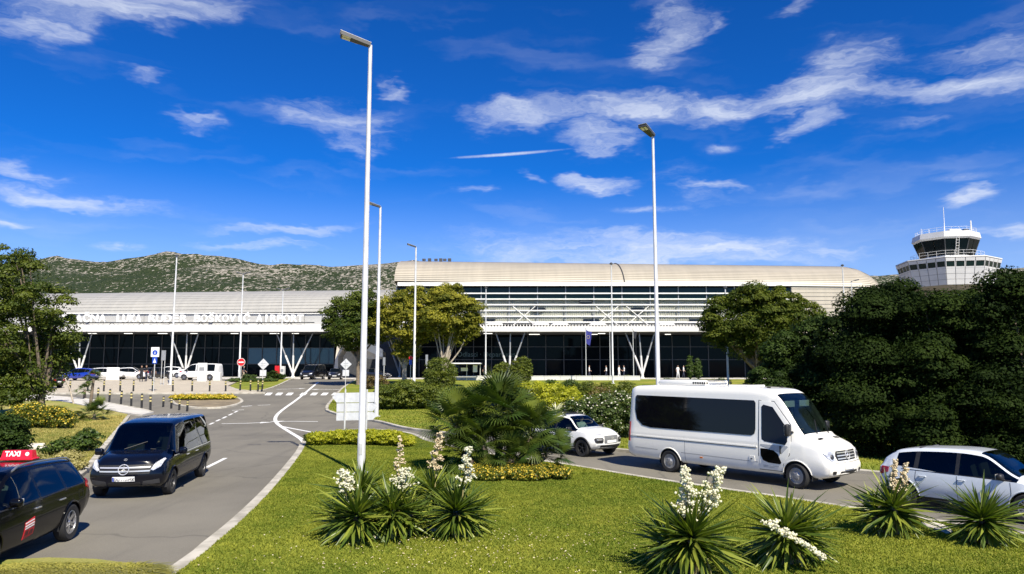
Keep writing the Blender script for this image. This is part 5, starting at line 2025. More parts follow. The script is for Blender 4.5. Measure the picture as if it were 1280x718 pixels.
class Vehicle:
    def __init__(self, name, label, cat, spec, body_mat, group=None, res=.055):
        self.root = thing(name, label, cat, group=group)
        self.s = spec
        self.res = res
        st = spec['st']
        self.W = max(s[5] for s in st)
        xs = np.array([s[0] for s in st])
        Cg = np.array([section(*s[1:]) for s in st])
        xq, ci = [], []
        for i in range(len(xs) - 1):
            k = max(1, int(math.ceil((xs[i + 1] - xs[i]) / res)))
            for t in range(k):
                xq.append(xs[i] + (xs[i + 1] - xs[i]) * t / k)
                ci.append(i)
        xq.append(xs[-1])
        xq = np.array(xq)
        Gu = pchip(xs, Cg, xq)
        nv_cell = [2, 1, 4, 5, 1, 5, 1, 2, 3, 3]
        if res > .09:
            nv_cell = [1, 1, 2, 2, 1, 2, 1, 1, 2, 2]
        vq, cj = [], []
        for j, k in enumerate(nv_cell):
            for t in range(k):
                vq.append(j + t / k)
                cj.append(j)
        vq.append(len(nv_cell))
        Gv = pchip(np.arange(11), np.swapaxes(Gu, 0, 1), np.array(vq))      # (nv, nu, 2)
        nu, nv = len(xq), len(vq)
        ringn = 2 * (nv - 1)
        V = []
        for i in range(nu):
            for r in range(ringn):
                if r < nv:
                    V.append((xq[i], Gv[r, i, 0], Gv[r, i, 1]))
                else:
                    k = ringn - r
                    V.append((xq[i], -Gv[k, i, 0], Gv[k, i, 1]))
        F, cell = [], []
        for i in range(nu - 1):
            for r in range(ringn):
                a, b = i * ringn + r, i * ringn + (r + 1) % ringn
                F.append((a, a + ringn, b + ringn, b))
                if r < nv - 1:
                    cell.append((ci[i], cj[r], 1))
                else:
                    cell.append((ci[i], cj[ringn - 1 - r], -1))
        # closed ends, divided across so that they can bow
        md = 8
        for end, i in ((0, 0), (1, nu - 1)):
            prev = None
            for r in range(nv):
                y, z = Gv[r, i]
                if r == 0 or r == nv - 1:
                    row = [i * ringn + (0 if r == 0 else nv - 1)] * (md + 1)
                else:
                    row = [i * ringn + r]
                    for k in range(1, md):
                        V.append((xq[i], y * (1 - 2 * k / md), z))
                        row.append(len(V) - 1)
                    row.append(i * ringn + ringn - r)
                if prev is not None:
                    for k in range(md):
                        f = [prev[k], prev[k + 1], row[k + 1], row[k]]
                        f = list(dict.fromkeys(f))
                        if len(f) >= 3:
                            if end == 0:
                                f = f[::-1]
                            F.append(tuple(f))
                            cell.append((-1 if end == 0 else 99, -1, 0))
                prev = row
        F = [tuple(f[::-1]) for f in F]
        V = np.array(V)
        # bow and rake of nose and tail
        w = self.W
        xf0, xf1, cf, pf = spec['front']
        xr0, xr1, cr, pr = spec['rear']
        x0 = V[:, 0].copy()
        yy = (V[:, 1] / w) ** 2
        V[:, 0] += smooth01(xf0, xf1, x0) * (-cf * yy + np.interp(V[:, 2], [p[0] for p in pf], [p[1] for p in pf]))
        V[:, 0] -= smooth01(-xr0, -xr1, -x0) * (-cr * yy + np.interp(V[:, 2], [p[0] for p in pr], [p[1] for p in pr]))
        self.bvh = BVHTree.FromPolygons([tuple(p) for p in V], F)
        # wheel arches
        R_ = spec['arch']
        dead = np.zeros(len(V), bool)
        for ax in (spec['xf'], spec['xr']):
            dx, dz = V[:, 0] - ax, V[:, 2] - spec['wr']
            dist = np.hypot(dx, dz)
            side = np.abs(V[:, 1]) > w - .42
            ins = side & (dist < R_ - res * .55)
            rim = side & (dist >= R_ - res * .55) & (dist < R_ + res * .45)
            V[rim, 0] = ax + dx[rim] / dist[rim] * R_
            V[rim, 2] = np.maximum(spec['wr'] + dz[rim] / dist[rim] * R_, V[rim, 2] * 0 + st[3][1])
            ok = rim | ins
            for fi, f in enumerate(F):
                if f is not None and all(ok[v] for v in f) and any(ins[v] for v in f):
                    F[fi] = None
        for ax in (spec['xf'], spec['xr']):
            kept = {v for f in F if f is not None for v in f}
            for v in kept:
                dx, dz = V[v, 0] - ax, V[v, 2] - spec['wr']
                dd = math.hypot(dx, dz)
                if dd < R_ - 1e-4 and abs(V[v, 1]) > w - .42 and V[v, 2] > st[3][1] + .01 and dd > 1e-3:
                    V[v, 0] = ax + dx / dd * R_
                    V[v, 2] = max(spec['wr'] + dz / dd * R_, st[3][1])
        groups = {}
        doors = spec.get('doors', [])
        for f, c in zip(F, cell):
            if f is None:
                continue
            key = 'body'
            for (nm, i0, i1, j0, j1) in spec.get('glass', []):
                if i0 <= c[0] < i1 and j0 <= c[1] < j1:
                    key = (nm, (i0, c[2] if j1 <= 6 else 0))
            for k, (i0, i1) in enumerate(doors):
                if i0 <= c[0] < i1 and 2 <= c[1] < 5:
                    key = ('door', (k, c[2]))
            groups.setdefault(key, []).append(f)
        self.parts = {}
        for key, fs in groups.items():
            nm = key if isinstance(key, str) else key[0]
            m = body_mat
            if nm != 'body' and nm != 'door':
                m = {'windscreen': WSGLASS, 'privacy_window': PRIVACY, 'pillar': BLACKPL}.get(nm, CARGLASS)
                m = spec.get('glassmat', {}).get(nm, m)
            self.parts[key] = self._mesh(nm if nm != 'privacy_window' else 'window', V, fs, m)
        self.body = self.parts['body']
        self._wheels()
        if spec.get('interior', True):
            self._interior()

    def _mesh(self, name, V, fs, m):
        used = sorted({v for f in fs for v in f})
        mp = {v: i for i, v in enumerate(used)}
        me = bpy.data.meshes.new(name)
        me.from_pydata([tuple(V[v]) for v in used], [], [[mp[v] for v in f] for f in fs])
        me.materials.append(m)
        me.polygons.foreach_set('use_smooth', [True] * len(me.polygons))
        me.set_sharp_from_angle(angle=R(38))
        return inst(name, me, self.root)

    def _wheels(self):
        s = self.s
        r, w = s['wr'], s.get('ww', .21)
        tyre = MB().lathe([(r * .66, -w / 2 + .01), (r * .9, -w / 2), (r * .97, -w / 2 + .02), (r, -w / 2 + .05), (r, w / 2 - .05), (r * .97, w / 2 - .02),
                           (r * .9, w / 2), (r * .66, w / 2 - .01), (r * .64, w / 2 - .05), (r * .64, -w / 2 + .05), (r * .66, -w / 2 + .01)], 36).mesh('wheel', TYRE, 40)
        rim = MB()
        o = w / 2 - .02
        rr = r * .66
        rim.lathe([(rr * .98, -w / 2 + .04), (rr * .985, o), (rr * .9, o + .006), (rr * .88, o - .02), (rr * .86, -.02), (rr * .2, -.02)], 32)
        rim.lathe([(rr * .86, -.019), (0, -.02)], 24, mi=1)
        ns = s.get('spokes', 5)
        if ns:
            for k in range(ns):
                a = 2 * math.pi * k / ns
                for da in s.get('twin', (0,)):
                    M = Matrix.Rotation(a + da, 4, 'Z')
                    rim.add([(rr * .12, -rr * .09, o - .03), (rr * .12, rr * .09, o - .03), (rr * .93, rr * .07, o - .008), (rr * .93, -rr * .07, o - .008),
                             (rr * .12, -rr * .09, o - .08), (rr * .12, rr * .09, o - .08), (rr * .93, rr * .07, o - .06), (rr * .93, -rr * .07, o - .06)],
                            [(0, 1, 2, 3), (0, 4, 5, 1), (1, 5, 6, 2), (2, 6, 7, 3), (3, 7, 4, 0)], 0, M)
            rim.lathe([(rr * .22, -.02), (rr * .22, o - .03), (rr * .14, o - .015), (0, o - .014)], 16)
        else:
            # pressed steel wheel with round holes and a hub cap
            rim.lathe([(rr * .9, o - .02), (rr * .75, o - .05), (rr * .55, o - .02), (rr * .38, o + .0), (rr * .3, o + .02), (0, o + .025)], 32)
            for k in range(10):
                a = 2 * math.pi * k / 10
                rim.lathe([(rr * .085, 0), (rr * .085, .012), (0, .013)], 8, 1, Matrix.Translation((rr * .66 * math.cos(a), rr * .66 * math.sin(a), o - .045)))
            for k in range(6):
                a = 2 * math.pi * k / 6
                rim.lathe([(rr * .05, 0), (rr * .04, .03), (0, .032)], 6, 0, Matrix.Translation((rr * .45 * math.cos(a), rr * .45 * math.sin(a), o - .01)))
        rmesh = rim.mesh('rim', [s.get('rim', ALLOY), BLACKPL], 35)
        liner = MB()
        ar = s['arch']
        n = 20
        vs = []
        for y in (0, .34):
            for k in range(n + 1):
                a = -.25 + (math.pi + .5) * k / n
                vs.append((ar * 1.02 * math.cos(a), -y, ar * 1.02 * math.sin(a)))
        liner.add(vs, [(k, k + 1, n + 2 + k, n + 1 + k) for k in range(n)])
        liner.add([vs[n + 1 + k] for k in range(n + 1)], [list(range(n + 1))])
        lmesh = liner.mesh('arch_liner', CABIN)
        tr = s['track'] / 2
        for ax in (s['xf'], s['xr']):
            for sd in (1, -1):
                wo = inst('wheel', tyre, self.root, (ax, sd * tr, r), (R(-90) if sd > 0 else R(90), 0, 0))
                if ax == s['xf'] and s.get('steer'):
                    wo.rotation_euler = (wo.rotation_euler[0], 0, s['steer'])
                inst('rim', rmesh, wo, (0, 0, .001), (0, 0, random.uniform(0, 6)))
                inst('arch_liner', lmesh, self.root, (ax, sd * (self.W - .06), r), (0, 0, 0 if sd > 0 else math.pi))
                # lip round the opening
                pts = []
                for k in range(25):
                    a = R(-8) + R(196) * k / 24
                    p = Vector((ax + ar * 1.005 * math.cos(a), sd * 3, r + ar * 1.005 * math.sin(a)))
                    if p.z < s['st'][3][1] + .02:
                        continue
                    h = self.bvh.ray_cast(p, Vector((0, -sd, 0)))[0]
                    if h is not None and abs(h.y) > self.W * .8:
                        pts.append(h)
                if len(pts) > 3:
                    MB().tube(pts, s.get('lip', .018), 6).build('arch_trim', s.get('lipmat', self.body.data.materials[0]), self.root, 50)

    def _interior(self):
        s = self.s
        x0, x1, zt = s['cabin']
        w = self.W * 2 - .3
        zs = s['st'][3][1] + .08
        MB().box(((x0 + x1) / 2, 0, (zs + zt) / 2), (x1 - x0, w, zt - zs)).build('cabin_floor', CABIN, self.root)
        # dashboard
        MB().cbox((x1 - .1, 0, zt + .03), (.5, w * .96, .16), .05).build('dashboard', CABIN, self.root)
        seat = MB()
        seat.cbox((0, 0, .28), (.13, .46, .62), .06)
        seat.cbox((-.03, 0, .68), (.09, .26, .17), .04)
        seat.tube([(-.02, .06, .55), (-.03, .06, .68)], .012, 5)
        sm = seat.mesh('seat', SEAT, 40)
        for x in s['seats']:
            for y in s.get('seat_y', (.38, -.38)):
                inst('seat', sm, self.root, (x, y, zt - .12), (0, R(-12), 0))
        wheel = MB()
        pts = [(0, .17 * math.cos(a), .17 * math.sin(a)) for a in np.linspace(0, 2 * math.pi, 19)]
        wheel.tube(pts, .014, 6, cap=False)
        wheel.box((0, 0, 0), (.02, .32, .03))
        inst('steering_wheel', wheel.mesh('steering_wheel', CABIN), self.root, (x1 - .42, .38, zt + .1), (0, R(-25), 0))

    # ---- surface pieces -------------------------------------------------
    def hit(self, plane, a, b):
        if plane in ('left', 'right'):
            sd = 1 if plane == 'left' else -1
            o, d = Vector((a, sd * 4, b)), Vector((0, -sd, 0))
        elif plane == 'front':
            o, d = Vector((9, a, b)), Vector((-1, 0, 0))
        elif plane == 'rear':
            o, d = Vector((-9, a, b)), Vector((1, 0, 0))
        else:
            o, d = Vector((a, b, 9)), Vector((0, 0, -1))
        h, n, i, t = self.bvh.ray_cast(o, d)
        if h is None:
            h, n, i, t = self.bvh.find_nearest(o + d * 3.0)
        if n.dot(d) > 0:
            n = -n
        return h, n

    def decal(self, name, poly, plane, m, off=.008, sp=.1, parent=None, depth=.03):
        """a thin shaped piece that follows the body: lamps, grilles, plates, trim"""
        bm = bmesh.new()
        vs = [bm.verts.new((p[0], p[1], 0)) for p in poly]
        bm.faces.new(vs)
        bmesh.ops.triangulate(bm, faces=bm.faces[:])
        for ax in (0, 1):
            lo, hi = min(p[ax] for p in poly), max(p[ax] for p in poly)
            t = math.floor(lo / sp) * sp + sp
            while t < hi:
                no = (1, 0, 0) if ax == 0 else (0, 1, 0)
                bmesh.ops.bisect_plane(bm, geom=bm.verts[:] + bm.edges[:] + bm.faces[:], plane_co=(t if ax == 0 else 0, t if ax == 1 else 0, 0), plane_no=no)
                t += sp
        nr = {}
        for v in bm.verts:
            h, n = self.hit(plane, v.co.x, v.co.y)
            v.co = h + n * off
            nr[v] = n
        bm.normal_update()
        bm.verts.index_update()
        bnd = [e for e in bm.edges if e.is_boundary]
        new = {}
        for e in bnd:
            for v in e.verts:
                if v not in new:
                    new[v] = bm.verts.new(v.co - nr[v] * depth)
        for e in bnd:
            a, b = e.verts
            bm.faces.new((a, b, new[b], new[a]))
        bmesh.ops.recalc_face_normals(bm, faces=bm.faces[:])
        me = bpy.data.meshes.new(name)
        bm.to_mesh(me)
        bm.free()
        me.materials.append(m)
        me.polygons.foreach_set('use_smooth', [True] * len(me.polygons))
        me.set_sharp_from_angle(angle=R(40))
        return inst(name, me, parent or self.root)

    def seam(self, name, line, plane, w=.012, m=None, parent=None, off=.003, n=14):
        """a thin line along the body"""
        P = [Vector(p) for p in line]
        L = sum((P[i + 1] - P[i]).length for i in range(len(P) - 1))
        pts = []
        for i in range(len(P) - 1):
            k = max(1, int(n * (P[i + 1] - P[i]).length / L))
            for t in range(k):
                pts.append(P[i].lerp(P[i + 1], t / k))
        pts.append(P[-1])
        vs, fs = [], []
        for i, p in enumerate(pts):
            t = (pts[min(i + 1, len(pts) - 1)] - pts[max(i - 1, 0)]).normalized()
            q = Vector((-t.y, t.x)) * w / 2
            for s in (1, -1):
                h, nn = self.hit(plane, p.x + q.x * s, p.y + q.y * s)
                vs.append(h + nn * off)
        for i in range(len(pts) - 1):
            fs.append((2 * i, 2 * i + 1, 2 * i + 3, 2 * i + 2))
        return MB().add(vs, fs).build(name, m or INK, parent or self.root)

    def handle(self, x, z, plane, m, parent=None, L=.2):
        h, n = self.hit(plane, x, z)
        b = MB()
        b.cbox(h + n * .022, (L, .022, .03), .01)
        b.box(h + n * .006 + Vector((L * .4, 0, 0)), (.03, .03, .02))
        b.box(h + n * .006 - Vector((L * .4, 0, 0)), (.03, .03, .02))
        return b.build('door_handle', m, parent or self.root, 40)

    def mirror(self, x, z, m, sz=(.14, .2, .17), out=.12):
        for sd in (1, -1):
            h, n = self.hit('left' if sd > 0 else 'right', x, z)
            b = MB()
            c = Vector((x - .03, h.y + sd * (out + sz[1] / 2 - .08), z + .07))
            b.cbox(c, sz, .05)
            b.tube([h - n * .02, c - Vector((0, sd * .02, .02))], [.035, .03], 6)
            o = b.build('wing_mirror', m, self.root, 50)
            MB().cbox(c - Vector((sz[0] / 2 + .001, 0, 0)), (.006, sz[1] * .8, sz[2] * .8), .002).build('mirror_glass', CHROME, o)

    def star(self, plane, a, b, r, m=CHROME):
        h, n = self.hit(plane, a, b)
        M = Matrix.Translation(h + n * .03) @ n.to_track_quat('Z', 'Y').to_matrix().to_4x4()
        e = MB()
        e.tube([(r * math.cos(t), r * math.sin(t), 0) for t in np.linspace(0, 2 * math.pi, 25)], r * .1, 6, M=M, cap=False)
        up = M.inverted().to_3x3() @ Vector((0, 0, 1))
        a0 = math.atan2(up.y, up.x)
        for k in range(3):
            t = a0 + k * 2 * math.pi / 3
            d, q = Vector((math.cos(t), math.sin(t), 0)), Vector((-math.sin(t), math.cos(t), 0))
            e.add([q * r * .13, -q * r * .13, d * r * .97, Vector((0, 0, r * .16))], [(0, 2, 3), (2, 1, 3), (0, 1, 2)], 0, M)
        return e.build('star_emblem', m, self.root, 30)

    def text(self, s, plane, a, b, size, m, name='lettering', parent=None, off=.012):
        h, n = self.hit(plane, a, b)
        me = text_mesh(s, size, .001, m)
        q = {'front': Matrix.Rotation(R(90), 3, 'Z') @ Matrix.Rotation(R(90), 3, 'X'), 'rear': Matrix.Rotation(R(-90), 3, 'Z') @ Matrix.Rotation(R(90), 3, 'X'),
             'left': Matrix.Rotation(R(180), 3, 'Z') @ Matrix.Rotation(R(90), 3, 'X'), 'right': Matrix.Rotation(R(90), 3, 'X')}[plane]
        o = inst(name, me, parent or self.root, h + n * off)
        o.rotation_euler = q.to_euler()
        return o

    def place(self, loc, heading):
        self.root.location = loc
        self.root.rotation_euler = (0, 0, math.atan2(heading[1], heading[0]))
        slope = (T(loc[1] + 1) - T(loc[1] - 1)) / 2 * heading[1]
        self.root.rotation_euler[1] = -math.atan(slope)
        return self.root


def rect(a0, a1, b0, b1, r=0.0, n=4):
    """rounded rectangle"""
    if r <= 0:
        return [(a0, b0), (a1, b0), (a1, b1), (a0, b1)]
    out = []
    for (cx, cy, s) in ((a1 - r, b0 + r, -90), (a1 - r, b1 - r, 0), (a0 + r, b1 - r, 90), (a0 + r, b0 + r, 180)):
        for k in range(n + 1):
            t = R(s + 90 * k / n)
            out.append((cx + r * math.cos(t), cy + r * math.sin(t)))
    return out


def mirror_y(poly):
    return [(-p[0], p[1]) for p in poly][::-1]


def wheel_place(front, rear, half_track, side):
    """origin and heading from where the visible wheels touch the road"""
    f, r = gp(*front), gp(*rear)
    h = (f - r)
    h.z = 0
    h.normalize()
    left = Vector((-h.y, h.x, 0))
    mid = (f + r) / 2 - left * half_track * (1 if side == 'left' else -1)
    mid.z = T(mid.y) + .004
    return mid, h


# ------------------------------------------------ white minibus
def minibus():
    spec = dict(
        st=[(-3.98, .50, 1.25, 2.56, .84, .90, .88, .72), (-3.90, .42, 1.25, 2.66, .90, .965, .945, .80), (-3.6, .36, 1.25, 2.73, .93, .995, .98, .84),
            (-2.2, .34, 1.25, 2.76, .94, 1.0, .985, .855), (0.6, .33, 1.25, 2.75, .94, 1.0, .985, .855), (1.28, .33, 1.25, 2.70, .94, 1.0, .985, .84),
            (1.50, .33, 1.25, 2.62, .94, 1.0, .98, .82), (1.56, .33, 1.25, 2.58, .94, 1.0, .98, .82), (2.44, .33, 1.22, 1.50, .93, .99, .965, .84), (2.54, .33, 1.20, 1.42, .93, .985, .955, .84),
            (2.88, .33, 1.12, 1.285, .92, .97, .93, .82), (3.06, .36, 1.04, 1.19, .91, .955, .905, .80), (3.15, .44, .95, 1.09, .87, .915, .86, .75)],
        glass=[('windscreen', 7, 8, 7, 10)],
        front=(1.6, 3.1, .14, [(0.3, -.04), (.45, 0.03), (.62, .05), (.75, .0), (1.0, -.05), (1.3, -.06)]),
        rear=(-3.45, -3.96, .06, [(0.3, -.02), (.5, .04), (.7, .03), (.9, -.02), (2.8, -.08)]),
        wr=.345, ww=.21, arch=.42, xf=2.16, xr=-2.16, track=1.80, spokes=0, rim=mat('steel_rim', (.34, .34, .34), .45, metal=.5), cabin=(-3.3, 2.4, 1.1), seats=(1.0, -.2, -1.2, -2.2), seat_y=(.5, -.5), steer=R(-7))
    WP = paint('white_minibus_paint', (0.90, 0.88, 0.81))
    v = Vehicle('minibus', 'white high roof minibus with a long dark side window, passing the trees', 'minibus', spec, WP)
    BAND = mat('minibus_dark_glass', (0.004, 0.004, 0.006), 0.04, spec=0.35)
    for pl in ('right', 'left'):
        band = [(-3.58, 2.36), (-3.58, 1.92), (-3.49, 1.62), (-3.26, 1.43), (-2.9, 1.37), (.80, 1.36), (.9, 1.42), (.93, 1.55), (.93, 2.30), (.88, 2.37), (-3.52, 2.41)]
        v.decal('window', band, pl, BAND, .012, .25)
        # front door
        v.seam('door_seam', [(1.03, .42), (1.03, 2.38), (1.5, 2.36), (2.0, 1.72), (2.03, 1.3), (1.98, .9), (1.78, .62), (1.72, .42), (1.03, .42)], pl, .016)
        d = v.decal('door', [(1.05, .44), (1.70, .44), (1.76, .62), (1.96, .92), (2.01, 1.3), (1.98, 1.70), (1.49, 2.34), (1.05, 2.36)], pl, WP, .006, .2)
        v.decal('window', [(1.13, 1.28), (1.22, 1.22), (1.86, 1.16), (1.92, 1.26), (1.9, 1.62), (1.46, 2.2), (1.18, 2.26), (1.12, 2.2)], pl, BAND, .013, .2, parent=d)
        v.decal('lower_window', [(1.10, 1.02), (1.10, .82), (1.17, .69), (1.33, .635), (1.68, .62), (1.73, .66), (1.63, .90), (1.50, .99), (1.30, 1.02)][::1], pl, mat('lower_pane', (.003, .003, .004), .1, spec=.08), .013, .2, parent=d)
        v.decal('grey_stripe', [(1.10, 1.10), (1.56, 1.05), (1.76, .92), (1.95, 1.12), (1.9, 1.14), (1.1, 1.14)], pl, mat('grey_stripe', (.42, .44, .46), .4), .010, .2, parent=d)
        h, n = v.hit(pl, 1.72, 1.02)
        MB().cbox(h + n * .03, (.03, .03, .22), .01).build('door_handle', BLACKPL, d)
        for z, x1 in ((.545, 1.64), (.505, 1.5)):
            v.decal('faded_print', rect(1.16, x1, z - .012, z + .012), pl, mat('pale_ink', (.45, .47, .48), .6), .009, .2, parent=d)
        # mouldings and panel seams
        v.decal('side_moulding', [(-3.75, 1.06), (.98, 1.03), (.98, 1.07), (-3.75, 1.10)], pl, WP, .016, .3)
        v.seam('panel_seam', [(-3.75, 1.045), (.98, 1.015)], pl, .016)
        v.seam('panel_seam', [(-3.55, .70), (-2.62, .68)], pl, .012, mat('seam_grey', (.2, .2, .2), .6))
        v.seam('panel_seam', [(-1.7, .66), (1.0, .62)], pl, .012, mat('seam_grey', (.2, .2, .2), .6))
        v.seam('panel_seam', [(-1.55, .36), (-1.55, 1.02)], pl, .01, mat('seam_grey', (.2, .2, .2), .6))
        v.decal('fuel_flap', rect(.72, .9, .62, .78, .02), pl, WP, .012, .2)
        h, n = v.hit(pl, .8, .70)
        MB().cbox(h + n * .02, (.06, .01, .03), .004).build('flap_catch', BLACKPL, v.root)
        v.decal('side_marker', rect(-1.0, -.9, .55, .59), pl, ORANGE, .012, .2)
        v.decal('tail_lamp', [(-3.88, .88), (-3.78, .88), (-3.78, 1.52), (-3.88, 1.50)], pl, REDLENS, .014, .1)
    # roof: air conditioner, hatch, lamps
    ac = MB()
    ac.cbox((-1.9, 0, 2.83), (1.9, 1.3, .2), .08)
    aco = ac.build('air_conditioner', WP, v.root, 40)
    for k in range(7):
        MB().box((-1.28 + k * .085, 0, 2.932), (.045, 1.0, .012)).build('vent_slot', BLACKPL, aco)
    for y in (-.652, .652):
        for k in range(7):
            MB().box((-1.4 + k * .085, y, 2.84), (.05, .012, .07)).build('vent_slot', BLACKPL, aco)
    MB().cbox((.1, 0, 2.77), (.8, .8, .06), .03).build('roof_hatch', WP, v.root)
    for y in (-.35, .35):
        MB().cbox((1.05, y, 2.735), (.12, .06, .05), .015).build('marker_lamp', BLACKPL, v.root)
    MB().cbox((-3.3, -.55, 2.73), (.5, .1, .03), .01).build('roof_vent', BLACKPL, v.root)
    # front end
    v.decal('grille', [(-.50, .80), (.50, .80), (.57, .93), (.52, 1.06), (-.52, 1.06), (-.57, .93)], 'front', BLACKPL, .012, .1)
    for z in (.85, .93, 1.01):
        v.decal('grille_bar', rect(-.50, .50, z - .014, z + .014), 'front', CHROME, .026, .12)
    v.star('front', 0, .93, .12)
    for sg in (1, -1):
        hl = [(sg * .61, .82), (sg * .63, 1.0), (sg * .71, 1.06), (sg * .86, 1.10), (sg * .90, 1.02), (sg * .87, .88), (sg * .75, .80)]
        if sg < 0:
            hl = hl[::-1]
        o = v.decal('headlight', hl, 'front', LENS, .016, .05)
        h, n = v.hit('front', sg * .72, .91)
        MB().lathe([(.062, 0), (.062, .02), (.04, .03), (0, .03)], 16, M=Matrix.Translation(h + n * .012) @ n.to_track_quat('Z', 'Y').to_matrix().to_4x4()).build('bulb_housing', DKALLOY, o)
        fl = rect(sg * .72 - .07, sg * .72 + .07, .46, .54, .02)
        v.decal('fog_lamp', fl, 'front', BLACKPL, .014, .05)
    v.seam('bumper_seam', [(-.9, .74), (.9, .74)], 'front', .012, n=30)
    v.decal('lower_intake', rect(-.46, .46, .42, .52, .03), 'front', BLACKPL, .012, .1)
    p = v.decal('number_plate', rect(-.26, .26, .565, .675), 'front', PLATE, .03, .2)
    v.seam('bonnet_seam', [(2.5, -.80), (3.0, -.70)], 'top', .012)
    v.seam('bonnet_seam', [(2.5, .80), (3.0, .70)], 'top', .012)
    for y in (-.45, .45):
        v.decal('bonnet_vent', rect(2.58, 2.66, y - .13, y + .13, .02), 'top', BLACKPL, .01, .1)
    for y in (-.3, .35):
        h0, _ = v.hit('top', 2.46, y)
        h1, n1 = v.hit('top', 2.15, y + .45)
        MB().tube([h0 + Vector((0, 0, .03)), h1 + n1 * .02], .012, 5).build('wiper', BLACKPL, v.root)
    # sun visors and papers behind the windscreen
    for y in (-.42, .42):
        MB().cbox((1.72, y, 2.28), (.03, .56, .18), .01, M=None).build('sun_visor', WHITE2, v.root)
    for (x, y, w, d) in ((2.2, -.45, .3, .22), (2.25, .1, .34, .2), (2.15, .55, .25, .2)):
        MB().cbox((x, y, 1.24), (d, w, .03), .01, rz=.2).build('paper', WHITE, v.root)
    v.mirror(2.06, 1.52, BLACKPL, (.12, .2, .34), .2)
    mid, h = wheel_place((993, 611), (840, 591), .98, 'right')
    v.place(mid, h)
    return v


# ------------------------------------------------ black passenger van
def black_van():
    spec = dict(
        st=[(-2.62, .50, 1.0, 1.72, .78, .86, .84, .62), (-2.55, .40, 1.0, 1.82, .84, .92, .90, .68), (-2.30, .32, 1.0, 1.885, .88, .955, .93, .70),
            (-2.18, .30, 1.0, 1.89, .88, .96, .935, .705), (-1.0, .28, 1.0, 1.91, .89, .965, .94, .715), (-.92, .28, 1.0, 1.91, .89, .965, .94, .715), (.12, .28, .99, 1.90, .89, .965, .94, .71),
            (.20, .28, .99, 1.895, .89, .965, .94, .71), (.86, .28, .98, 1.82, .89, .965, .935, .69), (1.70, .28, .97, 1.16, .88, .95, .915, .74),
            (2.15, .28, .94, 1.10, .87, .945, .89, .73), (2.38, .30, .88, 1.03, .85, .915, .85, .70), (2.48, .38, .81, .95, .80, .86, .79, .63)],
        glass=[('window', 8, 9, 5, 6), ('window', 7, 8, 5, 6), ('privacy_window', 5, 6, 5, 6), ('privacy_window', 3, 4, 5, 6), ('windscreen', 8, 9, 7, 10)],
        doors=[(7, 9), (5, 6)],
        front=(1.3, 2.45, .26, [(0.25, -.06), (.4, .0), (.6, .05), (.75, .03), (.95, -.04), (1.2, -.08)]),
        rear=(-2.2, -2.6, .08, [(0.3, -.04), (.5, .03), (.9, .0), (1.9, -.1)]),
        wr=.335, ww=.22, arch=.395, xf=1.6, xr=-1.6, track=1.66, spokes=5, twin=(-.16, .16), rim=DKALLOY, glassmat={'window': PRIVACY}, cabin=(-2.3, 1.55, .9), seats=(.35, -.7, -1.6), seat_y=(.45, -.45))
    BP = paint('black_blue_paint', (0.003, 0.004, 0.009), 0.2, .03, .4, .2)
    v = Vehicle('passenger_van', 'glossy black passenger van with a star on its chrome grille, driving towards the camera', 'van', spec, BP)
    for pl in ('left', 'right'):
        for k in ((0, 1 if pl == 'left' else -1), (1, 1 if pl == 'left' else -1)):
            if ('door', k) in v.parts:
                x = (.32, -.62)[k[0]]
                v.handle(x, .90, pl, CHROME, v.parts[('door', k)])
        v.seam('chrome_strip', [(1.5, .985), (-2.3, 1.0)], pl, .02, CHROME)
        v.seam('side_crease', [(1.3, .62), (-1.2, .64)], pl, .015, mat('crease', (.03, .03, .035), .3))
        v.decal('sill_trim', [(-1.15, .30), (1.15, .30), (1.15, .36), (-1.15, .36)], pl, BLACKPL, .012, .3)
    # grille, lamps, bumper
    v.decal('grille', [(-.58, .64), (.58, .64), (.66, .87), (-.66, .87)], 'front', BLACKPL, .012, .08)
    for z in (.715, .80):
        v.decal('grille_bar', [(-.58, z - .017), (.58, z - .017), (.60, z + .017), (-.60, z + .017)], 'front', CHROME, .03, .1)
    v.star('front', 0, .757, .125)
    v.star('front', 0, .975, .035)
    for sg in (1, -1):
        hl = [(sg * .60, .74), (sg * .66, .72), (sg * .80, .80), (sg * .85, .95), (sg * .81, .98), (sg * .68, .89)]
        o = v.decal('headlight', hl if sg > 0 else hl[::-1], 'front', LENS, .016, .04)
        li = [(sg * .62, .76), (sg * .66, .745), (sg * .82, .92), (sg * .81, .95)]
        v.decal('lamp_strip', li if sg > 0 else li[::-1], 'front', mat('lamp_white', (.9, .9, .9), .3), .024, .05, parent=o)
        it = [(sg * .42, .36), (sg * .80, .40), (sg * .80, .50), (sg * .44, .46)]
        v.decal('side_intake', it if sg > 0 else it[::-1], 'front', mat('mesh_grey', (.03, .03, .032), .6), .012, .08)
    v.decal('lower_intake', rect(-.38, .38, .36, .44, .02), 'front', BLACKPL, .012, .1)
    p = v.decal('number_plate', rect(-.26, .26, .475, .585), 'front', PLATE, .03, .2)
    v.text('DU 715-MX', 'front', 0.02, .497, .095, INK, 'plate_lettering', p, .034)
    v.decal('plate_band', rect(-.255, -.215, .48, .58), 'front', mat('plate_blue', (.02, .06, .4), .4), .032, .2, parent=p)
    v.mirror(1.28, 1.02, BP, (.14, .22, .18), .12)
    for y in (-.3, .35):
        h0, _ = v.hit('top', 1.66, y)
        h1, n1 = v.hit('top', 1.42, y + .5)
        MB().tube([h0 + Vector((0, 0, .025)), h1 + n1 * .02], .01, 5).build('wiper', BLACKPL, v.root)
    MB().cbox((1.45, -.35, 1.03), (.2, .3, .02), .008, rz=.2).build('paper', WHITE, v.root)
    mid, h = wheel_place((214, 617.5), (252.5, 596), .90, 'left')
    v.place(mid, h)
    return v


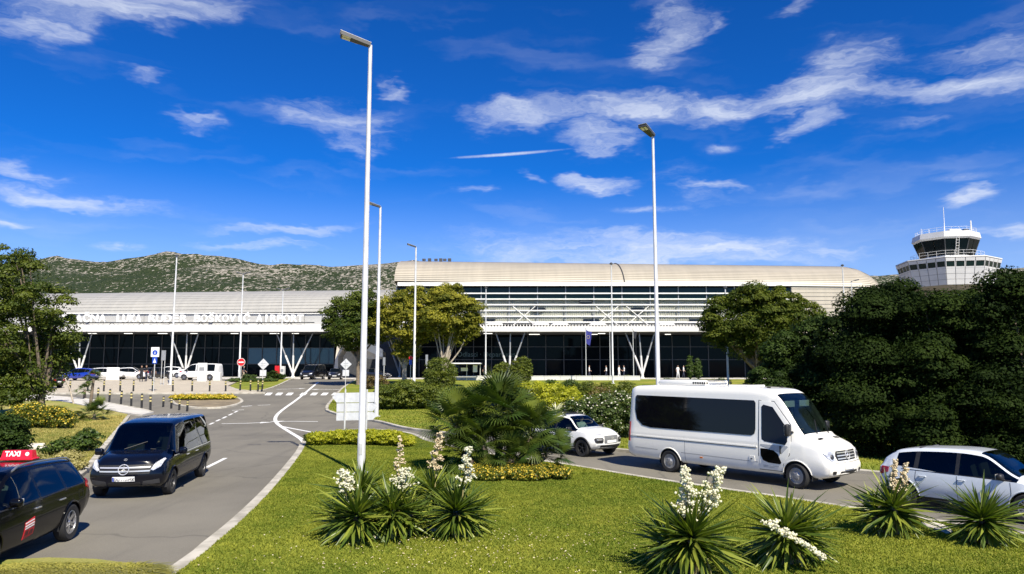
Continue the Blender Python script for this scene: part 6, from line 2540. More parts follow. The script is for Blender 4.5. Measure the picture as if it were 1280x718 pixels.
# ------------------------------------------------ black estate taxi
def taxi():
    spec = dict(
        st=[(-2.32, .55, .95, 1.02, .72, .78, .74, .50), (-2.26, .44, .95, 1.16, .78, .85, .81, .56), (-1.98, .34, .95, 1.38, .82, .89, .86, .56),
            (-1.86, .30, .95, 1.41, .83, .90, .865, .57), (-1.16, .25, .94, 1.455, .84, .905, .87, .58), (-1.06, .25, .94, 1.46, .84, .905, .87, .58), (-.24, .23, .92, 1.48, .84, .91, .875, .585), (-.16, .23, .92, 1.48, .84, .91, .875, .585),
            (.32, .23, .91, 1.45, .84, .91, .875, .57), (1.02, .23, .90, 1.02, .83, .90, .86, .68), (1.6, .23, .82, .95, .82, .88, .82, .66), (1.98, .26, .72, .84, .78, .84, .76, .58), (2.18, .34, .62, .72, .66, .72, .64, .46)],
        glass=[('window', 8, 9, 5, 6), ('window', 7, 8, 5, 6), ('window', 5, 6, 5, 6), ('window', 3, 4, 5, 6), ('windscreen', 8, 9, 7, 10), ('rear_window', 1, 2, 7, 10)],
        doors=[(7, 9), (5, 6)],
        front=(1.1, 2.15, .28, [(0.25, -.05), (.5, .04), (.7, .0), (.95, -.08)]),
        rear=(-1.7, -2.3, .16, [(0.3, -.03), (.5, .03), (.8, .0), (1.4, -.1)]),
        wr=.325, ww=.215, arch=.375, xf=1.325, xr=-1.325, track=1.60, spokes=5, twin=(-.17, .17), rim=ALLOY, cabin=(-2.0, .98, .82), seats=(.0, -.95), seat_y=(.37, -.37))
    BP = paint('black_taxi_paint', (0.003, 0.003, 0.004), 0.2, .03, .28, .15)
    v = Vehicle('taxi_car', 'black estate taxi with a red roof sign, cut off by the left edge', 'taxi', spec, BP)
    for pl in ('left', 'right'):
        sd = 1 if pl == 'left' else -1
        for k in (0, 1):
            if ('door', (k, sd)) in v.parts:
                v.handle((-.05, -.92)[k], .80, pl, mat('handle_chrome', (.6, .6, .62), .2, metal=.8), v.parts[('door', (k, sd))])
        # roof rail
        pts = []
        for x in np.linspace(-1.85, .2, 14):
            h, n = v.hit('top', x, sd * .53)
            k = min(1, min(x + 1.85, .2 - x) / .2)
            pts.append(h + Vector((0, sd * .02, .005 + .045 * k)))
        MB().tube(pts, .018, 7).build('roof_rail', mat('rail_alu', (.45, .46, .48), .35, metal=.8), v.root, 50)
        v.seam('window_trim', [(1.0, .915), (-1.9, .96)], pl, .018, BLACKPL)
        st_ = rect(-.02, .34, .36, .70)
        dk = v.parts.get(('door', (0, sd)), v.root)
        d = v.decal('door_sticker', [(.05, .40), (.36, .36), (.36, .62), (.05, .68)], pl, mat('sticker_red', (.6, .02, .03), .5), .007, .1, parent=v.root)
        for z in (.63, .585, .545):
            v.decal('sticker_line', [(.07, z), (.34, z - .03), (.34, z - .012), (.07, z + .018)], pl, WHITE, .011, .2, parent=d)
        for x in (.09, .23):
            v.decal('sticker_box', [(x, .425), (x + .1, .415), (x + .1, .49), (x, .50)], pl, mat('sticker_dark', (.12, .01, .012), .5), .011, .2, parent=d)
        v.decal('tail_lamp', [(-2.14, .80), (-1.90, .88), (-1.90, .96), (-2.12, 1.0), (-2.2, .92)], pl, REDLENS, .012, .06)
    v.seam('fuel_flap_seam', [(-1.75, .72), (-1.58, .72), (-1.58, .86), (-1.75, .86), (-1.75, .72)], 'left', .01)
    for sg in (1, -1):
        tl = [(sg * .44, .80), (sg * .76, .78), (sg * .78, .98), (sg * .50, .96)]
        v.decal('tail_lamp', tl if sg > 0 else tl[::-1], 'rear', REDLENS, .012, .06)
        hl = [(sg * .42, .60), (sg * .68, .64), (sg * .72, .76), (sg * .5, .70)]
        v.decal('headlight', hl if sg > 0 else hl[::-1], 'front', LENS, .012, .06)
    v.decal('grille', [(-.4, .38), (.4, .38), (.5, .52), (-.5, .52)], 'front', BLACKPL, .012, .08)
    p = v.decal('number_plate', rect(-.26, .26, .60, .71), 'rear', PLATE, .02, .2)
    p = v.decal('number_plate', rect(-.26, .26, .40, .51), 'front', PLATE, .02, .2)
    v.mirror(.78, .94, BP, (.13, .2, .14), .1)
    MB().cbox((.05, .40, 1.12), (.12, .3, .3), .08).build('seat_cover', mat('pale_cloth', (.5, .5, .5), .9), v.root)
    # roof sign
    RED = mat('taxi_red', (0.62, 0.012, 0.03), 0.3, spec=.5)
    b = MB()
    c = (-1.05, -.0, 1.585)
    b.add([(c[0] - .10, -.28, 1.515), (c[0] + .10, -.28, 1.515), (c[0] + .10, .28, 1.515), (c[0] - .10, .28, 1.515),
           (c[0] - .06, -.26, 1.65), (c[0] + .06, -.26, 1.65), (c[0] + .06, .26, 1.65), (c[0] - .06, .26, 1.65)],
          [(0, 3, 2, 1), (4, 5, 6, 7), (0, 1, 5, 4), (1, 2, 6, 5), (2, 3, 7, 6), (3, 0, 4, 7)])
    ts = b.build('taxi_sign', RED, v.root)
    MB().cbox((c[0], 0, 1.50), (.26, .62, .035), .012).build('sign_base', RED, ts)
    MB().cbox((c[0] - .104, 0, 1.532), (.01, .5, .014), .002).build('sign_stripe', WHITE, ts)
    tm = text_mesh('TAXI', .125, .002, mat('sign_white', (.9, .9, .88), .5), bold=.004)
    for (dx, rz) in ((-.095, R(-90)), (.095, R(90))):
        o = inst('sign_lettering', tm, ts, (c[0] + dx, .07 if rz < 0 else -.07, 1.555))
        o.rotation_euler = (Matrix.Rotation(rz, 3, 'Z') @ Matrix.Rotation(R(76), 3, 'X')).to_euler()
    for dx, ry in ((-.088, R(-76)), (.088, R(76))):
        MB().lathe([(.035, 0), (.035, .006), (0, .007)], 14, M=Matrix.Translation((c[0] + dx, -.19 if dx < 0 else .19, 1.59)) @ Matrix.Rotation(ry, 4, 'Y')).build('sign_dot', WHITE, ts)
    rear = gp(88, 676)
    h = Vector((.10, -.995, 0)).normalized()
    left = Vector((-h.y, h.x, 0))
    mid = rear + h * 1.325 - left * .90
    mid.z = .004
    v.place(mid, h)
    v.root.scale = (1.0, 1.0, 1.06)
    return v


# ------------------------------------------------ white crossover
def crossover():
    spec = dict(
        st=[(-2.05, .52, .92, 1.1, .70, .78, .75, .55), (-1.98, .42, .92, 1.22, .76, .83, .80, .58), (-1.72, .32, .92, 1.42, .80, .86, .83, .58),
            (-1.62, .30, .92, 1.44, .81, .865, .835, .585), (-1.0, .26, .92, 1.49, .82, .865, .84, .59), (-.9, .26, .92, 1.49, .82, .865, .84, .59), (-.10, .25, .91, 1.50, .82, .865, .84, .59), (-.02, .25, .91, 1.50, .82, .865, .84, .59),
            (.42, .25, .91, 1.46, .82, .865, .84, .57), (1.02, .25, .93, 1.06, .82, .86, .835, .68), (1.55, .26, .90, 1.01, .81, .855, .81, .66), (1.90, .28, .80, .92, .78, .82, .76, .60), (2.06, .36, .70, .82, .68, .73, .66, .50)],
        glass=[('window', 8, 9, 5, 6), ('window', 7, 8, 5, 6), ('window', 5, 6, 5, 6), ('window', 3, 4, 5, 6), ('pillar', 4, 5, 5, 6), ('pillar', 6, 7, 5, 6), ('windscreen', 8, 9, 7, 10)],
        doors=[(7, 9), (5, 6)],
        front=(1.1, 2.05, .24, [(0.25, -.06), (.45, .02), (.7, .03), (.95, -.05)]),
        rear=(-1.6, -2.05, .1, [(0.3, -.03), (.5, .03), (1.4, -.08)]),
        wr=.33, ww=.21, arch=.385, xf=1.3, xr=-1.3, track=1.50, spokes=5, rim=BLACKPL, cabin=(-1.75, .98, .82), seats=(.15, -.85), seat_y=(.36, -.36), lip=.03, lipmat=BLACKPL)
    WP = paint('white_crossover_paint', (0.80, 0.80, 0.78))
    v = Vehicle('crossover_car', 'white crossover car with black side pads following the minibus', 'car', spec, WP)
    for pl in ('right', 'left'):
        sd = 1 if pl == 'left' else -1
        v.decal('side_pad', rect(-.85, .78, .46, .72, .06), pl, BLACKPL, .014, .15)
        v.decal('sill_trim', [(-.92, .26), (.92, .26), (.92, .36), (-.92, .36)], pl, BLACKPL, .012, .2)
        for k in (0, 1):
            if ('door', (k, sd)) in v.parts:
                v.handle((.05, -.8)[k], .82, pl, BLACKPL, v.parts[('door', (k, sd))], .16)
        pts = []
        for x in np.linspace(-1.5, .25, 12):
            h, n = v.hit('top', x, sd * .53)
            k = min(1, min(x + 1.5, .25 - x) / .15)
            pts.append(h + Vector((0, 0, .005 + .05 * k)))
        MB().tube(pts, .02, 7).build('roof_bar', BLACKPL, v.root, 50)
    v.decal('roof_glass', rect(-1.1, .1, -.42, .42, .1), 'top', BLACKPL, .006, .3)
    for sg in (1, -1):
        a = [(sg * .42, .80), (sg * .70, .84), (sg * .72, .88), (sg * .44, .86)]
        v.decal('headlight', a if sg > 0 else a[::-1], 'front', LENS, .014, .05)
        a = rect(sg * .58 - .15, sg * .58 + .15, .54, .72, .05)
        o = v.decal('bumper_pad', a, 'front', BLACKPL, .02, .06)
        v.decal('lamp_strip', rect(sg * .58 - .1, sg * .58 + .1, .645, .675), 'front', LENS, .026, .06, parent=o)
        v.decal('fog_lamp', rect(sg * .6 - .06, sg * .6 + .06, .43, .49, .02), 'front', LENS, .014, .05)
    v.decal('grille', rect(-.38, .38, .52, .80, .04), 'front', mat('grey_grille', (.16, .165, .17), .5), .012, .06)
    # double chevron emblem
    h, n = v.hit('front', 0, .70)
    b = MB()
    for dz in (0, -.055):
        for sg in (1, -1):
            b.add([h + n * .03 + Vector((0, 0, .05 + dz)), h + n * .03 + Vector((0, 0, .02 + dz)), h + n * .03 + Vector((0, sg * .08, -.02 + dz)), h + n * .03 + Vector((0, sg * .08, .01 + dz))], [(0, 1, 2, 3)])
    b.build('chevron_emblem', CHROME, v.root)
    v.decal('lower_intake', rect(-.55, .55, .34, .46, .03), 'front', BLACKPL, .014, .08)
    p = v.decal('number_plate', rect(-.26, .26, .53, .63), 'front', PLATE, .024, .2)
    v.mirror(.80, .94, BLACKPL, (.13, .2, .15), .1)
    f = gp(727, 571.5)
    h = Vector((.68, -.73, 0)).normalized()
    left = Vector((-h.y, h.x, 0))
    mid = f - h * 1.3 + left * .84
    mid.z = .004
    v.place(mid, h)
    return v


# ------------------------------------------------ hatchbacks
HATCH = dict(
    st=[(-1.98, .52, .90, 1.0, .68, .76, .73, .50), (-1.90, .42, .90, 1.14, .75, .82, .79, .55), (-1.58, .32, .97, 1.30, .79, .85, .82, .54),
        (-1.46, .28, .97, 1.335, .80, .86, .825, .55), (-1.02, .25, .945, 1.405, .81, .865, .835, .57), (-.92, .25, .94, 1.415, .81, .865, .835, .575), (-.12, .24, .88, 1.45, .81, .866, .835, .58), (-.04, .24, .88, 1.45, .81, .866, .835, .58),
        (.36, .24, .87, 1.42, .81, .866, .835, .565), (1.12, .24, .85, .98, .80, .86, .825, .66), (1.55, .24, .78, .90, .79, .845, .79, .62), (1.86, .27, .70, .81, .75, .80, .73, .55), (2.05, .34, .60, .70, .64, .70, .62, .44)],
    glass=[('window', 8, 9, 5, 6), ('window', 7, 8, 5, 6), ('window', 5, 6, 5, 6), ('window', 3, 4, 5, 6), ('pillar', 4, 5, 5, 6), ('pillar', 6, 7, 5, 6), ('windscreen', 8, 9, 7, 10), ('rear_window', 1, 2, 7, 10)],
    doors=[(7, 9), (5, 6)],
    front=(1.0, 2.0, .30, [(0.25, -.05), (.5, .04), (.7, .0), (.95, -.08)]),
    rear=(-1.4, -1.95, .16, [(0.3, -.03), (.5, .03), (.8, .0), (1.4, -.1)]),
    wr=.32, ww=.205, arch=.37, xf=1.295, xr=-1.295, track=1.51, spokes=5, twin=(-.17, .17), rim=ALLOY, cabin=(-1.7, 1.0, .80), seats=(.1, -.8), seat_y=(.36, -.36))


def dress_hatch(v, detail=True):
    for pl in ('right', 'left'):
        sd = 1 if pl == 'left' else -1
        if detail:
            for k in (0, 1):
                if ('door', (k, sd)) in v.parts:
                    v.handle((.02, -.82)[k], .78, pl, v.body.data.materials[0], v.parts[('door', (k, sd))], .17)
            v.seam('door_seam', [(-.08, .32), (-.08, .86)], pl, .01)
            v.seam('door_seam', [(.96, .38), (1.0, .62), (.98, .84)], pl, .01)
            v.seam('door_seam', [(-.97, .88), (-.99, .70), (-.90, .5)], pl, .01)
            v.seam('window_trim', [(1.0, .875), (-1.3, .905)], pl, .016, BLACKPL)
            v.decal('sill_trim', [(-.9, .26), (.9, .26), (.9, .31), (-.9, .31)], pl, BLACKPL, .01, .2)
        v.decal('tail_lamp', [(-1.82, .72), (-1.62, .80), (-1.60, .92), (-1.78, .92), (-1.88, .84)], pl, REDLENS, .012, .06)
    for sg in (1, -1):
        hl = [(sg * .40, .60), (sg * .60, .58), (sg * .70, .68), (sg * .72, .76), (sg * .52, .70)]
        v.decal('headlight', hl if sg > 0 else hl[::-1], 'front', LENS, .014, .06)
        tl = [(sg * .42, .76), (sg * .70, .74), (sg * .72, .90), (sg * .48, .90)]
        v.decal('tail_lamp', tl if sg > 0 else tl[::-1], 'rear', REDLENS, .012, .08)
    v.decal('grille', [(-.40, .38), (.40, .38), (.34, .58), (-.34, .58)], 'front', BLACKPL, .012, .1)
    v.decal('number_plate', rect(-.26, .26, .42, .52), 'front', PLATE, .02, .2)
    v.decal('number_plate', rect(-.26, .26, .60, .70), 'rear', PLATE, .02, .2)
    v.mirror(.86, .88, BLACKPL if detail else v.body.data.materials[0], (.13, .19, .14), .09)


def silver_hatch():
    spec = dict(HATCH)
    v = Vehicle('hatchback_car', 'silver white hatchback behind the two rightmost yuccas', 'car', spec, paint('silver_white_paint', (0.60, 0.64, 0.68), .28))
    dress_hatch(v)
    f = gp(1287, 657)
    h = Vector((.61, -.79, 0)).normalized()
    left = Vector((-h.y, h.x, 0))
    mid = f - h * 1.295 + left * .84
    mid.z = .004
    v.place(mid, h)
    return v


minibus()
black_van()
taxi()
crossover()
silver_hatch()

# ------------------------------------------------ small cars far off, parked by the terminal
FAR_GLASS = {'windscreen': PANE_D, 'window': PANE_D, 'rear_window': PANE_D, 'privacy_window': PANE_D}


def far_car(name, label, paint_c, px, py, rz, spec=HATCH, scale=(1, 1, 1), cat='car', group='cars parked by the terminal'):
    s = dict(spec)
    s['glassmat'] = FAR_GLASS
    s['interior'] = False
    v = Vehicle(name, label, cat, s, paint('far_paint_' + '_'.join(str(int(c * 100)) for c in paint_c), paint_c), group, res=.12)
    if spec is HATCH:
        dress_hatch(v, False)
    p = gp(px, py)
    v.place(p, (math.cos(rz), math.sin(rz)))
    z = KH if px < 300 else 0.004
    v.root.location.z = T(p.y) + z
    v.root.scale = scale
    return v


far_car('hatchback_car', 'blue hatchback parked beside the leafy tree on the left', (0.005, 0.03, 0.32), 101, 477, R(175))
far_car('hatchback_car', 'white hatchback parked right of the blue car', (0.75, 0.75, 0.75), 132, 476, R(10))
far_car('hatchback_car', 'white car half behind the white board and next to the standing people', (0.78, 0.78, 0.77), 164, 475.5, R(4))
far_car('hatchback_car', 'black car behind the people in dark clothes', (0.01, 0.01, 0.012), 195, 475, R(60))
far_car('estate_car', 'white car parked farthest back behind the blue footpath sign', (0.74, 0.74, 0.73), 212, 473.6, R(180), scale=(1.05, 1.05, 1.1))
VANSPEC = dict(
    st=[(-2.45, .50, 1.05, 1.75, .80, .86, .84, .66), (-2.40, .40, 1.05, 1.86, .86, .92, .90, .72), (-2.2, .32, 1.05, 1.93, .88, .95, .93, .74), (-2.05, .30, 1.05, 1.94, .88, .95, .93, .74), (-1.1, .28, 1.05, 1.96, .88, .95, .93, .74),
        (-1.0, .28, 1.05, 1.96, .88, .95, .93, .74), (.1, .28, 1.05, 1.95, .88, .95, .93, .74), (.2, .28, 1.05, 1.94, .88, .95, .93, .74), (.75, .28, 1.04, 1.86, .88, .95, .93, .70), (1.72, .28, 1.0, 1.16, .87, .94, .9, .74),
        (2.1, .28, .9, 1.02, .86, .92, .86, .70), (2.35, .32, .80, .92, .82, .88, .8, .62), (2.45, .4, .72, .82, .74, .80, .72, .5)],
    glass=[('window', 8, 9, 5, 6), ('window', 7, 8, 5, 6), ('window', 5, 6, 5, 6), ('window', 3, 4, 5, 6), ('windscreen', 8, 9, 7, 10)],
    doors=[(7, 9)], front=(1.3, 2.4, .24, [(.25, -.05), (.5, .04), (.8, 0), (1.1, -.08)]), rear=(-2.1, -2.45, .06, [(.3, -.03), (.5, .03), (1.9, -.08)]),
    wr=.33, arch=.39, xf=1.55, xr=-1.5, track=1.66, spokes=5, rim=ALLOY, cabin=(-2, 1.5, .9), seats=(0,))


def dress_van(v):
    for sg in (1, -1):
        hl = [(sg * .48, .66), (sg * .74, .70), (sg * .78, .86), (sg * .56, .80)]
        v.decal('headlight', hl if sg > 0 else hl[::-1], 'front', LENS, .014, .08)
    v.decal('grille', rect(-.44, .44, .62, .80, .03), 'front', BLACKPL, .012, .1)
    v.decal('number_plate', rect(-.26, .26, .44, .55), 'front', PLATE, .02, .2)
    v.mirror(1.2, 1.08, BLACKPL, (.14, .22, .2), .1)


v = far_car('passenger_van', 'white van parked on the beige forecourt behind the white totem', (0.8, 0.8, 0.79), 250, 476.5, R(180), VANSPEC, cat='van')
dress_van(v)
v = far_car('passenger_van', 'black van coming from the terminal, at the head of the lane', (0.006, 0.006, 0.008), 391, 474.5, R(-97), VANSPEC, cat='van', group='cars in front of the terminal')
dress_van(v)
far_car('saloon_car', 'dark car behind the second diamond sign, in front of the pale stairs', (0.012, 0.012, 0.014), 419, 474.5, R(-80), group='cars in front of the terminal')
far_car('saloon_car', 'dark car standing in the shade right of the pale stairs', (0.01, 0.011, 0.014), 470, 474, R(0), group='cars in front of the terminal')
far_car('saloon_car', 'dark parked car glimpsed through the left tree', (0.02, 0.02, 0.022), 52, 487, R(170), group='cars parked by the terminal')

# ================================================================== STREET FURNITURE, SIGNS, PEOPLE
GALV = mat('galvanised', (0.62, 0.62, 0.6), 0.42, metal=0.25, var=0.1, vscale=2)
LAMPW = mat('lamp_reflector', (0.85, 0.82, 0.72), 0.35)
SIGNBACK = mat('sign_back', (0.62, 0.63, 0.64), 0.5, metal=0.2, var=0.08)


def lamp_post(label, px, Y, top, head='left', r=.11, group='tall lamp posts', off=0.004, head_len=.85, base_px=None):
    b = gat(px, Y)
    b.z += off
    d = ray(px, top)
    b.x = d.x * Y / d.y
    h = at(px, top, Y).z - b.z
    root = thing('lamp_post', label, 'lamp post', b, 0, group)
    MB().tube([(0, 0, -.05), (0, 0, 1.2), (0, 0, 1.22), (0, 0, h)], [r * 1.25, r * 1.2, r * 1.05, r * .62], 14).build('pole', GALV, root, 50)
    MB().cbox((0, 0, .02), (r * 4.2, r * 4.2, .05), .01).build('base_plate', GALV, root)
    MB().cbox((0, -r * 1.18, .75), (r * .9, .02, .35), .006).build('access_door', GALV, root)

    def head_at(M, L, w=.34):
        o = MB().add([(0, -w * .3, .05), (0, w * .3, .05), (-L, w / 2, .30), (-L, -w / 2, .30), (0, -w * .3, -.05), (0, w * .3, -.05), (-L, w / 2, .18), (-L, -w / 2, .18)],
                     [(0, 1, 2, 3), (7, 6, 5, 4), (0, 4, 5, 1), (1, 5, 6, 2), (2, 6, 7, 3), (3, 7, 4, 0)], 0, M).build('lamp_head', DKGREY, root)
        for y in (-.085, .085):
            g = MB().add([(-L * .42, y - .065, .049), (-L * .42, y + .065, .049), (-L * .95, y + .07, .166), (-L * .95, y - .07, .166)], [(0, 1, 2, 3)], 0, M).build('lamp_glass', LAMPW, o)
        MB().add([(.02, -w * .3, .058), (.02, w * .3, .058), (-L * 1.02, w / 2, .312), (-L * 1.02, -w / 2, .312), (.02, -w * .3, .066), (.02, w * .3, .066), (-L * 1.02, w / 2, .322), (-L * 1.02, -w / 2, .322)],
                 [(0, 3, 2, 1), (4, 5, 6, 7), (0, 1, 5, 4), (1, 2, 6, 5), (2, 3, 7, 6), (3, 0, 4, 7)], 0, M).build('lamp_lid', GALV, o)
    if head == 'left':
        head_at(Matrix.Translation((0, 0, h)) @ Matrix.Rotation(R(18), 4, 'Z'), head_len)
    elif head == 'left_near':
        head_at(Matrix.Translation((0, 0, h)) @ Matrix.Rotation(R(50), 4, 'Z'), head_len, .42)
    elif head == 'right':
        head_at(Matrix.Translation((0, 0, h)) @ Matrix.Rotation(R(180), 4, 'Z'), head_len)
    elif head == 'both':
        for rz in (0, 180):
            head_at(Matrix.Translation((0, 0, h)) @ Matrix.Rotation(R(rz), 4, 'Z'), head_len)
    elif head == 'cap':
        MB().lathe([(r * .7, 0), (r * 2.0, .05), (r * 2.0, .15), (r * .6, .24), (0, .25)], 10, M=Matrix.Translation((0, 0, h))).build('lamp_head', DKGREY, root, 40)
    return root


lamp_post('nearest lamp post, rising from the yuccas to the top of the picture', 463, 22.9, 57, 'left', .10, off=KH, head_len=.95)
lamp_post('tall lamp post behind the minibus', 816, 33, 170, 'left_near', .10, off=KH, head_len=.95)
lamp_post('lamp post just right of the nearest one', 475.5, 47.5, 259, 'left', .12, off=KH)
lamp_post('lamp post in front of the olive yellow trees', 520, 71, 309, 'left', .12, off=KH)
lamp_post('lamp post on the forecourt left of the white van', 221, 78, 321, 'cap', .11, off=KH)
lamp_post('double headed lamp post beside the no entry sign', 304, 95, 343, 'both', .11, off=.01)
lamp_post('double headed lamp post right of the no entry sign', 354, 97, 363, 'both', .1, off=.01)
lamp_post('slim lamp post at the left end of the tall glass front', 607.5, 84, 361, 'cap', .08, off=KH)
lamp_post('slim lamp post near the flag in front of the tall glass front', 764, 80, 331, 'cap', .09, off=KH)
lamp_post('slim lamp post behind the minibus, in front of the broad olive tree', 906.5, 60, 361, 'cap', .08, off=KH)
lamp_post('lamp post over the dark trees, left of a pair', 1053, 92, 333, 'cap', .1, off=0)
lamp_post('lamp post over the dark trees, right of a pair, with an arm', 1064, 97, 352, 'right', .09, off=.01, head_len=1.0)


def pole(root, h, r=.03, loc=(0, 0, 0)):
    return MB().tube([(loc[0], loc[1], loc[2] - .1), (loc[0], loc[1], loc[2] + h)], r, 8).build('pole', GALV, root, 50)


def disc(c, r, th, m, name, parent, n=28, facing=1):
    return MB().lathe([(r, 0), (r, th), (0, th + .001)], n, M=Matrix.Translation(c) @ Matrix.Rotation(R(90), 4, 'X')).build(name, m, parent, 40)


S_RED = mat('sign_red', (0.55, 0.01, 0.015), 0.45)
S_WHITE = mat('sign_face_white', (0.8, 0.8, 0.78), 0.45)
S_BLUE = mat('sign_blue', (0.01, 0.06, 0.42), 0.45)

# no entry
p = gp(300.5, 482)
p.z = T(p.y) + KH
root = thing('traffic_sign', 'round red no entry sign in front of the terminal', 'sign', p)
zc = at(300.5, 453, p.y).z - p.z
k = p.y / FPX
pole(root, zc + 4 * k, .035)
d = disc((0, -.04, zc), 5.0 * k, .02, S_WHITE, 'sign_plate', root)
disc((0, -.062, zc), 4.6 * k, .006, S_RED, 'red_disc', d)
MB().box((0, -.078, zc), (6.4 * k, .012, 1.5 * k)).build('white_bar', S_WHITE, d)


def diamond_back(label, px, base_row, c_row):
    p = gp(px, base_row)
    p.z = T(p.y) + KH
    root = thing('traffic_sign', label, 'sign', p, 0, 'signs seen from behind')
    k = p.y / FPX
    zc = at(px, c_row, p.y).z - p.z
    pole(root, zc + 5 * k, .03, (0, -.03, 0))
    s = 7.0 * k
    o = MB().add([(-s, 0, zc), (0, 0, zc - s), (s, 0, zc), (0, 0, zc + s), (-s, .02, zc), (0, .02, zc - s), (s, .02, zc), (0, .02, zc + s)],
                 [(0, 1, 2, 3), (7, 6, 5, 4), (0, 4, 5, 1), (1, 5, 6, 2), (2, 6, 7, 3), (3, 7, 4, 0)]).build('diamond_plate', SIGNBACK, root)
    for z in (-.2, .2):
        MB().box((0, -.02, zc + z * s), (s * .8, .03, .04)).build('clamp', GALV, o)
    MB().cbox((0, .01, zc - s - 3.9 * k), (8 * k, .02, 7.6 * k), .01).build('square_plate', SIGNBACK, root)


diamond_back('back of a diamond sign with a square plate on the small green island', 328, 486, 455.5)
diamond_back('back of a diamond sign with a square plate at the tip of the hedge island', 431.5, 497, 455.5)

# arrow boards seen from behind
Y = 36.5
p = on(446, Y)
root = thing('arrow_signboard', 'backs of three stacked arrow shaped direction boards on two posts', 'signboard', p)
k = Y / FPX
X = lambda px: at(px, 500, Y).x - p.x
Z = lambda py: at(446, py, Y).z - p.z
for px in (432, 459):
    MB().cbox((X(px), -.05, Z(487) / 2 - .05), (.07, .07, Z(487) + .1), .01).build('post', GALV, root)


def arrow_board(pts):
    q = [(X(a), Z(b)) for a, b in pts]
    n = len(q)
    vs = [(a, 0, b) for a, b in q] + [(a, .03, b) for a, b in q]
    MB().add(vs, [list(range(n)), [n + i for i in range(n)][::-1]] + [(i, (i + 1) % n, n + (i + 1) % n, n + i) for i in range(n)]).build('arrow_board', SIGNBACK, root)


arrow_board([(415, 496.5), (421, 491.5), (468, 490.5), (468, 503), (421, 503.5)])
arrow_board([(421, 504.5), (466, 503.8), (472, 507.5), (466, 514.5), (421, 515)])
arrow_board([(421, 515.8), (466, 515.3), (473, 519), (466, 525), (421, 526)])

# footpath sign: white panel with blue fields
p = gp(191.5, 492)
p.z = T(p.y) + KH
root = thing('footpath_sign', 'white panel with two blue fields on a pole beside the standing people', 'sign', p)
k = p.y / FPX
zt_ = at(191.5, 434.5, p.y).z - p.z
pole(root, zt_, .04)
MB().cbox((0, -.05, zt_ - 5.8 * k), (10.2 * k, .03, 12 * k), .01).build('white_panel', S_WHITE, root)
f1 = MB().cbox((0, -.05, zt_ - 16 * k), (6 * k, .03, 8 * k), .01).build('blue_panel', S_BLUE, root)
MB().add([(-2 * k, -.067, zt_ - 19 * k), (2 * k, -.067, zt_ - 19 * k), (0, -.067, zt_ - 13.2 * k)], [(0, 1, 2)]).build('white_symbol', S_WHITE, f1)
ds = disc((0, -.066, zt_ - 6.5 * k), 3.2 * k, .006, S_BLUE, 'blue_disc', root, 20)
MB().box((0, -.076, zt_ - 7 * k), (.8 * k, .006, 3.2 * k)).build('arrow_symbol', S_WHITE, ds)
p = gp(202.5, 483)
p.z = T(p.y) + KH
root = thing('information_sign', 'narrow grey information panel right of the blue footpath sign', 'sign', p)
k = p.y / FPX
zt_ = at(202.5, 438.5, p.y).z - p.z
for x in (-.15, .15):
    pole(root, zt_, .03, (x, .03, 0))
MB().cbox((0, 0, zt_ - 6 * k), (5.4 * k, .04, 12.5 * k), .01).build('grey_panel', GREY, root)
# slim blue sign by the trees
p = on(514, 72)
root = thing('bus_stop_sign', 'slim blue and red stop sign left of the olive yellow trees trunk', 'sign', p)
k = 72 / FPX
zt_ = at(514, 447, 72).z - p.z
pole(root, zt_ + .2, .03)
MB().cbox((0, -.04, zt_ - 6 * k), (3.2 * k, .03, 6 * k), .01).build('blue_panel', S_BLUE, root)
disc((0, -.04, zt_ - .5 * k), 2.3 * k, .02, S_RED, 'red_disc', root, 16)
p = on(481, 74)
root = thing('bus_stop_sign', 'slim grey pole sign in front of the stairs', 'sign', p)
pole(root, at(481, 448, 74).z - p.z, .04)
MB().cbox((0, -.04, at(481, 452, 74).z - p.z), (.25, .03, .8), .01).build('grey_panel', GREY, root)
p = on(534, 66)
root = thing('bus_stop_sign', 'slim grey pole sign left of the round clipped shrub', 'sign', p)
pole(root, at(534, 446, 66).z - p.z, .04)
MB().cbox((0, -.04, at(534, 450, 66).z - p.z), (.22, .03, .9), .01).build('grey_panel', GREY, root)

# white totem, white board, ticket machine, red bin
def slab(name, label, px0, px1, top, Y, m, depth=.35, off=KH, cat='sign', extra=None):
    c = gat((px0 + px1) / 2, Y)
    c.z += off
    root = thing(name, label, cat, c)
    w = (px1 - px0) * Y / FPX
    h = at((px0 + px1) / 2, top, Y).z - c.z
    MB().cbox((0, 0, h / 2), (w, depth, h), .03).build('cabinet', m, root)
    MB().cbox((0, 0, .04), (w * 1.1, depth * 1.2, .09), .01).build('plinth', CONCRETE, root)
    if extra:
        MB().cbox((0, -depth / 2 - .006, h * .68), (w * .6, .02, h * .2), .006).build('screen', extra, root)
    return root


slab('white_totem', 'white rectangular totem in front of the parked white van', 250, 261, 454, 84, S_WHITE, .35, extra=GREY)
slab('white_board', 'white board standing between the parked white cars', 137, 152.5, 459.5, 88, S_WHITE, .15)
slab('ticket_machine', 'pale ticket machine beside the red bin on the small green island', 352.5, 358, 458, 91, WHITE2, .5, .13, 'machine', GREY)
slab('red_bin', 'red box bin beside the ticket machine', 346, 351.5, 457.5, 92, S_RED, .5, .13, 'bin')
slab('utility_box', 'low white box right of the parked white van', 270, 279, 465.5, 86, WHITE2, .6, KH, 'box')

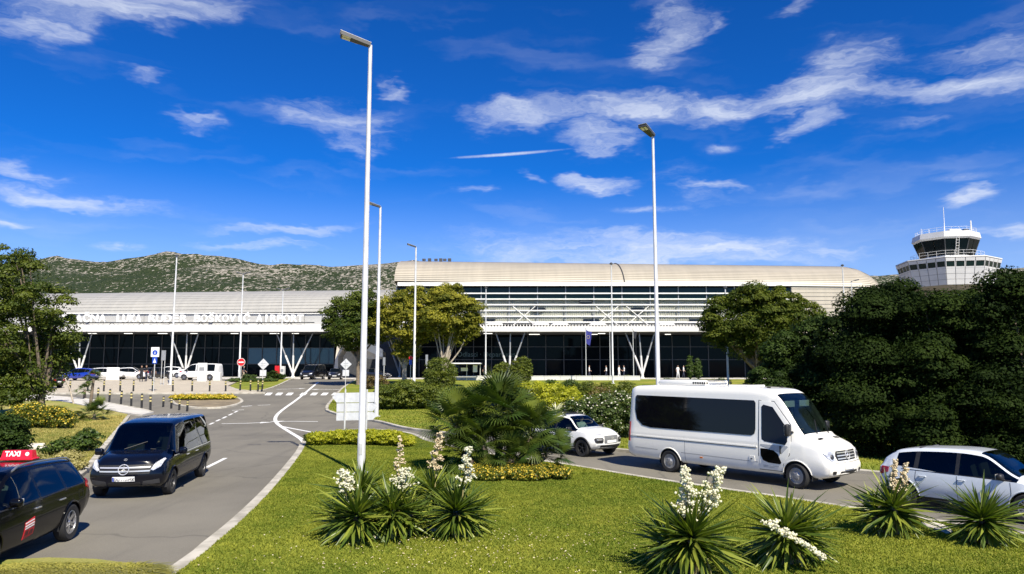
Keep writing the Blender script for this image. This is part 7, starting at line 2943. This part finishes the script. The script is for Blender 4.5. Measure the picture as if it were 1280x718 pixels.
# bus shelter
Y = 86
p = on(585, Y)
root = thing('bus_shelter', 'glass bus shelter with a flat white roof in front of the departures hall', 'shelter', p)
X = lambda px: at(px, 460, Y).x - p.x
Z = lambda py: at(585, py, Y).z - p.z
MB().cbox(((X(563) + X(602)) / 2, 0, Z(454.6)), (X(602) - X(563), 1.8, .14), .03).build('roof', S_WHITE, root)
for px in (565, 583, 600):
    MB().cbox((X(px), .7, Z(454.8) / 2), (.08, .08, Z(454.8)), .01).build('post', GALV, root)
for a, b_ in ((566, 582), (584, 599)):
    MB().box(((X(a) + X(b_)) / 2, .72, Z(462)), (X(b_) - X(a) - .1, .02, Z(456) - Z(469))).build('pane', CLEAR, root)
MB().cbox((X(582), .4, .45), (3.0, .35, .06), .01).build('bench', WHITE2, root)
MB().cbox((X(594), -.1, Z(461)), (.5, .1, .8), .01).build('notice_board', S_WHITE, root)
MB().cbox((X(580), .66, Z(462)), (.8, .02, .4), .005).build('poster', S_WHITE, root)

# flags
def flag(label, px, Y, top, m, cloth, r=.06):
    p = gat(px, Y)
    p.z += .1
    root = thing('flag_pole', label, 'flag', p, 0, 'flag poles')
    h = at(px, top, Y).z - p.z
    MB().tube([(0, 0, -.1), (0, 0, h)], [r, r * .6], 8).lathe([(0, -.06), (.08, 0), (0, .08)], 8, M=Matrix.Translation((0, 0, h + .05))).build('pole', GALV, root, 50)
    if cloth:
        w, hh = cloth
        V, F = [], []
        n = 10
        for j in range(n + 1):
            for i in range(n + 1):
                u, t = i / n, j / n
                V.append((.05 + u * w * (1 - .35 * t * u), .16 * math.sin(u * 7 + t * 2.5) * u, h - .1 - t * hh - u * w * .55 - .06 * math.sin(u * 5)))
        for j in range(n):
            for i in range(n):
                a = j * (n + 1) + i
                F.append((a, a + 1, a + n + 2, a + n + 1))
        c = inst('cloth', mesh_np('cloth', V, F, [m], smooth=True), root)
        return root, c, h
    return root, None, h


EUB = mat('flag_blue', (0.03, 0.035, 0.22), 0.8)
rt, c, h = flag('dark blue flag hanging from a pole before the tall glass front', 732, 92, 411, EUB, (.75, 1.7))
STAR = mat('flag_star', (0.7, 0.55, 0.05), 0.7)
for k in range(12):
    a = k * math.pi / 6
    MB().lathe([(.03, 0), (.03, .008), (0, .009)], 5, M=Matrix.Translation((.30 + .17 * math.cos(a), -.17, h - 1.05 + .2 * math.sin(a))) @ Matrix.Rotation(R(90), 4, 'X')).build('star', STAR, c)
flag('bare flag pole between the blue flag and the second flag', 762, 94, 414, EUB, None)
flag('dark furled flag on a pole left of the white lamp post', 791, 92, 412, mat('flag_dark', (0.02, 0.022, 0.03), 0.8), (.5, .9))

# bollards
BOLB = mat('bollard_black', (0.015, 0.015, 0.016), 0.5)
BOLY = mat('bollard_yellow', (0.55, 0.47, 0.2), 0.5)


def make_bollard(label, p, tilt=0.0, tall=.95, group='striped bollards'):
    root = thing('bollard', label, 'bollard', p, 0, group)
    root.rotation_euler = (0, tilt, 0)
    b = inst('post', BOL_MESH, root, scale=(1, 1, tall / .95))
    inst('stripe', BOL_ST, b, (0, 0, .58))
    inst('stripe', BOL_ST, b, (0, 0, .78))
    return root


BOL_MESH = MB().lathe([(.075, -.05), (.075, .86), (.068, .92), (.04, .95), (0, .955)], 12).mesh('post', BOLB, 40)
BOL_ST = MB().lathe([(.0775, -.05), (.0775, .05)], 12).mesh('stripe', BOLY, 40)
for i, px in enumerate((87, 109.5, 129.5, 150, 166.5, 190.5, 216, 240, 262, 282, 300, 313, 322.5, 327.5)):
    p = gp(px, 491 if px < 300 else 489.8)
    p.z = T(p.y) + KH + (0.004 if px > 284 else 0)
    make_bollard('bollard number %s from the left in the rear row along the forecourt kerb' % ('one two three four five six seven eight nine ten eleven twelve thirteen fourteen'.split()[i]), p, random.uniform(-.05, .05), 1.05, 'bollards along the forecourt kerb')
for i, (px, py) in enumerate(((124, 502.5), (138.5, 504.7), (153, 507.4), (166, 509.6), (179, 512.2), (190, 514.5))):
    p = gp(px, py)
    t = Vector((0, -.3))
    p.y -= .25
    p.z = T(p.y) + KH - .004
    make_bollard('striped bollard number %s from the left along the pale footpath' % ('one two three four five six'.split()[i]), p, random.uniform(-.04, .04), 1.05, 'bollards along the footpath')
for i, (px, py) in enumerate(((204, 509), (214, 511), (224, 513), (234, 514.5))):
    p = gp(px, py)
    p.z = T(p.y) + .004
    make_bollard('striped bollard on the asphalt beside the flower island, number %s' % ('one two three four'.split()[i]), p, 0, .8, 'bollards beside the flower island')

# ------------------------------------------------ people, small figures near the terminal
SKIN = mat('skin', (0.42, 0.25, 0.17), 0.6)
HAIR = mat('hair_dark', (0.02, 0.015, 0.012), 0.7)


def person_mesh(shirt, trousers, stride=.12, arm=.1, hair=HAIR):
    """one continuous figure grown over a posed skeleton, 1.75 m tall"""
    J = {}
    E = []

    def j(name, co, r, parent=None):
        J[name] = (len(J), co, r)
        if parent:
            E.append((J[parent][0], J[name][0]))
    j('pelvis', (0, 0, .95), (.15, .11))
    j('waist', (0, .01, 1.10), (.135, .10), 'pelvis')
    j('chest', (0, .0, 1.32), (.165, .115), 'waist')
    j('neck0', (0, .01, 1.46), (.07, .065), 'chest')
    j('neck', (0, .0, 1.53), (.052, .052), 'neck0')
    j('head', (0, -.02, 1.60), (.075, .088), 'neck')
    j('head1', (0, -.015, 1.68), (.082, .095), 'head')
    j('crown', (0, 0, 1.745), (.055, .065), 'head1')
    for s, nm in ((1, 'l'), (-1, 'r')):
        st = stride * s
        j(nm + 'sh', (.17 * s, 0, 1.41), (.062, .062), 'chest')
        j(nm + 'el', (.23 * s, .02 - st * .3, 1.15), (.045, .045), nm + 'sh')
        j(nm + 'wr', (.24 * s, -.05 - st * .6 - arm * (s > 0), .93 + arm * .6 * (s > 0)), (.032, .032), nm + 'el')
        j(nm + 'ha', (.235 * s, -.08 - st * .7 - arm * (s > 0), .84 + arm * .7 * (s > 0)), (.035, .022), nm + 'wr')
        j(nm + 'hip', (.095 * s, 0, .88), (.092, .095), 'pelvis')
        j(nm + 'kn', (.10 * s, -st * .5 - .01, .50), (.062, .064), nm + 'hip')
        j(nm + 'an', (.10 * s, -st + .02, .10), (.042, .045), nm + 'kn')
        j(nm + 'toe', (.11 * s, -st - .15, .035), (.045, .03), nm + 'an')
    me = bpy.data.meshes.new('person')
    me.from_pydata([v[1] for v in J.values()], E, [])
    o = bpy.data.objects.new('person', me)
    COL.objects.link(o)
    o.modifiers.new('skin', 'SKIN')
    for i, v in enumerate(J.values()):
        me.skin_vertices[0].data[i].radius = v[2]
        me.skin_vertices[0].data[i].use_root = i == 0
    sb = o.modifiers.new('sub', 'SUBSURF')
    sb.levels = 2
    sb.render_levels = 2
    dg = bpy.context.evaluated_depsgraph_get()
    out = bpy.data.meshes.new_from_object(o.evaluated_get(dg))
    bpy.data.objects.remove(o)
    out.materials.clear()
    SHOE = mat('shoe_dark', (0.02, 0.02, 0.022), 0.6)
    for m in (shirt, trousers, SKIN, hair, SHOE):
        out.materials.append(m)
    for p in out.polygons:
        c = p.center
        k = 0
        if c.z < .075:
            k = 4
        elif c.z < .97 and abs(c.x) < .2:
            k = 1
        elif c.z > 1.50:
            k = 3 if (c.z > 1.69 or c.y > .035) else 2
        elif abs(c.x) > .19 and c.z < 1.2:
            k = 2
        p.material_index = k
        p.use_smooth = True
    return out


CL_DARK = mat('cloth_black', (0.012, 0.012, 0.014), 0.9)
CL_NAVY = mat('cloth_navy', (0.02, 0.025, 0.05), 0.9)
CL_WHITE = mat('cloth_white', (0.75, 0.75, 0.73), 0.9)
CL_KHAKI = mat('cloth_khaki', (0.35, 0.29, 0.2), 0.9)
CL_RED = mat('cloth_red', (0.45, 0.04, 0.04), 0.9)
PM = [person_mesh(CL_DARK, CL_DARK, .1), person_mesh(CL_DARK, CL_NAVY, .16, .25), person_mesh(CL_WHITE, CL_NAVY, .18), person_mesh(CL_WHITE, CL_WHITE, .12, .2), person_mesh(CL_NAVY, CL_KHAKI, .2)]


def person(label, px, Y, mi, rz, off=KH, s=1.0, group=None):
    p = gat(px, Y)
    p.z += off
    o = inst('person', PM[mi], None, p, (0, 0, rz), (s, s, s))
    return tag(o, label, 'person', group)


person('person in black standing left of the blue footpath sign', 180, 84, 0, R(40), s=1.05)
person('person in black with one arm raised, beside the footpath sign pole', 186, 84.5, 1, R(-30), s=1.05)
person('person in dark clothes standing right of the footpath sign', 195, 83, 0, R(200))
person('person in navy and khaki standing by the no entry sign', 307, 93, 4, R(100), off=.02)
person('person all in white, left of two before the dark glass', 773, 101.3, 3, R(60), .1, group='people in white before the glass')
person('person in a white top, right of two before the dark glass', 779, 101.8, 2, R(-80), .1, group='people in white before the glass')
person('person in a white top walking below the blue flag', 736, 100.8, 2, R(90), .1)
person('person in a white top left of the lamp post by the flags', 757, 102, 2, R(-90), .1)
person('person all in white near the cypresses', 846, 101, 3, R(30), .1)
person('person in a white top beside the cypresses', 853, 102, 2, R(90), .1)
person('person in dark clothes behind the bus shelter', 606, 101, 1, R(0), .1)

# low white wall in front of the terminal road
p = gat(690, 88)
p.z += KH
root = thing('low_wall', 'long low white wall behind the hedges in front of the terminal', 'wall', p)
x0, x1 = at(560, 475, 88).x - p.x, at(800, 475, 88).x - p.x
nseg = 12
wm = MB().cbox((0, 0, .2), ((x1 - x0) / nseg - .02, .3, .5), .02).mesh('wall_section', WHITE2)
cm = MB().cbox((0, 0, .48), ((x1 - x0) / nseg - .015, .36, .06), .015).mesh('coping', WHITE)
for k in range(nseg):
    xx = x0 + (k + .5) * (x1 - x0) / nseg
    w_ = inst('wall_section', wm, root, (xx, 0, 0))
    inst('coping', cm, w_)


def seated_mesh(shirt):
    """one continuous seated figure, origin at the hips"""
    J, E = {}, []

    def j(name, co, r, parent=None):
        J[name] = (len(J), co, r)
        if parent:
            E.append((J[parent][0], J[name][0]))
    j('pelvis', (0, 0, .05), (.13, .16))
    j('waist', (-.03, 0, .2), (.11, .14), 'pelvis')
    j('chest', (-.06, 0, .42), (.12, .17), 'waist')
    j('neck0', (-.06, 0, .56), (.065, .07), 'chest')
    j('neck', (-.05, 0, .63), (.052, .052), 'neck0')
    j('head', (-.03, 0, .70), (.088, .075), 'neck')
    j('head1', (-.035, 0, .78), (.095, .082), 'head')
    j('crown', (-.05, 0, .845), (.065, .055), 'head1')
    for s, nm in ((1, 'l'), (-1, 'r')):
        j(nm + 'sh', (-.06, .18 * s, .51), (.06, .06), 'chest')
        j(nm + 'el', (.10, .25 * s, .28), (.045, .045), nm + 'sh')
        j(nm + 'wr', (.34, .15 * s, .36), (.032, .032), nm + 'el')
        j(nm + 'ha', (.42, .13 * s, .38), (.035, .025), nm + 'wr')
        j(nm + 'kn', (.42, .12 * s, .08), (.065, .065), 'pelvis')
        j(nm + 'an', (.52, .12 * s, -.3), (.045, .045), nm + 'kn')
        j(nm + 'toe', (.66, .12 * s, -.34), (.03, .045), nm + 'an')
    me = bpy.data.meshes.new('person')
    me.from_pydata([v[1] for v in J.values()], E, [])
    o = bpy.data.objects.new('person', me)
    COL.objects.link(o)
    o.modifiers.new('skin', 'SKIN')
    for i, v in enumerate(J.values()):
        me.skin_vertices[0].data[i].radius = v[2]
        me.skin_vertices[0].data[i].use_root = i == 0
    sb = o.modifiers.new('sub', 'SUBSURF')
    sb.levels = 2
    sb.render_levels = 2
    out = bpy.data.meshes.new_from_object(o.evaluated_get(bpy.context.evaluated_depsgraph_get()))
    bpy.data.objects.remove(o)
    out.materials.clear()
    for m in (shirt, CL_NAVY, SKIN, HAIR):
        out.materials.append(m)
    for p in out.polygons:
        c = p.center
        p.material_index = 1 if c.z < .12 else (3 if (c.z > .8 or (c.z > .66 and c.x < -.07)) else (2 if (c.z > .6 or (c.x > .2 and c.z > .2)) else 0))
        p.use_smooth = True
    return out


SEATED = [seated_mesh(CL_WHITE), seated_mesh(CL_DARK)]
for (nm, key, x, y, z, mi, lab) in (('minibus', None, 1.12, .5, 1.12, 0, 'driver in a white shirt behind the windscreen of the minibus'),
                                    ('passenger_van', None, .48, .45, .92, 1, 'driver in dark clothes inside the glossy black van'),
                                    ('crossover_car', None, .28, .36, .62, 0, 'driver in a white shirt inside the white crossover'),
                                    ('taxi_car', None, .12, .37, .60, 1, 'driver in dark clothes inside the black taxi')):
    veh = bpy.data.objects[nm]
    M = Matrix.LocRotScale(veh.location, veh.rotation_euler, veh.scale)
    o = inst('person', SEATED[mi], None, M @ Vector((x, y, z)), veh.rotation_euler)
    tag(o, lab, 'person', 'drivers')
